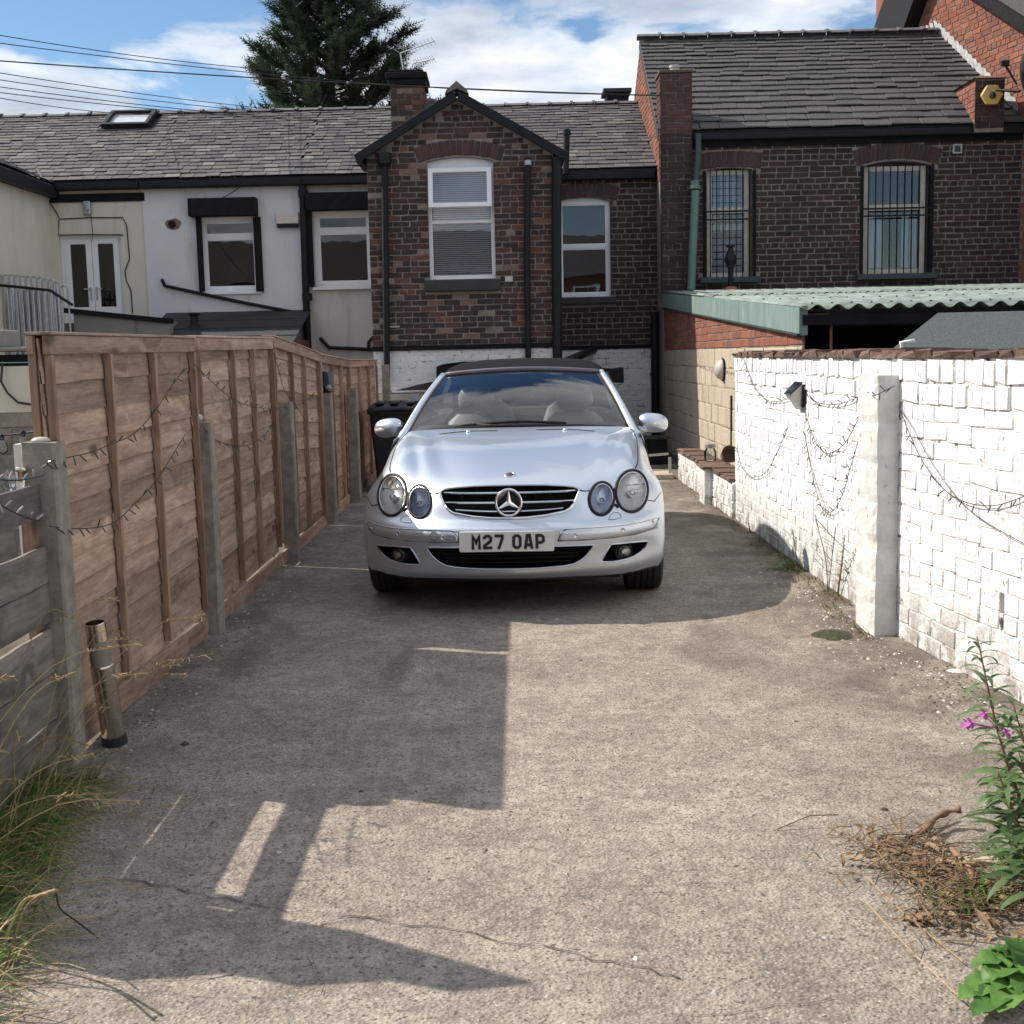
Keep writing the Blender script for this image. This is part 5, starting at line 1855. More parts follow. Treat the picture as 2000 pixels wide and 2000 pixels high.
b_ = pbox(-40, 646, 36, 682, yw + .2)
tag(MB().box(b_[0] - .6, b_[1], yw - .02, yw + .25, b_[2] + .005, b_[3]).build('grey_trough', M['greyrender'], bevel=.012), 'grey box standing on the ledge of the yard wall at the left edge', 'trough')
tag(tubeo('cable', M['wire'], None, [at(x, y, yw - .03) for x, y in ((5, 705), (2, 745), (15, 768), (35, 786), (60, 790))], .008, 6), 'black cable sagging across the cream band of the yard wall', 'cable')
tag(tubeo('washing_line', M['green_p'], None, [at(-30, 709, 7.5), at(60, 708, 7.5), at(64, 708, 7.5)], .004, 5), 'thin green line stretched along the yard wall', 'line')
t = empty('bulb_string', (-3, 6, 1), 0, 'string of clear glass bulbs hanging over the low plank fence', 'light string')
tubeo('wire', M['wire'], t, [at(-20, 850, 6.5), at(20, 849, 6.5), at(70, 843, 6.5)], .005, 6)
for x, y in ((4, 860), (45, 853)):
    a = at(x, y, 6.5)
    MB().lathe([(.012, .02), (.014, 0), (.03, -.03), (.026, -.06), (0, -.075)], 14, a).build('bulb', M['lens'], t, smooth=True)
    MB().lathe([(.012, .0), (.013, .03), (.0, .035)], 10, a + Vector((0, 0, .0))).build('cap', M['trim'], t, smooth=True)
tag(MB().box(at(28, 900, 5.2).x, at(42, 900, 5.2).x + .06, 5.2, 5.3, 0, at(30, 868, 5.2).z).build('white_post', M['wmortar']), 'white painted post just behind the low plank fence', 'post')

# overhead cables
cab = [((-40, 62), 13.5, (560, 138), 18.5), ((-40, 79), 13.5, (860, 172), 19.5), ((-40, 116), 14, (1310, 187), 18.0), ((-40, 136), 14, (640, 222), 21.9), ((-40, 150), 14, (620, 226), 21.9),
       ((-40, 164), 14, (640, 235), 19.6), ((-40, 176), 14, (700, 240), 19.4), ((-40, 184), 14.4, (300, 224), 20.5)]
nm = ['topmost overhead cable at upper left, crossing the sky to the conifer', 'second overhead cable from the top, passing behind the brick chimney', 'thick overhead cable running on to the pier of the brown building',
      'fourth overhead cable from the top, falling to the slate ridge', 'fifth overhead cable from the top, close under the fourth', 'sixth overhead cable from the top, drooping over the slates', 'seventh overhead cable from the top, drooping farthest over the slates', 'lowest overhead cable at upper left, ending above the skylight']
for (p, ya, q, yb), lb in zip(cab, nm):
    a, b = at(*p, ya), at(*q, yb)
    far = a + (a - b) * 1.3
    pts = [far.lerp(a, i / 6) - Vector((0, 0, .25 * (i / 6) * (1 - i / 6))) for i in range(6)]
    for i in range(17):
        f = i / 16
        c_ = a.lerp(b, f)
        c_.z -= .10 * 4 * f * (1 - f) * .5
        pts.append(c_)
    tag(tubeo('overhead_cable', M['wire'], None, pts, .0075 if p[1] == 116 else .0052, 5), lb, 'cable', 'overhead cables')
for q0, q1, lb in (((860, 172, 19.5), (1290, 187, 18.2), 'thin cable from the conifer to the brown building pier'), ((1250, 270, 18.3), (1292, 262, 18.1), 'short cable beside the chimney pier')):
    tag(tubeo('overhead_cable', M['wire'], None, [at(*q0), at((q0[0] + q1[0]) / 2, (q0[1] + q1[1]) / 2 + 2, (q0[2] + q1[2]) / 2), at(*q1)], .007, 5), lb, 'cable', 'overhead cables')
# aerials
for px0, py0, px1, py1, lb in ((782, 104, 848, 80, 'upper television aerial beside the brick chimney'), (806, 124, 848, 115, 'lower television aerial beside the brick chimney')):
    a, b = at(px0, py0, 19.6), at(px1, py1, 18.6)
    t2 = empty('tv_aerial', a, 0, lb, 'aerial', 'television aerials')
    tubeo('boom', M['grey_metal'], t2, [a, b], .009, 6)
    m = MB()
    for i in range(9):
        c_ = a.lerp(b, .12 + i * .108)
        m.tube([c_ + Vector((-.03, 0, .05)), c_ + Vector((.03, 0, -.05))], .005, 4)
    tag(m.build('elements', M['grey_metal'], t2), kind='stuff')
    tubeo('mast', M['grey_metal'], t2, [a, (at(790, 140, 19.4).x + .06, 19.4, zRd - .3)], .012, 6)
    if py0 == 104:
        m = MB()
        for dx in (-.0, .05):
            q = at(770, 92, 19.6)
            m.tube([q + Vector((dx, 0, .04)), q + Vector((dx + .14, 0, -.04))], .006, 4)
        m.tube([at(768, 95, 19.6), a], .006, 4)
        m.build('reflector', M['grey_metal'], t2)

# houses across the back lane behind the viewer: seen only as reflections in the panes and the paintwork
for k, (x0, x1, lb) in enumerate([(-16, -5.5, 'sunlit red brick house behind the viewer, mirrored in the left panes'), (-5.3, 5.2, 'sunlit red brick house behind the viewer, mirrored in the car'), (5.4, 16, 'sunlit red brick house behind the viewer, mirrored in the barred windows')]):
    t = empty('opposite_house', ((x0 + x1) / 2, -24, 0), 0, lb, 'house', 'houses across the lane')
    MB().box(x0, x1, -30, -24, -.06, 5.2).build('wall', M['opp'], t)
    MB().add([(x0, -23.7, 5.15), (x1, -23.7, 5.15), (x1, -27, 7.3), (x0, -27, 7.3), (x0, -30.3, 5.15), (x1, -30.3, 5.15)], [(0, 1, 2, 3), (3, 2, 5, 4)]).build('roof', M['slate'], t)
    for q in range(4):
        xc = x0 + (x1 - x0) * (q + .5) / 4
        for z in (.9, 3.3):
            f = MB().box(xc - .6, xc + .6, -23.99, -23.9, z, z + 1.4).build('window', M['upvc'], t)
            MB().box(xc - .5, xc - .03, -23.895, -23.88, z + .1, z + 1.3).box(xc + .03, xc + .5, -23.895, -23.88, z + .1, z + 1.3).build('pane', M['dash'], f)

# ---------------------------------------------------------------- the silver convertible (built in its own coordinates: x right, y back from the nose, z up)
CARO = Vector((-.02, 6.62, 0))
car = empty('parked_car', CARO, -rad(3.0), 'silver convertible with a black soft top parked facing us in the middle of the driveway', 'car')


def cb(m, name, mat, parent=None, **k):
    k.setdefault('smooth', True)
    return m.build(name, M[mat] if isinstance(mat, str) else mat, parent or car, local=True, **k)


def catmull(P, n):
    """P: array (k, ...) -> dense array along axis 0, through every point"""
    P = np.asarray(P, float)
    k = len(P)
    E = np.concatenate([[2 * P[0] - P[1]], P, [2 * P[-1] - P[-2]]])
    out = []
    for i in range(k - 1):
        p0, p1, p2, p3 = E[i], E[i + 1], E[i + 2], E[i + 3]
        for j in range(n):
            t = j / n
            out.append(.5 * ((2 * p1) + (p2 - p0) * t + (2 * p0 - 5 * p1 + 4 * p2 - p3) * t * t + (3 * p1 - p0 - 3 * p2 + p3) * t ** 3))
    out.append(P[-1])
    return np.array(out)


# control net of the nose: columns from the centre line to the wheel arch, rows from the lip up the nose and back to the scuttle
Z_ = [
    [(0, .06, .205), (0, .02, .245), (0, .012, .33), (0, .0, .41), (0, -.012, .478), (0, .040, .530), (0, .085, .62), (0, .135, .706), (0, .40, .802), (0, .70, .872), (0, 1.0, .918), (0, 1.30, .952)],
    [(.20, .070, .205), (.20, .032, .245), (.20, .022, .33), (.20, .012, .41), (.20, .004, .478), (.20, .055, .530), (.20, .098, .62), (.20, .150, .702), (.20, .405, .797), (.20, .70, .868), (.20, 1.0, .915), (.20, 1.305, .951)],
    [(.385, .105, .205), (.385, .068, .245), (.385, .055, .33), (.385, .042, .41), (.385, .042, .476), (.385, .095, .530), (.375, .140, .62), (.375, .200, .690), (.38, .430, .776), (.39, .71, .852), (.40, 1.0, .906), (.41, 1.32, .947)],
    [(.55, .165, .200), (.555, .130, .245), (.555, .125, .33), (.55, .108, .41), (.55, .108, .476), (.54, .165, .530), (.525, .230, .61), (.525, .320, .700), (.535, .50, .778), (.54, .745, .847), (.55, 1.02, .897), (.57, 1.36, .940)],
    [(.68, .270, .196), (.688, .240, .245), (.69, .235, .33), (.685, .208, .41), (.685, .206, .478), (.672, .265, .535), (.662, .345, .625), (.662, .440, .724), (.655, .585, .790), (.665, .80, .842), (.68, 1.05, .885), (.70, 1.42, .928)],
    [(.770, .385, .194), (.785, .365, .245), (.792, .36, .33), (.788, .335, .41), (.788, .335, .480), (.776, .385, .540), (.760, .455, .63), (.738, .545, .718), (.735, .68, .772), (.742, .85, .808), (.758, 1.08, .846), (.768, 1.50, .895)],
    [(.818, .455, .196), (.838, .44, .245), (.845, .435, .33), (.842, .43, .41), (.842, .435, .480), (.836, .475, .545), (.822, .545, .628), (.797, .64, .686), (.792, .76, .720), (.798, .92, .742), (.808, 1.12, .755), (.812, 1.50, .80)],
    [(.835, .505, .200), (.852, .492, .245), (.860, .485, .33), (.861, .498, .41), (.862, .526, .480), (.862, .576, .550), (.858, .648, .610), (.846, .735, .650), (.842, .83, .662), (.845, .95, .645), (.852, 1.11, .52), (.858, 1.175, .33)],
]
ctl = np.array(Z_)                       # [col][row][xyz]
full = np.concatenate([ctl[:0:-1] * np.array([-1, 1, 1]), ctl])   # 15 columns
NU, NV = 14, 14
G = catmull(full, NU)                     # along columns
G = catmull(np.swapaxes(G, 0, 1), NV)     # [row][col]
GR, GC = G.shape[:2]
# the two creases that run from the inner headlights up the bonnet, and the dip inside them
yy_, xx_ = G[..., 1], np.abs(G[..., 0])
xr_ = .455 + (yy_ - .35) * .16
fade = np.clip((yy_ - .30) / .25, 0, 1) * np.clip((1.30 - yy_) / .5, 0, 1)
on_ = (np.arange(GR)[:, None] > 7.1 * NV)
G[..., 2] += on_ * fade * (.006 * np.exp(-((xx_ - xr_) / .040) ** 2) - .004 * np.exp(-((xx_ - xr_ + .085) / .05) ** 2) + .004 * np.exp(-((xx_ - xr_ - .125) / .05) ** 2) - .003 * np.exp(-((xx_ - xr_ - .062) / .03) ** 2))
flat = G.reshape(-1, 3)
frontmask = np.zeros((GR, GC), bool)
frontmask[:int(8.6 * NV)] = True
fF = flat[frontmask.reshape(-1)]
topmask = np.zeros((GR, GC), bool)
topmask[int(6.7 * NV):] = True
fT = flat[topmask.reshape(-1)]


def onf(x, z, off=0.0):
    """point of the nose under (x, z) seen from the front, lifted by off"""
    d = (fF[:, 0] - x) ** 2 + (fF[:, 2] - z) ** 2
    i = np.argpartition(d, 6)[:6]
    w_ = 1 / (d[i] + 1e-6)
    y = float((fF[i, 1] * w_).sum() / w_.sum())
    return Vector((x, y - off, z))


def ont(x, y, off=0.0):
    d = (fT[:, 0] - x) ** 2 + (fT[:, 1] - y) ** 2
    i = np.argpartition(d, 6)[:6]
    w_ = 1 / (d[i] + 1e-6)
    return Vector((x, y, float((fT[i, 2] * w_).sum() / w_.sum()) + off))


def mir(L):
    return [(-x, z) for x, z in L[::-1]]


def smooth_loop(L, n=6):
    P = np.array(L + [L[0]], float)
    k = len(L)
    out = []
    for i in range(k):
        p0, p1, p2, p3 = np.array(L[i - 1]), np.array(L[i]), np.array(L[(i + 1) % k]), np.array(L[(i + 2) % k])
        for j in range(n):
            t = j / n
            q = .5 * ((2 * p1) + (p2 - p0) * t + (2 * p0 - 5 * p1 + 4 * p2 - p3) * t * t + (3 * p1 - p0 - 3 * p2 + p3) * t ** 3)
            out.append((float(q[0]), float(q[1])))
    return out


def ell(cx, cz, a, b, n=40, rot=0.0):
    return [(cx + a * math.cos(t) * math.cos(rot) - b * math.sin(t) * math.sin(rot), cz + a * math.cos(t) * math.sin(rot) + b * math.sin(t) * math.cos(rot)) for t in [2 * math.pi * i / n for i in range(n)]]


gr_half = [(0, .704), (.10, .7035), (.20, .7005), (.30, .692), (.352, .684), (.372, .676), (.378, .664), (.370, .640), (.352, .604), (.328, .576), (.300, .561), (.20, .5445), (.10, .536), (0, .534)]
GRILLE = gr_half + mir(gr_half)[1:-1]
in_half = [(0, .384), (.20, .384), (.36, .382), (.452, .380), (.440, .356), (.415, .325), (.385, .300), (.345, .280), (.29, .271), (.15, .264), (0, .262)]
INTAKE = in_half + mir(in_half)[1:-1]
FOG = [(.545, .374), (.65, .372), (.752, .362), (.742, .335), (.715, .308), (.675, .289), (.62, .279), (.56, .276), (.505, .279), (.492, .287), (.510, .320)]
BIG = (.672, .634, .092, .105)
SML = (.500, .612, .068, .081)
cuts_ = [GRILLE, INTAKE, FOG, mir(FOG)]
for s in (1, -1):
    cuts_.append(ell(BIG[0] * s, BIG[1], BIG[2], BIG[3], 44, -.10 * s))
    cuts_.append(ell(SML[0] * s, SML[1], SML[2], SML[3], 40, -.10 * s))


def inside(L, x, z):
    c = False
    j = len(L) - 1
    for i in range(len(L)):
        (a, b), (d, e) = L[i], L[j]
        if (b > z) != (e > z) and x < (d - a) * (z - b) / (e - b) + a:
            c = not c
        j = i
    return c


def nearest_on(L, x, z):
    best, bp = 9, (x, z)
    for i in range(len(L)):
        (a, b), (d, e) = L[i], L[(i + 1) % len(L)]
        dx, dz = d - a, e - b
        t = max(0, min(1, ((x - a) * dx + (z - b) * dz) / (dx * dx + dz * dz + 1e-12)))
        q = (a + dx * t, b + dz * t)
        ds = (q[0] - x) ** 2 + (q[1] - z) ** 2
        if ds < best:
            best, bp = ds, q
    return bp


bbs = [(min(p[0] for p in L), max(p[0] for p in L), min(p[1] for p in L), max(p[1] for p in L)) for L in cuts_]
m = MB()
V = [tuple(p) for p in flat]
own = {}
for i in range(int(8.6 * NV)):
    for j in range(GC):
        x, y, z = V[i * GC + j]
        for k, L in enumerate(cuts_):
            b = bbs[k]
            if b[0] < x < b[1] and b[2] < z < b[3] and inside(L, x, z):
                own[i * GC + j] = k
                break
F = []
snap = {}
for i in range(GR - 1):
    for j in range(GC - 1):
        q = (i * GC + j, i * GC + j + 1, (i + 1) * GC + j + 1, (i + 1) * GC + j)
        ins = [own.get(a) for a in q]
        k = sum(a is not None for a in ins)
        if k >= 3:
            continue
        F.append(q)
used = {}
for q in F:
    for a in q:
        used[a] = True
for a, k in own.items():
    if a in used:
        x, z = nearest_on(cuts_[k], V[a][0], V[a][2])
        p = onf(x, z)
        V[a] = (x, p.y, z)
gone = set(own) - set(used)
# outer corners of removed cells are pulled onto the outline as well
for i in range(int(8.6 * NV)):
    for j in range(GC - 1):
        q = (i * GC + j, i * GC + j + 1, (i + 1) * GC + j + 1, (i + 1) * GC + j)
        ins = [own.get(a) for a in q]
        if sum(a is not None for a in ins) == 3:
            for a in q:
                if own.get(a) is None:
                    k = [t for t in ins if t is not None][0]
                    x, z = nearest_on(cuts_[k], V[a][0], V[a][2])
                    if (x - V[a][0]) ** 2 + (z - V[a][2]) ** 2 < .02 ** 2:
                        V[a] = (x, onf(x, z).y, z)
m.v, m.f = V, F
body = cb(m, 'body', 'paint', fix=True)


def outline(L, off=0.002, step=.012):
    out = []
    for i in range(len(L)):
        (a, b), (c, d) = L[i], L[(i + 1) % len(L)]
        n = max(1, int(math.hypot(c - a, d - b) / step))
        for k in range(n):
            out.append(onf(a + (c - a) * k / n, b + (d - b) * k / n, off))
    # even out the depth
    ys = [p.y for p in out]
    N = len(out)
    for p, i in zip(out, range(N)):
        p.y = sum(ys[(i + k) % N] for k in range(-3, 4)) / 7
    return out


def ringtube(L, r, off, flat=1.0, n=8):
    return MB().tube(outline(L, off), r, n, closed=True, flat=flat)


def recess(L, depth, name, mat, parent=None, step=.02):
    """side walls and floor of an opening"""
    o = outline(L, -.001, step)
    N = len(o)
    mm = MB()
    vs = [tuple(p) for p in o] + [(p.x * .985, p.y + depth, .985 * (p.z - .45) + .45) for p in o]
    fs = [(i, (i + 1) % N, N + (i + 1) % N, N + i) for i in range(N)]
    tri = tessellate_polygon([[Vector((p.x, p.z, 0)) for p in o]])
    fs += [tuple(N + i for i in t_) for t_ in tri]
    mm.add(vs, fs)
    return cb(mm, name, mat, parent, smooth=False)


# grille
gl = recess(GRILLE, .09, 'grille', 'trim')
cb(ringtube(GRILLE, .0055, .003), 'surround', 'paint', gl)
low = [(x, z) for x, z in [(-.352, .604), (-.328, .576), (-.300, .561), (-.20, .5445), (-.10, .536), (0, .534), (.10, .536), (.20, .5445), (.300, .561), (.328, .576), (.352, .604)]]
cb(MB().tube([onf(x, z, .004) for x, z in low], .007, 8), 'chrome_strip', 'chrome', gl)


def bar(z, xe, par, bow=.0):
    P = []
    for i in range(25):
        x = -xe + 2 * xe * i / 24
        p = onf(x, z + bow * (x / xe) ** 2, -.008)
        P.append(p)
    mm = MB()
    rows = []
    for p in P:
        rows.append([p + Vector((0, a, b)) for a, b in ((.0, .0), (.003, .0050), (.03, .0055), (.035, -.0045), (.003, -.005))] )
    rows = [r_ + [r_[0]] for r_ in rows]
    mm.grid(rows)
    cb(mm, 'grille_bar', 'satin', par, smooth=False)


bar(.664, .368, gl)
bar(.613, .352, gl)
bar(.566, .292, gl, .010)
for i in range(18):
    x = -.34 + .04 * i
    zz0 = .545 + max(0, abs(x) - .25) * .35
    p = onf(x, .62, -.06)
    cb(MB().box(x - .002, x + .002, p.y, p.y + .01, zz0, .69 - max(0, abs(x) - .2) * .1), 'mesh_rib', 'gap', gl, smooth=False) if i % 2 == 0 else None
# star in its ring
sp = onf(0, .617, .028)
star = cb(MB().tube([sp + Vector((math.cos(t) * .068, .006 * math.sin(t), math.sin(t) * .070)) for t in [2 * math.pi * i / 48 for i in range(48)]], .0075, 10, closed=True), 'star_emblem', 'chrome')
mm = MB()
for k in range(3):
    a = math.pi / 2 + k * 2 * math.pi / 3
    d = Vector((math.cos(a), 0, math.sin(a)))
    e = Vector((-math.sin(a), 0, math.cos(a)))
    hub, tip = sp, sp + d * .064
    b1 = d.copy()
    mm.add([hub + Vector((0, -.010, 0)), hub + e * .0125 + d * .007, hub - e * .0125 + d * .007, tip + e * .0025, tip - e * .0025, tip + Vector((0, -.004, 0)), hub + Vector((0, .004, 0)), tip + Vector((0, .003, 0))],
           [(0, 5, 3, 1), (0, 2, 4, 5), (1, 3, 7, 6), (2, 6, 7, 4), (3, 5, 4, 7)])
cb(mm, 'star_arms', 'chrome', star, smooth=False)
MBk = MB().lathe([(.066, .0), (.066, .002), (0, .003)], 32, sp + Vector((0, .02, 0)), (0, -1, 0))
cb(MBk, 'backplate', 'trim', star)
# bonnet badge
bp = ont(0, .235, .002)
tq = (ont(0, .27) - ont(0, .20)).normalized()
nq = Vector((1, 0, 0)).cross(tq)
bad = cb(MB().tube([bp + Vector((math.cos(t) * .026, 0, 0)) + tq * (math.sin(t) * .026) for t in [2 * math.pi * i / 28 for i in range(28)]], .0045, 8, closed=True), 'bonnet_badge', 'satin')
cb(MB().lathe([(.024, 0), (.022, .002), (0, .003)], 24, bp, nq), 'disc', 'dash', bad)

# lower intake with mesh bars and fog lamp recesses
it_ = recess(INTAKE, .16, 'lower_intake', 'trim')
cb(ringtube(INTAKE, .005, .001), 'lip', 'paint', it_)
for z in (.292, .315, .338, .361):
    xe = .44 - max(0, .36 - z) * 1.5
    P = [onf(-xe + 2 * xe * i / 20, z, -.05) for i in range(21)]
    cb(MB().tube(P, .004, 5), 'intake_bar', 'trim', it_)
for s in (1, -1):
    L = FOG if s > 0 else mir(FOG)
    fo = recess(L, .085, 'fog_recess', 'trim')
    cb(ringtube(L, .0048, .001), 'lip', 'paint', fo)
    c_ = onf(.617 * s, .322, -.022)
    ax = Vector((.42 * s, -1, .05)).normalized()
    cb(MB().lathe([(.054, -.03), (.052, .0), (.046, .002), (.046, -.02)], 24, c_, ax), 'bezel', 'trim', fo)
    cb(MB().lathe([(.045, -.002), (.030, -.02), (.010, -.035), (0, -.036)], 24, c_, ax), 'reflector', 'headbowl', fo)
    cb(MB().lathe([(.045, .001), (.034, .010), (.018, .015), (0, .017)], 24, c_, ax), 'lens', 'lens', fo)
    cb(MB().lathe([(.012, -.03), (.010, -.006), (0, -.003)], 12, c_, ax), 'bulb', 'frost', fo)

# twin oval headlights
for s in (1, -1):
    hl = empty('headlight', (0, 0, 0))
    hl.parent = car
    for nm, (cx, cz, a, b), bm_ in (('main', BIG, 'headbowl'), ('inner', SML, 'blue')):
        rot = -.10 * s
        L = ell(cx * s, cz, a, b, 48, rot)
        cb(ringtube(L, .0105, .001, flat=.9), 'gasket', 'trim', hl)
        cb(ringtube(ell(cx * s, cz, a * .915, b * .925, 48, rot), .0038, .004), 'chrome_ring', 'satin', hl)
        # lens: follows the nose, domed
        rows = []
        for i in range(9):
            q = i / 8
            row = []
            for k in range(41):
                t = 2 * math.pi * k / 40
                x = a * .93 * q * math.cos(t)
                z = b * .93 * q * math.sin(t)
                X, Zz = cx * s + x * math.cos(rot) - z * math.sin(rot), cz + x * math.sin(rot) + z * math.cos(rot)
                p = onf(X, Zz, .006 + .012 * (1 - q * q))
                row.append(p)
            rows.append(row)
        cb(MB().grid(rows), 'lens', 'lens', hl)
        # bowl behind it
        rows = []
        dn = Vector((.30 * s, -1, .25)).normalized()
        for i in range(9):
            q = i / 8
            row = []
            for k in range(37):
                t = 2 * math.pi * k / 36
                x = a * .95 * q * math.cos(t)
                z = b * .95 * q * math.sin(t)
                X, Zz = cx * s + x * math.cos(rot) - z * math.sin(rot), cz + x * math.sin(rot) + z * math.cos(rot)
                p = onf(X, Zz, -.006)
                p -= dn * (.060 * (1 - q ** 2.2))
                fl_ = .0025 * math.cos(t * (12 if nm == 'inner' else 16)) * q
                row.append(p - dn * fl_)
            rows.append(row)
        cb(MB().grid(rows), 'reflector', bm_, hl)
        pc = onf(cx * s, cz - .012, -.030)
        if nm == 'main':
            cb(MB().lathe([(.022, -.03), (.020, .002), (.012, .010), (0, .012)], 20, pc, dn), 'bulb_cap', 'satin', hl)
            x0, x1 = cx * s - a * .84, cx * s + a * .84
            mm = MB()
            P = [onf(x0 + (x1 - x0) * i / 12, cz + .030 - .01 * s * (i / 12 - .5), -.020) for i in range(13)]
            mm.tube(P, .0035, 6)
            cb(mm, 'divider', 'satin', hl)
        else:
            cb(MB().lathe([(.016, -.03), (.015, .005), (.0, .010)], 16, pc, dn), 'bulb_cap', 'satin', hl)
    # neck between the two ovals
    mm = MB()
    rows = []
    for i in range(5):
        x = .566 + .016 * i / 4
        rows.append([onf(x * s, z, .002) for z in (.585, .605, .625, .643)])
    cb(mm.grid(rows), 'neck', 'satin', hl, solid=.004)
    cb(MB().tube([onf(x * s, z, .003) for x, z in ((.548, .664), (.560, .653), (.572, .650), (.582, .656), (.590, .672))], .008, 7), 'gasket', 'trim', hl)
    cb(MB().tube([onf(x * s, z, .003) for x, z in ((.548, .566), (.560, .574), (.572, .576), (.582, .572), (.592, .560))], .008, 7), 'gasket', 'trim', hl)

# panel gaps
gaps = MB()
for s in (1, -1):
    gaps.tube([onf(x * s, z, .0008) for x, z in ((.378, .668), (.40, .660), (.415, .658), (.434, .6585))], .0038, 5)
    gaps.tube([ont(x * s, y, .0005) for x, y in ((.700, .53), (.715, .60), (.724, .70), (.730, .82), (.735, .95), (.737, 1.08), (.735, 1.2), (.728, 1.32), (.712, 1.41))], .0040, 5)
    gaps.tube([onf(x * s, z, .0008) for x, z in ((.745, .582), (.775, .574), (.80, .566), (.812, .577), (.832, .592), (.85, .60))], .0028, 5)
    # rub strip outline, washer cover
    gaps.tube([onf(x * s, z, .0062) for x, z in ((.262, .412), (.275, .443), (.292, .468), (.32, .4745), (.42, .4755), (.56, .4755), (.70, .479), (.80, .4835))], .0022, 5)
    gaps.tube([onf(x * s, z, .0062) for x, z in ((.262, .411), (.40, .410), (.56, .411), (.68, .414), (.775, .424), (.806, .446), (.826, .478))], .0022, 5)
    gaps.tube([onf(x * s, z, .0008) for x, z in ((.535, .508), (.545, .527), (.565, .5385), (.59, .536), (.605, .520), (.602, .508), (.57, .5055), (.538, .506))], .0014, 5)
    # bumper sweep below the strip
gaps.tube([onf(-.405 + .022 * math.cos(t), .443 + .022 * math.sin(t), .0066) for t in [2 * math.pi * i / 20 for i in range(20)]], .0012, 5, closed=True)
cb(gaps, 'panel_gaps', 'gap')

for s in (1, -1):
    rows = []
    for i in range(29):
        f = i / 28
        x = .272 + .545 * f
        zt_ = .4745 + (.006 * max(0, f - .7) / .3) - (.012 * max(0, 1 - f * 12))
        zb_ = .412 + .016 * max(0, f - .6) / .4
        rows.append([onf(x * s, zb_ - .004, .001), onf(x * s, zb_, .0055), onf(x * s, (zb_ + zt_) / 2, .0075), onf(x * s, zt_ - .003, .0065), onf(x * s, zt_, .001)])
    st = cb(MB().grid(rows), 'rub_strip', 'paint', solid=.002)
    P = []
    for i in range(25):
        f = i / 24
        P.append(onf((.295 + .515 * f) * s, .4765 + .007 * max(0, f - .7) / .3, .007))
    cb(MB().tube(P, .0034, 6), 'chrome_line', 'chrome', st)
    for x, z in ((.355, .437), (.612, .448), (.782, .462)):
        c_ = onf(x * s, z, .0085)
        ax = Vector((.25 * s if x < .5 else .6 * s, -1, 0)).normalized()
        cb(MB().lathe([(.0135, -.004), (.0135, .0015), (.011, .003), (.0105, .0005), (0, .0008)], 18, c_, ax), 'parking_sensor', 'satin', st)
# black under-lip
P = [onf(-.80 + 1.6 * i / 40, .2035 - .004, -.012) for i in range(41)]
cb(MB().tube(P, .010, 6), 'under_lip', 'trim')

# number plate
pl = cb(MB().slab(((-.011, -.022, .418), (1, 0, 0), (0, 0, 1), (0, -1, 0)), [(-.252, -.048), (-.246, -.054), (.246, -.054), (.252, -.048), (.252, .048), (.246, .054), (-.246, .054), (-.252, .048)], n0=-.02, n1=.004), 'number_plate', 'plate', smooth=False, bevel=.0015)


def stroke(pts, wd, closed=False):
    """one mitred ribbon"""
    P = [Vector((x, z)) for x, z in pts]
    n = len(P)
    Lp, Rp = [], []
    for i in range(n):
        a = P[i - 1] if (i > 0 or closed) else None
        b = P[(i + 1) % n] if (i < n - 1 or closed) else None
        d1 = (P[i] - a).normalized() if a is not None else None
        d2 = (b - P[i]).normalized() if b is not None else None
        if d1 is None:
            nrm, k = Vector((-d2.y, d2.x)), 1
        elif d2 is None:
            nrm, k = Vector((-d1.y, d1.x)), 1
        else:
            n1, n2 = Vector((-d1.y, d1.x)), Vector((-d2.y, d2.x))
            nrm = (n1 + n2).normalized()
            k = 1 / max(nrm.dot(n1), .45)
        Lp.append(P[i] + nrm * wd / 2 * k)
        Rp.append(P[i] - nrm * wd / 2 * k)
    return Lp, Rp


h, wl, sw_ = .079, .050, .0155
a_, b_ = sw_ / 2, wl - sw_ / 2
c2 = .010
GLY = {
    'M': [([(a_, 0), (a_, h - a_ * 1.2), (wl / 2, h * .45), (b_, h - a_ * 1.2), (b_, 0)], False)],
    '2': [([(a_, h * .70), (a_, h - a_ - c2), (a_ + c2, h - a_), (b_ - c2, h - a_), (b_, h - a_ - c2), (b_, h * .62), (b_ - .004, h * .52), (a_, h * .24), (a_, a_), (wl, a_)], False)],
    '7': [([(0, h - a_), (b_, h - a_), (b_, h - a_ - .012), (wl * .42, 0)], False)],
    'O': [([(a_ + c2, a_), (b_ - c2, a_), (b_, a_ + c2), (b_, h - a_ - c2), (b_ - c2, h - a_), (a_ + c2, h - a_), (a_, h - a_ - c2), (a_, a_ + c2)], True)],
    'A': [([(a_ * .9, 0), (wl * .5 - .006, h - a_ * .8), (wl * .5 + .006, h - a_ * .8), (wl - a_ * .9, 0)], False), ([(wl * .33, h * .27), (wl * .67, h * .27)], False)],
    'P': [([(a_, 0), (a_, h - a_), (b_ - c2, h - a_), (b_, h - a_ - c2), (b_, h * .52), (b_ - c2, h * .42), (sw_ + .0003, h * .42)], False)],
}
x = -.187
for chx in 'M27 OAP':
    if chx == ' ':
        x += .033
        continue
    mm = MB()
    for k, (pts, cl) in enumerate(GLY[chx]):
        Lp, Rp = stroke(pts, sw_, cl)
        y0 = -.0285 - .0004 * k
        N = len(Lp)
        ox, oz = x - .011 - .0, .418 - h / 2
        vs = [(p.x + ox, y0, p.y + oz) for p in Lp] + [(p.x + ox, y0, p.y + oz) for p in Rp]
        fs = [(i, (i + 1) % N, N + (i + 1) % N, N + i) for i in range(N if cl else N - 1)]
        mm.add(vs, fs)
    cb(mm, 'letter', 'letter', pl, smooth=False, fix=False, solid=.0012)
    x += wl + .0115
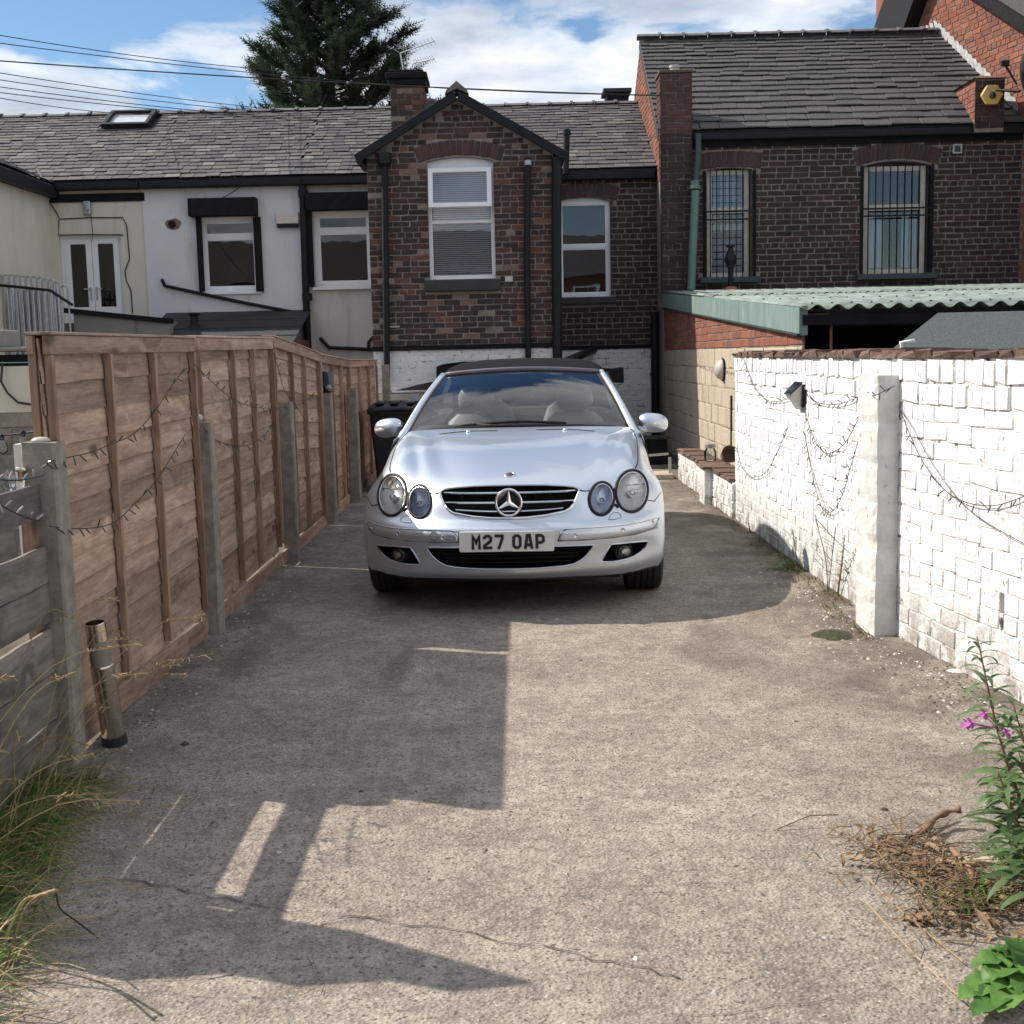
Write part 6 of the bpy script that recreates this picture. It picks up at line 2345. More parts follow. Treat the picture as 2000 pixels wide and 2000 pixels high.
cb(MB().box(-.03, .02, -.0275, -.0270, .3665, .3685), 'maker_line', 'letter', pl, smooth=False)

# ---- glasshouse
def scr_b(f, k=1.0):       # lower edge of the windscreen, f in -1..1
    x = f * .705 * k
    return Vector((x, 1.30 + .245 * x * x, .955 - .036 * (x / .7) ** 2))


def scr_t(f, k=1.0):
    x = f * .525 * k
    return Vector((x, 2.03 + .38 * x * x, 1.300 - .026 * (x / .5) ** 2))


rows = []
for i in range(13):
    t = i / 12
    row = []
    for j in range(33):
        f = -1 + 2 * j / 32
        p = scr_b(f).lerp(scr_t(f), t)
        p += Vector((0, -.035, .018)) * math.sin(math.pi * t)
        row.append(p)
    rows.append(row)
scr_rows = rows
cb(MB().grid(rows), 'windscreen', 'screen')
fr_b = MB()
edgeL = [scr_rows[i][0] + Vector((0, .006, -.003)) for i in range(13)]
edgeR = [scr_rows[i][-1] + Vector((0, .006, -.003)) for i in range(13)]
for s, E_ in ((-1, edgeL), (1, edgeR)):
    cb(MB().tube([p + Vector((.004 * -s, .004, 0)) for p in E_], .017, 8, flat=.5), 'screen_seal', 'trim')
    P = [p + Vector((.026 * s, .024, .002)) for p in E_]
    P = [P[0] + Vector((.028 * s, -.07, -.045))] + P
    cb(MB().tube(P, [.030] + [.030 - .006 * i / 12 for i in range(13)], 12, flat=.85), 'a_pillar', 'paint')
    cb(MB().tube([p + Vector((-.017 * s, -.007, .005)) for p in P[1:]], .011, 6), 'pillar_seal', 'headrail')
top_ = [scr_rows[-1][j] for j in range(33)]
cb(MB().tube([p + Vector((0, .004, .004)) for p in top_], .020, 10, flat=.7), 'header_rail', 'headrail')
cb(MB().tube([scr_rows[0][j] + Vector((0, -.004, .004)) for j in range(2, 31)], .011, 7), 'scuttle_seal', 'trim')
# scuttle panel with wiper
rows = [[Vector((f * .70, 1.275 + .235 * (f * .7) ** 2, .949 - .03 * f * f)) for f in np.linspace(-1, 1, 25)], [scr_b(f) + Vector((0, .05, -.012)) for f in np.linspace(-1, 1, 25)]]
cb(MB().grid(rows), 'scuttle', 'trim', solid=.01)
wp = [scr_rows[0][k].lerp(scr_rows[1][k], .25 + .5 * (1 - abs(k - 16) / 12)) + Vector((0, -.018, .004)) for k in range(7, 24)]
wi = cb(MB().tube(wp, .009, 7), 'wiper', 'trim')
cb(MB().tube([wp[3], wp[3] + Vector((.12, -.03, -.012)), Vector((-.02, 1.31, .962))], .010, 7), 'wiper_arm', 'trim', wi)
for x in (-.30, .30):
    cb(MB().lathe([(.016, 0), (.013, .010), (0, .013)], 12, ont(x, 1.16, .0), (0, -.1, 1)), 'washer_jet', 'paint')
    cb(MB().tube([ont(x - .18 + .36 * i / 8, 1.19 - .03 * abs(i / 4 - 1), .002) for i in range(9)], .003, 5), 'vent_slot', 'dash')

# soft top: fabric stretched from the header to the tail
sec = [
    (2.05, 1.305, [(0, 0), (.25, -.004), (.42, -.012), (.51, -.022), (.545, -.035)]),
    (2.16, 1.335, [(0, 0), (.25, -.005), (.42, -.016), (.515, -.035), (.560, -.060)]),
    (2.45, 1.372, [(0, 0), (.25, -.006), (.43, -.022), (.53, -.055), (.580, -.095)]),
    (2.80, 1.375, [(0, 0), (.25, -.006), (.43, -.022), (.535, -.058), (.590, -.105)]),
    (3.15, 1.345, [(0, 0), (.25, -.006), (.43, -.025), (.535, -.065), (.595, -.12)]),
    (3.48, 1.235, [(0, 0), (.25, -.008), (.43, -.03), (.54, -.08), (.62, -.17)]),
    (3.85, .985, [(0, 0), (.25, -.004), (.43, -.012), (.56, -.02), (.66, -.04)]),
]
S = np.array([[(x, y + .35 * (x / .6) ** 2 * (1 if y < 2.2 else 0) * .38, z0 + dz) for x, dz in L] for y, z0, L in sec])
S = np.concatenate([S[:, :0:-1] * np.array([-1, 1, 1]), S], axis=1)
S = catmull(S, 8)
S = np.swapaxes(catmull(np.swapaxes(S, 0, 1), 6), 0, 1)
mm = MB()
mm.grid([[Vector(p) for p in row] for row in S])
nc_ = S.shape[1]
keep = []
for q in mm.f:
    c_ = sum((Vector(mm.v[i]) for i in q), Vector()) / len(q)
    if 3.28 < c_.y < 3.74 and abs(c_.x) < .44:
        continue
    keep.append(q)
mm.f = keep
cb(mm, 'soft_top', 'soft', solid=.006)
rows = [[Vector((x, y, float(np.interp(y, S[:, nc_ // 2, 1], S[:, nc_ // 2, 2])) - .012 * (x / .4) ** 2 + .002)) for x in np.linspace(-.46, .46, 9)] for y in np.linspace(3.26, 3.76, 6)]
cb(MB().grid(rows), 'rear_window', 'lens')
# sides, doors and tail
side = [  # y, then (x, z) from sill to belt
    (1.18, [(.845, .20), (.858, .33), (.842, .55), (.812, .76), (.772, .895)]),
    (1.50, [(.842, .20), (.862, .36), (.848, .58), (.816, .78), (.770, .898)]),
    (2.10, [(.842, .20), (.866, .36), (.852, .58), (.818, .79), (.765, .905)]),
    (2.80, [(.842, .20), (.868, .36), (.856, .60), (.822, .80), (.765, .915)]),
    (3.40, [(.845, .22), (.872, .38), (.864, .62), (.828, .81), (.755, .925)]),
    (3.95, [(.840, .24), (.866, .40), (.856, .64), (.815, .82), (.720, .925)]),
    (4.35, [(.790, .28), (.815, .42), (.808, .64), (.765, .80), (.680, .900)]),
    (4.58, [(.640, .32), (.680, .44), (.680, .62), (.640, .76), (.560, .850)]),
]
for s in (1, -1):
    A = np.array([[(x * s, y, z) for x, z in L] for y, L in side])
    A = catmull(A, 12)
    A = np.swapaxes(catmull(np.swapaxes(A, 0, 1), 8), 0, 1)
    mm = MB().grid([[Vector(p) for p in row] for row in A])
    keep = []
    for q in mm.f:
        c_ = sum((Vector(mm.v[i]) for i in q), Vector()) / len(q)
        if (c_.y - .83) ** 2 + (c_.z - .317) ** 2 < .345 ** 2 or (c_.y - 3.545) ** 2 + (c_.z - .317) ** 2 < .345 ** 2:
            continue
        keep.append(q)
    mm.f = keep
    sd_ = cb(mm, 'side_panel', 'paint')
    cb(MB().tube([Vector((.775 * s, 1.52, .895)), Vector((.822 * s, 1.50, .78)), Vector((.853 * s, 1.46, .58)), Vector((.866 * s, 1.42, .36)), Vector((.846 * s, 1.42, .21))], .003, 5), 'door_gap', 'gap', sd_)
    cb(MB().tube([Vector(((.767) * s, y, z)) for y, z in ((1.5, .902), (2.1, .909), (2.8, .919), (3.4, .929))], .009, 6), 'belt_strip', 'trim', sd_)
    # side glass
    rows = [[Vector((.755 * s, y, .905)) for y in (1.62, 2.1, 2.6, 3.1, 3.4)], [Vector((.60 * s, y, z)) for y, z in ((2.25, 1.262), (2.45, 1.275), (2.7, 1.275), (3.05, 1.25), (3.25, 1.20))]]
    cb(MB().grid(rows), 'side_window', 'pane')
    # arch liners
    for yc in (.83, 3.545):
        mm = MB()
        rows = []
        for i in range(17):
            t = math.pi * (-.08 + 1.16 * i / 16)
            rows.append([Vector((x * s, yc + .348 * math.cos(t), .317 + .348 * math.sin(t))) for x in (.845, .50)])
        cb(mm.grid(rows), 'arch_liner', 'gap')
tail = [[Vector((x * .68 / .68, 4.58 + .09 * (1 - (x / .68) ** 2), z)) for x in np.linspace(-.66, .66, 15)] for z in (.32, .5, .7, .85)]
cb(MB().grid(tail), 'tail', 'paint')
deck = [[Vector((k * w_, y, z - .02 * k * k)) for k in np.linspace(-1, 1, 15)] for y, w_, z in ((3.8, .72, .965), (4.1, .70, .955), (4.4, .66, .92), (4.6, .58, .86))]
cb(MB().grid(deck), 'boot_lid', 'paint')
cb(MB().box(-.60, .60, .36, 4.3, .150, .26).box(-.80, .80, 1.2, 3.15, .155, .26).box(-.50, .50, .25, 1.2, .27, .5), 'underbody', 'gap', smooth=False)
# cabin
cab_ = cb(MB().box(-.70, .70, 1.45, 3.7, .30, .34).box(-.735, -.70, 1.3, 3.8, .3, .89).box(.70, .735, 1.3, 3.8, .3, .89).box(-.7, .7, 3.55, 3.6, .3, .92), 'cabin', 'dash', smooth=False)
rows = []
for y, z in ((1.36, .925), (1.5, .945), (1.7, .955), (1.85, .945), (1.93, .90), (1.95, .75), (1.9, .5)):
    rows.append([Vector((x, y + .2 * x * x, z - .03 * x * x)) for x in np.linspace(-.68, .68, 17)])
cb(MB().grid(rows), 'dashboard', 'dash', solid=.01)
for s in (1, -1):
    se = empty('seat', (0, 0, 0))
    se.parent = car
    xx = .36 * s
    rows = []
    for z, y, w_, d_ in ((.42, 2.35, .22, .07), (.6, 2.42, .24, .08), (.8, 2.50, .24, .075), (.93, 2.55, .20, .06), (.98, 2.57, .14, .045)):
        rows.append([Vector((xx + w_ * math.cos(t), y + d_ * math.sin(t), z)) for t in [2 * math.pi * k / 20 for k in range(21)]])
    cb(MB().grid(rows), 'backrest', 'seat', se)
    rows = []
    for z, w_, d_ in ((.985, .05, .03), (1.0, .11, .05), (1.06, .135, .058), (1.12, .13, .055), (1.17, .10, .04), (1.185, .03, .015)):
        rows.append([Vector((xx + w_ * math.cos(t), 2.60 + d_ * math.sin(t), z)) for t in [2 * math.pi * k / 20 for k in range(21)]])
    cb(MB().grid(rows), 'headrest', 'seat', se)
    cb(MB().box(xx - .23, xx + .23, 1.95, 2.4, .36, .52), 'cushion', 'seat', se, smooth=False, bevel=.03)
    rows = []
    for z, y, w_, d_ in ((.5, 3.32, .22, .08), (.8, 3.38, .22, .07), (.98, 3.42, .16, .05), (1.06, 3.43, .06, .03)):
        rows.append([Vector((.30 * s + w_ * math.cos(t), y + d_ * math.sin(t), z)) for t in [2 * math.pi * k / 20 for k in range(21)]])
    cb(MB().grid(rows), 'rear_backrest', 'seat', se)
sw = cb(MB().tube([Vector((-.36 + .185 * math.cos(t), 1.98 - .06 * math.sin(t), .88 + .175 * math.sin(t))) for t in [2 * math.pi * i / 40 for i in range(40)]], .015, 8, closed=True), 'steering_wheel', 'trim')
cb(MB().tube([Vector((-.36, 1.78, .80)), Vector((-.36, 1.97, .88))], .04, 10), 'column', 'trim', sw)
cb(MB().box(-.53, -.19, 1.97, 1.985, .865, .895), 'spoke', 'trim', sw, smooth=False)
mr = cb(MB().lathe([(0, -.012), (.06, -.01), (.085, 0), (.085, .015), (0, .02)], 20, (0, 2.02, 1.215), (0, 1, 0)), 'rear_view_mirror', 'trim')
for v_ in mr.data.vertices:
    v_.co.x = v_.co.x * 1.45
    v_.co.z = 1.215 + (v_.co.z - 1.215) * .42
cb(MB().tube([Vector((0, 2.0, 1.22)), Vector((0, 1.98, 1.275))], .012, 6), 'stem', 'trim', mr)
cb(MB().box(-.64, .64, 2.1, 3.2, 1.2405, 1.2425) if False else MB().grid([[Vector((x, y, z - .06 * (x / .5) ** 2)) for x in np.linspace(-.5, .5, 9)] for y, z in ((2.1, 1.28), (2.5, 1.33), (2.9, 1.335), (3.2, 1.30))]), 'headlining', 'dash')

# door mirrors
for s in (1, -1):
    c_ = Vector((.872 * s, 1.66, .937))
    mm = MB()
    rows = []
    for i in range(13):
        ph = -math.pi / 2 + math.pi * i / 12
        row = []
        for k in range(25):
            t = 2 * math.pi * k / 24
            sx = math.copysign(abs(math.cos(t)) ** .80, math.cos(t))
            szz = math.copysign(abs(math.sin(t)) ** .85, math.sin(t))
            x = .100 * sx * math.cos(ph)
            z = .064 * szz * math.cos(ph) + .010 * (x * s / .1) * -1 + .004
            y = .075 * math.sin(ph)
            y = min(y, .045)
            row.append(c_ + Vector((x, y + .25 * x * s, z)))
        rows.append(row)
    dm = cb(mm.grid(rows), 'door_mirror', 'paint')
    cb(MB().tube([Vector((.765 * s, 1.62, .895)), Vector((.80 * s, 1.64, .900)), Vector((.84 * s, 1.655, .912))], [.030, .034, .030], 12, flat=.8), 'mirror_arm', 'paint', dm)
    rows = []
    for f in np.linspace(0, 1, 9):
        x = (.022 + .076 * f) * s
        row = []
        for z in np.linspace(-.013, .011, 4):
            zz_ = z * (1 - .5 * max(0, .25 - f) / .25) - .002 - .010 * x * s / .1
            y = -.075 * math.sqrt(max(0, 1 - (x / .101) ** 2 - ((zz_) / .066) ** 2)) + .25 * x * s - .003
            row.append(c_ + Vector((x, y, zz_)))
        rows.append(row)
    cb(MB().grid(rows), 'indicator', 'amber', dm, solid=.003)
    cb(MB().slab((c_ + Vector((0, .047, .0)), (1, .25 * s, 0), (0, 0, 1), (0, 1, 0)), ell(0, 0, .088, .055, 24), n0=0, n1=.003), 'mirror_glass', 'chrome', dm, smooth=False)

# wheels
for yc in (.83, 3.545):
    for s in (1, -1):
        wh = empty('wheel', (0, 0, 0))
        wh.parent = car
        tr = .748 if yc < 1 else .742
        c_ = Vector((tr * s, yc, .317))
        h_ = .1125
        prof = [(.225, -h_ + .012), (.27, -h_), (.296, -h_ + .006), (.310, -h_ + .018)]
        for g in (-.052, -.018, .018, .052):
            prof += [(.3165, g - .006), (.309, g - .005), (.309, g + .005), (.3165, g + .006)]
        prof += [(.310, h_ - .018), (.296, h_ - .006), (.27, h_), (.225, h_ - .012)]
        cb(MB().lathe(prof, 48, c_, (s, 0, 0)), 'tyre', 'rubber', wh, angle=30)
        cb(MB().lathe([(.225, -.09), (.218, .085), (.226, .095), (.205, .088), (.20, .05), (.20, -.08)], 40, c_, (s, 0, 0)), 'rim', 'satin', wh, angle=30)
        mm = MB()
        for k in range(7):
            t = 2 * math.pi * k / 7
            d = Vector((0, math.cos(t), math.sin(t)))
            mm.beam(c_ + Vector((.075 * s, 0, 0)) + d * .03, c_ + Vector((.078 * s, 0, 0)) + d * .207, .045, .02, (s, 0, 0))
        mm.lathe([(.05, .05), (.05, .082), (.0, .09)], 20, c_, (s, 0, 0))
        cb(mm, 'spokes', 'satin', wh, smooth=False)
        cb(MB().lathe([(.15, -.02), (.15, .02), (0, .021)], 24, c_, (s, 0, 0)), 'brake_disc', 'dash', wh)

# ---------------------------------------------------------------- fairy lights, lamps, bin and other small things
def dense(P, k=8):
    return [Vector(p) for p in catmull(np.array([tuple(p) for p in P]), k)]


def light_string(P, nrm, label, seed, n, r_=.0020, bulb='bulb', sp=.034):
    n = int(n * .72)
    r = random.Random(seed)
    t = empty('fairy_lights', P[0], 0, label, 'fairy lights', 'strings of fairy lights')
    D = dense(P, 8)
    nrm = Vector(nrm)
    MB().tube(D, r_, 5).build('wire', M['wire'], t, smooth=True)
    m = MB()
    for i in range(n):
        f = (i + r.uniform(.2, .8)) / n * (len(D) - 1)
        k = min(int(f), len(D) - 2)
        p = D[k].lerp(D[k + 1], f - k)
        tg = (D[k + 1] - D[k]).normalized()
        q = (tg * r.uniform(-.7, .7) + Vector((0, 0, r.choice([-1, -1, 1]) * r.uniform(.4, 1))) + nrm * r.uniform(.1, .8)).normalized()
        m.tube([p, p + q * sp * .55, p + q * sp], [r_ * .9, r_ * 1.5, r_ * 1.1], 5)
    tag(m.build('bulbs', M[bulb], t), kind='stuff')
    return t


fx = lambda L, X: [atX(x, y, X) for x, y in L]
light_string(fx([(86, 905), (120, 896), (175, 884), (215, 868), (260, 848), (300, 806), (335, 755), (360, 720)], -1.555), (1, 0, 0), 'upper dark fairy light string rising across the nearest fence panel', 1, 26)
light_string(fx([(96, 1028), (140, 1032), (190, 1030), (226, 1018), (262, 985), (300, 945), (330, 900), (362, 848)], -1.555), (1, 0, 0), 'lower dark fairy light string across the nearest fence panel', 2, 28)
light_string(fx([(380, 712), (410, 742), (450, 776), (490, 794), (520, 797), (560, 795), (590, 788), (612, 770)], -1.545), (1, 0, 0), 'fairy light string sagging between the second and fourth fence posts', 3, 36)
light_string(fx([(398, 836), (420, 858), (455, 870), (490, 868), (520, 845), (536, 822)], -1.545), (1, 0, 0), 'short fairy light loop below on the second fence panel', 4, 22)
light_string(fx([(535, 690), (545, 725), (556, 762), (580, 795), (600, 830)], -1.545), (1, 0, 0), 'single loose wire hanging down the greyer third fence panel', 5, 5, .002)
light_string(fx([(-12, 978), (8, 990), (35, 1004), (62, 1014), (78, 1016)], -1.55), (1, 0, 0), 'fairy light string with pale bulbs on the low plank fence', 6, 7, .0028, 'bulb_w', .03)
light_string(fx([(-12, 935), (20, 938), (50, 936), (86, 928)], -1.55), (1, 0, 0), 'second pale-bulbed fairy light string on the low plank fence', 7, 6, .0028, 'bulb_w', .03)
# glass diamond and little steel lantern by the nearest post
a = atX(16, 942, -1.70)
t = tag(MB().lathe([(0, .045), (.030, .012), (.026, -.008), (0, -.05)], 6, a).build('glass_prism', M['pane']), 'small faceted glass hanging from the string at the left edge', 'glass pendant')
a = atX(43, 938, -1.66)
tag(MB().lathe([(.02, .045), (.02, .03), (.013, .028), (.012, -.03), (.017, -.032), (.017, -.036)], 14, a).build('lantern', M['steel'], smooth=True), 'little steel lantern hooked beside the nearest post', 'lantern')
tag(tubeo('hook', M['satin'], None, [atX(84, 912, -1.53), atX(93, 906, -1.50), atX(97, 902, -1.50)], .005, 6), 'bent metal hook screwed into the nearest concrete post', 'hook')

z6 = lambda L: [(1380 + x / 4.83, 660 + y / 4.83) for x, y in L]
z5 = lambda L: [(1240 + x / 2.542, 560 + y / 2.542) for x, y in L]
ws = lambda L: [atX(x, y, AX - .022) for x, y in z6(L)]
light_string(ws([(340, 170), (400, 340), (470, 490), (560, 580), (660, 600), (750, 575), (800, 540)]), (-1, 0, 0), 'fairy light string from the far top corner of the white wall to the wall lamp', 11, 30)
light_string(ws([(950, 545), (1050, 610), (1180, 630), (1300, 610), (1420, 560), (1540, 505)]) + [Vector((1.735, 5.995, 1.17)), Vector((1.83, 5.985, 1.215))], (-1, 0, 0), 'fairy light string sagging from the wall lamp to the pillar top', 12, 36)
light_string(ws([(930, 690), (970, 830), (1030, 980), (1110, 1080), (1180, 1080), (1290, 1010), (1380, 870), (1470, 680), (1540, 520)]), (-1, 0, 0), 'deep fairy light loop hanging below the wall lamp', 13, 40)
light_string(ws([(925, 900), (960, 1100), (1000, 1300), (1050, 1500), (1100, 1620), (1160, 1645), (1220, 1600), (1290, 1460), (1340, 1280), (1400, 1080), (1460, 850), (1540, 560)]), (-1, 0, 0), 'longest fairy light loop, drooping low on the white wall', 14, 48)
light_string(ws([(285, 1010), (320, 1180), (390, 1290), (480, 1310), (580, 1240), (660, 1090), (720, 960), (770, 840)]), (-1, 0, 0), 'fairy light loop at the far end of the white wall', 15, 30)
wb = lambda L: [onp(x, y, PB0 + nB * .02, nB) for x, y in z5(L)]
light_string(wb([(1310, 590), (1360, 720), (1420, 850), (1500, 970), (1580, 1040), (1680, 1080), (1790, 1085), (1880, 1060), (1960, 1030)]), nB, 'fairy light string sagging across the nearest part of the white wall', 16, 24)
tag(tubeo('thin_wire', M['wire'], None, dense(wb([(1308, 600), (1380, 700), (1460, 850), (1560, 1000), (1640, 1090), (1760, 1180), (1960, 1290)]), 5), .0018, 5), 'thin loose wire below the nearest fairy lights on the white wall', 'wire')
tag(tubeo('thin_wire', M['wire'], None, dense(ws([(940, 640), (930, 900), (1000, 1250), (1080, 1480), (1130, 1620)]), 5), .0016, 5), 'thin loose wire straggling down below the wall lamp', 'wire')
tag(tubeo('thin_wire', M['wire'], None, dense(ws([(1030, 1700), (1180, 1870), (1330, 2010)]), 5), .0016, 5), 'loose straight wire low on the white wall near the pillar', 'wire')

# lamp on the white wall: solar plate above a faceted body
t = empty('solar_wall_lamp', (1.8, 8.3, 1), 0, 'faceted solar lamp with a dark blue panel on the white wall', 'wall lamp')
a = atX(1566, 772, AX - .01)
yw_ = a.y
fr_ = ((AX - .012, yw_, a.z), (0, -1, 0), (0, 0, 1), (-1, 0, 0))
MB().slab(fr_, [(-.11, .07), (.11, .07), (.09, -.07), (-.09, -.07)], n0=0, n1=.02).build('back_plate', M['trim'], t)
m = MB()
m.add([(AX - .03, yw_ + .10, a.z + .075), (AX - .03, yw_ - .10, a.z + .075), (AX - .098, yw_ - .075, a.z + .005), (AX - .098, yw_ + .075, a.z + .005), (AX - .03, yw_ + .07, a.z - .09), (AX - .03, yw_ - .07, a.z - .09)],
      [(3, 2, 5, 4), (0, 3, 4), (1, 5, 2), (0, 4, 5, 1)])
m.build('body', M['frost'], t)
m = MB()
m.add([(AX - .028, yw_ + .105, a.z + .082), (AX - .028, yw_ - .105, a.z + .082), (AX - .104, yw_ - .08, a.z + .006), (AX - .104, yw_ + .08, a.z + .006)], [(0, 1, 2, 3)])
m.build('panel', M['solar'], t, solid=.006)
# half-moon lamp on the block wall
a = atX(1409, 722, OX - .03)
t = empty('half_moon_lamp', (OX - .03, a.y, a.z), 0, 'half-moon grey lamp on the pale block wall', 'wall lamp')
MB().lathe([(.11, 0), (.105, .03), (.085, .06), (.05, .085), (0, .093)], 24, (OX - .012, a.y, a.z), (-1, 0, 0)).build('dome', M['frost'], t, smooth=True)
MB().lathe([(.12, 0), (.12, .012), (.112, .014)], 24, (OX - .012, a.y, a.z), (-1, 0, 0)).build('rim', M['trim'], t)
light_string([atX(x, y, OX - .03) for x, y in ((1362, 712), (1380, 720), (1400, 722), (1418, 724), (1435, 730))], (-1, 0, 0), 'short light string through the half-moon lamp on the block wall', 21, 12)
# solar lamp on the fourth post
t = empty('solar_post_lamp', (-1.56, 10.72, 1.12), 0, 'little solar lamp with a tilted dark blue panel on the fourth fence post', 'solar lamp')
p = Vector((-1.56, 10.72, 1.122))
MB().lathe([(.045, 0), (.045, .012), (.022, .016), (.022, .05), (.0, .052)], 14, p).build('stem', M['trim'], t, smooth=True, angle=40)
MB().lathe([(.0, .0), (.03, .012), (.03, .03), (.0, .05)], 14, p + Vector((.03, -.03, .02))).build('bulb', M['bulb_w'], t, smooth=True)
MB().obox(p + Vector((-.005, -.01, .10)), (1, 0, 0), (0, .45, .89), (0, -.89, .45), -.07, .07, -.065, .085, -.012, .008).build('panel', M['solar'], t, bevel=.006)

# wheelie bin
t = empty('wheelie_bin', (-1.15, 13.3, 0), 0, 'black wheelie bin between the fence and the car', 'wheelie bin')
bx0, bx1 = at(722, 860, 13.1).x, at(822, 860, 13.1).x
bc = (bx0 + bx1) / 2
hw = (bx1 - bx0) / 2
zt = at(760, 800, 13.1).z
m = MB()
rows = []
for z, w_, y0, y1 in ((.06, hw * .80, 13.22, 13.66), (zt * .55, hw * .90, 13.14, 13.72), (zt - .01, hw * .98, 13.08, 13.78)):
    rows.append([(bc - w_, y0 + .03, z), (bc - w_ + .03, y0, z), (bc + w_ - .03, y0, z), (bc + w_, y0 + .03, z), (bc + w_, y1, z), (bc - w_, y1, z), (bc - w_, y0 + .03, z)])
m.grid(rows)
m.build('body', M['plastic_b'], t)
MB().box(bc - hw, bc + hw, 13.05, 13.80, zt - .05, zt - .012).build('rim', M['plastic_b'], t, bevel=.012)
rows = []
for y, z in ((13.02, zt - .012), (13.03, zt + .03), (13.2, zt + .055), (13.6, zt + .075), (13.82, zt + .07)):
    rows.append([(bc + hw * 1.03 * f, y, z - .025 * abs(f) ** 4) for f in np.linspace(-1, 1, 9)])
MB().grid(rows).build('lid', M['plastic_b'], t, solid=.02, smooth=True)
for s in (-.6, .0, .6):
    MB().box(bc + hw * s - .045, bc + hw * s + .045, 13.06, 13.6, zt + .055, zt + .078).build('lid_rib', M['plastic_b'], t, bevel=.008)
tubeo('handle', M['plastic_b'], t, [(bc - hw * .8, 13.86, zt + .03), (bc + hw * .8, 13.86, zt + .03)], .018, 8)
for s in (-1, 1):
    MB().lathe([(.10, -.03), (.10, .03), (0, .031)], 20, (bc + hw * .8 * s, 13.7, .10), (1, 0, 0)).build('wheel', M['rubber'], t)
a = at(806, 790, 13.0)
tag(MB().box(a.x - .05, a.x + .05, 13.30, 13.37, zt + .079, zt + .15).build('bin_latch', M['grey_metal'], t), None)

# glass jar and dead leaves on the low wall
t = empty('glass_jar', (1.93, 12.1, .35), 0, 'glass jar with a grey lid on the low white wall', 'jar')
a = atX(1398, 905, 1.93)
p = Vector((1.93, 12.1, .345))
MB().lathe([(.0, .0), (.055, .0), (.062, .02), (.060, .09), (.045, .115), (.045, .13)], 20, p).build('jar', M['pane'], t, smooth=True, angle=40)
MB().lathe([(.050, .125), (.052, .16), (.046, .165), (0, .166)], 20, p).build('lid', M['grey_metal'], t, smooth=True, angle=40)
tag(MB().lathe([(.06, -.05), (.085, .05), (.08, .055), (.055, -.04)], 18, (2.05, 11.8, .42), (.2, -.9, .3)).build('clay_pot', M['coping'], smooth=True), 'terracotta pot lying on its side behind the glass jar', 'plant pot')
tag(MB().box(1.76, 1.79, 13.95, 13.98, 0, at(1308, 893, 13.96).z).beam((1.45, 13.965, .25), (1.76, 13.965, .27), .025, .025).build('pipe_stand', M['grey_metal']), 'pale metal pipe stand on the ground at the end of the low wall', 'pipe')
t = empty('planter', (1.45, 15.6, 0), 0, 'dark square planter in the shaded corner beside the block wall', 'planter')
b_ = pbox(1268, 858, 1296, 900, 15.6)
MB().box(b_[0] - .15, b_[1] + .05, 15.6, 15.9, 0, b_[3]).build('box', M['blackmat'], t, bevel=.01)
MB().box(b_[0] - .17, b_[1] + .07, 15.58, 15.92, b_[3] + .002, b_[3] + .03).build('rim', M['felt'], t)
tag(MB().box(1.30, 1.80, 13.80, 14.25, gh(1.5, 13.9), .055).build('paving_slab', M['block'], bevel=.008), 'pale paving slab on the ground at the end of the low wall', 'paving slab')
tag(MB().box(2.214, 2.236, 12.6, 12.63, .30, .95).build('rusty_bar', M['bark']), 'thin dark upright bar against the block wall', 'bar')

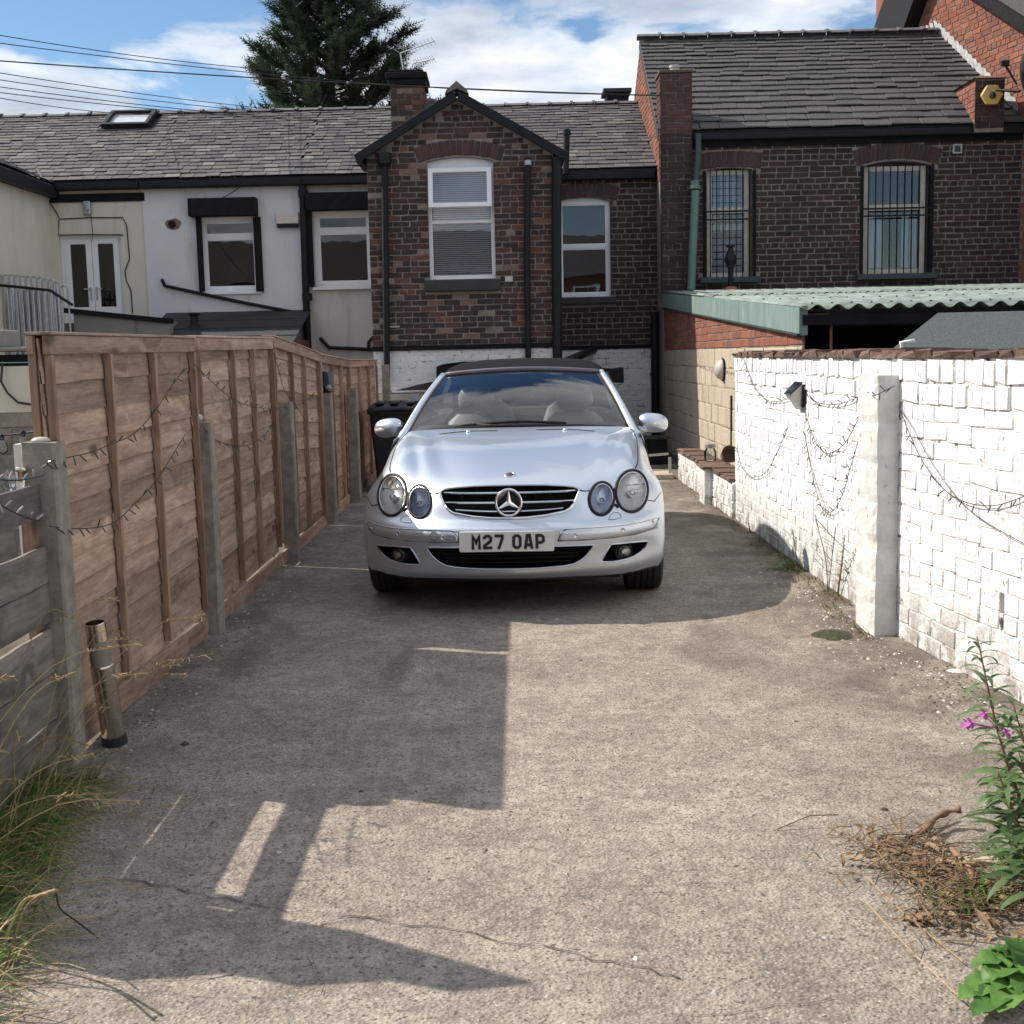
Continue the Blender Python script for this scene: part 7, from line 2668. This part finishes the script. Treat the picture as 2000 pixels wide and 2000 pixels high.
# ---------------------------------------------------------------- conifer beyond the terrace
def conifer():
    r = random.Random(21)
    base = at(640, 230, 33.0)
    t = empty('conifer', (base.x, 33, 0), 0, 'large dark conifer rising behind the slate roof', 'tree')
    top = at(660, -62, 33.0).z
    tubeo('trunk', M['bark'], t, [(base.x, 33, 0), (base.x + .05, 33, 4.5), (base.x + .1, 33, top - 1.5)], [.42, .30, .06], 10) if False else MB().tube([(base.x, 33, 0), (base.x + .05, 33, 4.5), (base.x + .1, 33, top - 1.5)], [.42, .30, .06], 10).build('trunk', M['bark'], t, smooth=True)
    lm = MB()
    fol = MB()

    def spray(p, d, s):
        """a flat frond of scale foliage: a spine with blades to both sides"""
        d = d.normalized()
        side = d.cross(Vector((r.uniform(-.5, .5), r.uniform(-.5, .5), 1))).normalized()
        nn = side.cross(d)
        k = 6
        for i in range(k):
            f = i / k
            q = p + d * (s * f)
            w_ = s * .40 * (1 - f * .75)
            for sg in (-1, 1):
                e = q + (d * .75 + side * sg * r.uniform(.6, 1.0) + nn * r.uniform(-.25, .25)) * w_
                b0 = q - d * w_ * .12
                b1 = q + d * w_ * .28
                fol.add([b0, e, b1], [(0, 1, 2)])
        fol.add([p, p + d * s * 1.12 + nn * s * .03, p + side * s * .06], [(0, 1, 2)])

    # outline of the crown, read as radius by height (relative)
    def rad_at(h, az):
        f = max(0.0, min(1.0, (h - 3.0) / (top - 3.0)))
        base_r = 2.6 * (1 - f ** 3.6) ** .62 * (.72 + .28 * min(1, f * 4))
        return base_r * (1 + .25 * mnoise.noise((math.cos(az) * 1.7, math.sin(az) * 1.7, h * .9)))
    c0 = Vector((base.x + .05, 33, 0))
    n_l = 230
    for i in range(n_l):
        h = 2.8 + (top - 3.1) * ((i + r.random()) / n_l) ** .9
        az = i * 2.39996 + r.uniform(-.3, .3)
        R_ = rad_at(h, az) * r.uniform(.55, 1.18)
        if R_ < .15:
            continue
        up = r.uniform(.30, .62)
        d = Vector((math.cos(az), math.sin(az), up))
        a = c0 + Vector((0, 0, h - R_ * up * .8))
        b = a + d * R_
        mid = a.lerp(b, .5) + Vector((0, 0, -.06 * R_))
        lm.tube([a, mid, b], [.035, .022, .008], 4, cap=False)
        ns = int(16 + R_ * 22)
        for k in range(ns):
            f = (r.uniform(.15, 1.0) if k % 3 == 0 else min(1, abs(r.gauss(.86, .12))))
            q = (a.lerp(mid, f * 2) if f < .5 else mid.lerp(b, f * 2 - 1))
            dd = d.normalized() + Vector((r.gauss(0, .55), r.gauss(0, .55), r.gauss(.12, .4)))
            spray(q + Vector((r.gauss(0, .05), r.gauss(0, .05), r.gauss(0, .05))), dd, r.uniform(.26, .60) * (1.15 - .25 * f))
    tag(lm.build('limbs', M['bark'], t, fix=False), kind='stuff')
    tag(fol.build('crown', M['leaf_dk'], t, fix=False), kind='stuff')


conifer()


# ---------------------------------------------------------------- grass, weeds and litter on the ground
def blade(m, p, d, L, w_, droop, r, seg=4):
    """a curved, tapering blade"""
    d = Vector((d[0], d[1], 0))
    if d.length < 1e-4:
        d = Vector((1, 0, 0))
    d.normalize()
    s = Vector((-d.y, d.x, 0))
    el = r.uniform(.9, 1.45) if droop < .5 else r.uniform(.45, 1.0)
    q = Vector(p)
    rows = []
    for i in range(seg + 1):
        f = i / seg
        ww = w_ * (1 - f) ** .7
        rows.append([q - s * ww, q + s * ww])
        q = q + (d * math.cos(el) + Vector((0, 0, math.sin(el)))) * (L / seg)
        el -= droop * (1.0 + f) / seg * 1.7
        q.z = max(q.z, gh(q.x, q.y) + .004)
    m.grid(rows)


r = random.Random(31)
mg, ms = MB(), MB()
for i in range(3000):
    y = r.uniform(2.0, 4.1)
    lim = -1.60 + .34 * max(0, 1 - (y - 2.0) / 2.3) + .07
    x = r.uniform(-1.66, lim - .02) if r.random() < .9 else lim + abs(r.gauss(0, .05))
    a = r.uniform(-1.2, 1.3)
    L_ = r.uniform(.10, .30) * (1.15 - .3 * (y - 2) / 2)
    mm = mg if r.random() < .62 else ms
    blade(mm, (x, y, gh(x, y)), (math.cos(a) * .9 + .4, math.sin(a)), L_, r.uniform(.0016, .0042), r.uniform(.3, 1.3), r)
tag(mg.build('green_grass', M['grass'], fix=False, smooth=True), 'long green grass growing at the foot of the low plank fence, lower left', 'grass', None, 'stuff')
for i in range(22):           # tall seed stalks
    y = r.uniform(2.6, 4.0)
    x = -1.60 + r.uniform(0, .16)
    p0 = Vector((x, y, 0))
    lean = Vector((r.uniform(.10, .45), r.uniform(-.25, .35), 0))
    h = r.uniform(.35, .72)
    pts = [p0, p0 + lean * .3 + Vector((0, 0, h * .5)), p0 + lean * .8 + Vector((0, 0, h * .9)), p0 + lean * 1.25 + Vector((0, 0, h * r.uniform(.85, 1.0)))]
    ms.tube(dense(pts, 3), .0014, 4, cap=False)
    e = pts[-1]
    for k in range(14):
        ms.tube([e - lean * .3 * (k / 14), e - lean * .3 * (k / 14) + Vector((r.uniform(-.012, .02), r.uniform(-.015, .015), r.uniform(-.014, .010)))], .0014, 3, cap=False)
for i in range(150):          # flattened straw lying on the concrete
    y = r.uniform(2.5, 4.1)
    x = -1.43 + abs(r.gauss(0, .14)) - .12 * (y - 2.5) / 1.6
    a = r.uniform(-1.0, 1.2)
    L_ = r.uniform(.08, .26)
    p = Vector((x, y, gh(x, y) + .006))
    q = p + Vector((math.cos(a), math.sin(a), 0)) * L_
    q.z = gh(q.x, q.y) + r.uniform(.004, .02)
    ms.tube([p, p.lerp(q, .5) + Vector((0, 0, r.uniform(.003, .025))), q], .0012, 3, cap=False)
tag(ms.build('dry_grass', M['straw'], fix=False), 'dry straw-coloured grass stalks leaning over the concrete at lower left', 'grass', None, 'stuff')
for k, L in enumerate([[(-10, 1795), (40, 1768), (78, 1748), (110, 1738)], [(0, 1825), (45, 1785), (75, 1750), (92, 1745)]]):
    P = [gnd(x, y, .10 + .05 * i) for i, (x, y) in enumerate(L)]
    P[0].z = .0
    tag(tubeo('dry_stalk', M['straw'], None, dense(P, 4), .0042 - .001 * k, 6), ['thick pale dry stalk sticking out of the grass at lower left', 'thinner pale dry stalk crossing under the thick one'][k], 'stalk', 'dry stalks in the grass')
tag(tubeo('grass_stem', M['moss'], None, dense([gnd(110, 1745, .20), gnd(118, 1775, .12), gnd(150, 1800, .06), gnd(192, 1832, .01)], 4), .0022, 5), 'dark broken grass stem lying over the concrete', 'stalk')


def leafy(m, p, d, L, w_, r, up=.3, fold=.25, curl=.9, seg=6, wavy=0.0):
    """lance-shaped leaf, folded along the midrib and drooping at its tip"""
    d = Vector(d).normalized()
    s = d.cross(Vector((0, 0, 1)))
    if s.length < 1e-3:
        s = Vector((1, 0, 0))
    s.normalize()
    el = math.asin(max(-1, min(1, d.z)))
    hd = Vector((d.x, d.y, 0)).normalized()
    q = Vector(p)
    rows = []
    for i in range(seg + 1):
        f = i / seg
        ww = w_ * (math.sin(math.pi * min(1, f * .93 + .07)) ** .8) * (1 if i < seg else .05)
        upv = Vector((-hd.x * math.sin(el), -hd.y * math.sin(el), math.cos(el)))
        k = r.uniform(-wavy, wavy) * ww
        rows.append([q - s * ww + upv * (ww * fold + k), q, q + s * ww + upv * (ww * fold - k)])
        q = q + (hd * math.cos(el) + Vector((0, 0, math.sin(el)))) * (L / seg)
        el -= curl / seg
    m.grid(rows)


def willowherb(base, top, label, n, seed, L0=.12, w0=.011, flowers=0, budtop=True):
    r = random.Random(seed)
    base, top = Vector(base), Vector(top)
    t = empty('willowherb', base, 0, label, 'wild plant', 'willowherb growing along the white wall')
    mid = base.lerp(top, .5) + Vector((r.uniform(-.03, .03), r.uniform(-.03, .03), 0))
    D = dense([base, mid, top], 8)
    MB().tube(D, [.0055 - .004 * i / (len(D) - 1) for i in range(len(D))], 6).build('stem', M['stemred'], t, smooth=True)
    ml = MB()
    for i in range(n):
        f = .06 + .93 * (i / n) ** .85
        k = min(int(f * (len(D) - 1)), len(D) - 2)
        p = D[k].lerp(D[k + 1], f * (len(D) - 1) - k)
        a = i * 2.4 + r.uniform(-.4, .4)
        sc = (1 - .55 * max(0, f - .35) / .65) * (.65 + .35 * min(1, f * 4))
        leafy(ml, p, (math.cos(a), math.sin(a), r.uniform(.15, .75)), L0 * sc * r.uniform(.8, 1.25), w0 * sc * r.uniform(.8, 1.2), r, curl=r.uniform(.6, 1.6))
    tag(ml.build('leaves', M['willow'], t, fix=False, smooth=True), kind='stuff')
    for i in range(flowers):
        k = int((.62 + .10 * r.random()) * (len(D) - 1))
        a = [3.6, 2.9, 4.4, 3.2, 5.2][i % 5]
        p = D[k] + Vector((math.cos(a) * .075 + r.uniform(-.02, .02), math.sin(a) * .05 - .02, r.uniform(.0, .06)))
        mf = MB()
        mf.tube([D[k], p], .0016, 4)
        for q in range(4):
            b = q * math.pi / 2 + .4
            leafy(mf, p, (math.cos(b) * .8, -.4 + math.sin(b) * .3, math.sin(b) * .8), .019, .009, r, curl=.6, seg=4)
        mf.build('flower', M['petal'], t, fix=False)
    return t


willowherb((1.40, 3.12, 0), at(1908, 1243, 3.15), 'tallest willowherb with magenta flowers against the white wall', 70, 1, .13, .0115, 4)
willowherb((1.40, 3.20, 0), at(1978, 1372, 3.2), 'willowherb stem at the right edge behind the flowering one', 46, 2, .15, .014)
willowherb((1.38, 3.05, 0), at(1948, 1505, 2.98), 'broad-leaved willowherb leaning over the concrete at the right edge', 44, 3, .17, .0155)
willowherb((1.36, 2.95, 0), at(1975, 1640, 2.9), 'short willowherb with long low leaves at the right edge', 34, 4, .18, .017)
willowherb((1.36, 3.10, 0), at(1990, 1470, 3.08), 'upright willowherb cut by the right edge of the view', 40, 6, .16, .015)
willowherb((1.85, 7.05, 0), atX(1650, 1045, 1.80), 'thin pale willowherb at the foot of the white wall beyond the pillar', 30, 5, .07, .006)
willowherb((1.84, 9.6, 0), atX(1461, 1000, 1.80), 'tiny weed at the foot of the far white wall', 10, 7, .05, .006)

o_ = onp(1958, 1178, PB0 - nB * .05, nB)
tag(MB().obox(o_, dB, (0, 0, 1), nB, -.016, .016, -.04, .03, -.03, .035).build('brick_stub', M['coping']), 'broken brown brick end in a hole of the nearest white wall', 'brick')
# dock: big ribbed leaves
t = empty('dock_plant', (1.05, 2.62, 0), 0, 'broad bright green dock leaves in the lower right corner', 'wild plant')
r = random.Random(8)
b0 = gnd(2010, 1935)
for i, (ex_, ey_, zt_, L_, w_) in enumerate([(1893, 1900, .05, .17, .042), (1935, 1876, .06, .16, .042), (1990, 1872, .07, .16, .045), (1872, 1958, .025, .22, .044), (1920, 1930, .05, .19, .046), (1965, 1930, .05, .18, .046), (2030, 1890, .06, .16, .042), (1950, 1985, .03, .19, .046), (1900, 1990, .02, .2, .04), (2010, 1975, .04, .2, .045)]):
    tip = gnd(ex_, ey_, zt_ * .55)
    d = tip - b0
    m = MB()
    P0 = b0 + Vector((0, 0, .02))
    n = 16
    s = Vector((-d.y, d.x, 0)).normalized()
    rows = []
    for k in range(n + 1):
        f = k / n
        c_ = P0.lerp(tip, f) + Vector((0, 0, zt_ * math.sin(math.pi * min(1, f * .8 + .1)) * .8))
        ww = w_ * math.sin(math.pi * min(1, f * .9 + .08)) ** .65 * (1 if k < n else .1) * (1 + .13 * math.sin(k * 2.6 + i))
        rows.append([c_ + s * (ww * q) + Vector((0, 0, ww * (.30 * abs(q) + .13 * math.sin(k * 2.3 + q * 3 + i) * abs(q) + .10 * math.sin(k * 1.7 + i)))) for q in (-1, -.66, -.33, 0, .33, .66, 1)])
    m.grid(rows)
    m.build('leaf', M['dock'], t, fix=False, smooth=True)

# heap of pulled-up dead weeds
r = random.Random(14)
md, mgn = MB(), MB()
hc = [gnd(1790, 1690), gnd(1860, 1740), gnd(1880, 1800), gnd(1940, 1770), gnd(1740, 1665)]
for i in range(300):
    c_ = r.choice(hc)
    p = Vector((c_.x + r.gauss(0, .085), c_.y + r.gauss(0, .085), 0))
    if p.x > 1.55:
        continue
    a = r.gauss(.5, .9) if r.random() < .6 else r.uniform(0, 6.28)
    L_ = r.uniform(.04, .20)
    p.z = gh(p.x, p.y) + r.uniform(.003, .035)
    q = p + Vector((math.cos(a), math.sin(a), 0)) * L_
    q.z = gh(q.x, q.y) + r.uniform(.003, .04)
    md.tube([p, p.lerp(q, .5) + Vector((r.gauss(0, .01), r.gauss(0, .01), r.uniform(0, .02))), q], r.choice([.0007, .001, .001, .0018]), 4, cap=False)
for i in range(260):
    c_ = r.choice(hc)
    p = Vector((c_.x + r.gauss(0, .085), c_.y + r.gauss(0, .07), 0))
    if p.x > 1.6:
        continue
    p.z = gh(p.x, p.y) + r.uniform(.004, .03)
    a = r.uniform(0, 6.28)
    leafy(md, p, (math.cos(a), math.sin(a), r.uniform(-.2, .3)), r.uniform(.03, .07), r.uniform(.004, .010), r, curl=r.uniform(-1, 2), seg=4, wavy=.5)
tag(md.build('dead_weeds', M['brownleaf'], fix=False), 'heap of dried brown pulled-up weeds on the concrete at lower right', 'dead weeds', None, 'stuff')
for i in range(120):
    c_ = r.choice([gnd(1880, 1775), gnd(1925, 1765), gnd(1970, 1680)])
    p = Vector((c_.x + r.gauss(0, .035), c_.y + r.gauss(0, .035), 0))
    a = r.uniform(0, 6.28)
    p.z = gh(p.x, p.y) + r.uniform(.0, .015)
    blade(mgn, p, (math.cos(a), math.sin(a)), r.uniform(.04, .11), r.uniform(.0025, .005), r.uniform(.5, 1.2), r)
tag(mgn.build('green_tuft', M['grass'], fix=False, smooth=True), 'small green grass tuft growing through the dead weeds', 'grass', None, 'stuff')
ms = MB()
for L in ([(1668, 1616), (1690, 1632), (1735, 1700), (1800, 1752), (1860, 1800), (1930, 1832), (2020, 1850)], [(1690, 1720), (1760, 1790), (1830, 1850), (1880, 1890)], [(1690, 1770), (1780, 1870), (1880, 1965)], [(1615, 1618), (1655, 1640), (1692, 1662)]):
    P = [gnd(x, y) + Vector((0, 0, .012 + gh(gnd(x, y).x, gnd(x, y).y))) for x, y in L]
    ms.tube(dense(P, 3), .0016, 4, cap=False)
tag(ms.build('dry_straws', M['straw'], fix=False), 'long pale dry straws lying across the concrete at lower right', 'straw', None, 'stuff')
t = empty('dry_stick', gnd(1800, 1640), 0, 'curved dry brown stick lying on the concrete at lower right', 'stick')
P = [gnd(x, y) + Vector((0, 0, .018 + .01 * k)) for k, (x, y) in enumerate(((1776, 1648), (1800, 1646), (1825, 1625), (1850, 1616), (1876, 1618)))]
MB().tube(dense(P, 4), [.009 + .004 * math.sin(i * 1.3) for i in range(17)], 8).build('wood', M['stick'], t, smooth=True)
P = [gnd(x, y) + Vector((0, 0, .026)) for x, y in ((1792, 1642), (1822, 1618), (1856, 1602))]
MB().tube(dense(P, 4), .005, 6).build('twig', M['stick'], t, smooth=True)
P = [gnd(x, y) + Vector((0, 0, .02)) for x, y in ((1858, 1672), (1880, 1695), (1895, 1715), (1899, 1738))]
tag(MB().tube(dense(P, 4), [.009] * 13, 7).build('dry_stalk', M['stick'], smooth=True), 'thick curved dry stalk on the heap of dead weeds', 'stalk')
b_ = gnd(1912, 1690)
tag(MB().box(b_.x - .08, b_.x + .06, b_.y - .02, b_.y + .03, gh(b_.x, b_.y) - .01, .016).build('concrete_chunk', M['block'], bevel=.006), 'pale flat strip of concrete behind the dead weeds', 'stone')

# weeds at the foot of the far white wall
r = random.Random(17)
mr, mgr = MB(), MB()
for i in range(620):
    y = r.uniform(5.9, 9.2) if r.random() < .8 else r.uniform(9.2, 13)
    x = AX - .01 - abs(r.gauss(0, .07))
    x = min(x, 1.84)
    if y < 6.7:
        x -= .10
    a = r.uniform(2.2, 4.4)
    blade(mr if r.random() < .72 else mgr, (x, y, gh(x, y)), (math.cos(a), math.sin(a)), r.uniform(.03, .13), r.uniform(.0018, .004), r.uniform(.4, 1.5), r)
for i in range(22):
    a = r.uniform(2.6, 4.0)
    blade(mgr, (1.80 + r.uniform(-.04, .03), 7.95 + r.uniform(-.1, .1), 0), (math.cos(a), math.sin(a)), r.uniform(.2, .38), .006, r.uniform(.9, 1.4), r)
tag(mr.build('dead_weeds', M['brownleaf'], fix=False), 'reddish dead weeds along the foot of the far white wall', 'dead weeds', None, 'stuff')
tag(mgr.build('green_weeds', M['grass'], fix=False, smooth=True), 'green strap-leaved weeds at the foot of the far white wall', 'weeds', None, 'stuff')
for k, L in enumerate([[(1617, 1142), (1612, 1090), (1600, 1040), (1592, 1005)], [(1618, 1140), (1626, 1080), (1632, 1030)], [(1560, 1100), (1552, 1065), (1548, 1035)]]):
    P = [atX(x, y, 1.82) for x, y in L]
    P[0].z = 0
    m = MB().tube(dense(P, 4), .0026, 5)
    for q in range(7):
        f = .3 + .09 * q
        c_ = P[0].lerp(P[-1], f)
        m.tube([c_, c_ + Vector((r.uniform(-.06, -.0), r.uniform(-.08, .08), r.uniform(.02, .08)))], .0014, 4)
    tag(m.build('bare_stem', M['bark']), ['tall bare branching weed stem before the white wall', 'second bare weed stem close to the pillar', 'short dark bare stem in the car shadow on the white wall'][k], 'weed stem', 'bare stems along the white wall')

# moss patch by the pillar, damp rag and stones by the post
m = MB()
c_ = gnd(1625, 1240)
pts = []
r = random.Random(5)
for i in range(22):
    a = 2 * math.pi * i / 22
    q = (c_.x + .095 * math.cos(a) * r.uniform(.8, 1.15), c_.y + .11 * math.sin(a) * r.uniform(.8, 1.15))
    pts.append(q)
vs = [Vector((c_.x, c_.y, gh(c_.x, c_.y) + .022))] + [Vector(((x + c_.x) / 2, (y + c_.y) / 2, gh(x, y) + .018 + r.uniform(-.004, .006))) for x, y in pts] + [Vector((x, y, gh(x, y) + .002)) for x, y in pts]
N = 22
fs = [(0, 1 + i, 1 + (i + 1) % N) for i in range(N)] + [(1 + i, 1 + N + i, 1 + N + (i + 1) % N, 1 + (i + 1) % N) for i in range(N)]
tag(m.add(vs, fs).build('moss_patch', M['moss'], smooth=True), 'dark mossy patch on the concrete just before the pillar', 'moss')
m = MB()
for i in range(160):
    p = gnd(1870 + r.gauss(0, 45), 1345 + r.gauss(0, 28))
    crumb(m, p.x, p.y, r.choice([.003, .004, .007]), r)
for i in range(260):
    y = r.uniform(4.3, 7.2)
    crumb(m, -1.52 + abs(r.gauss(0, .10)), y, r.choice([.002, .003, .006]), r)
tag(m.build('dirt_crumbs', M['crack'], fix=False), 'dark crumbs of soil along the fence foot and beside the willowherb', 'soil', None, 'stuff')
m = MB()
c_ = gnd(145, 1522)
rows = []
for i in range(9):
    f = i / 8
    rows.append([Vector((c_.x - .10 + .20 * f, c_.y - .03 + .06 * g - .02 * math.sin(f * 6), gh(c_.x, c_.y) + .006 + .012 * abs(mnoise.noise((f * 3, g * 2, 1))))) for g in np.linspace(0, 1, 6)])
tag(m.grid(rows).build('flat_rag', M['post'], smooth=True, solid=.004), 'flat pale grey rag lying before the nearest post', 'rag')
for k, (x, y, s, lb) in enumerate([(362, 1456, .020, 'dark flat stone on the concrete right of the steel tube'), (1865, 1312, .030, 'grey-brown stone at the foot of the white wall behind the flowers'), (705, 1545, .010, 'small dark stone near the edge of the fence shadow'), (1728, 1582, .014, 'small dark stone on the sunlit concrete above the stick'),
                                   (1242, 1875, .010, 'small white stone on the concrete at lower centre'), (637, 1732, .010, 'pale stone at the corner of the crack and the gate shadow')]):
    m = MB()
    p = gnd(x, y)
    crumb(m, p.x, p.y, s, r)
    tag(m.build('stone', M['wmortar'] if 'white' in lb else M['block'] if 'pale' in lb else M['bark'] if 'dark' in lb else M['pebble']), lb, 'stone', 'single stones on the driveway')
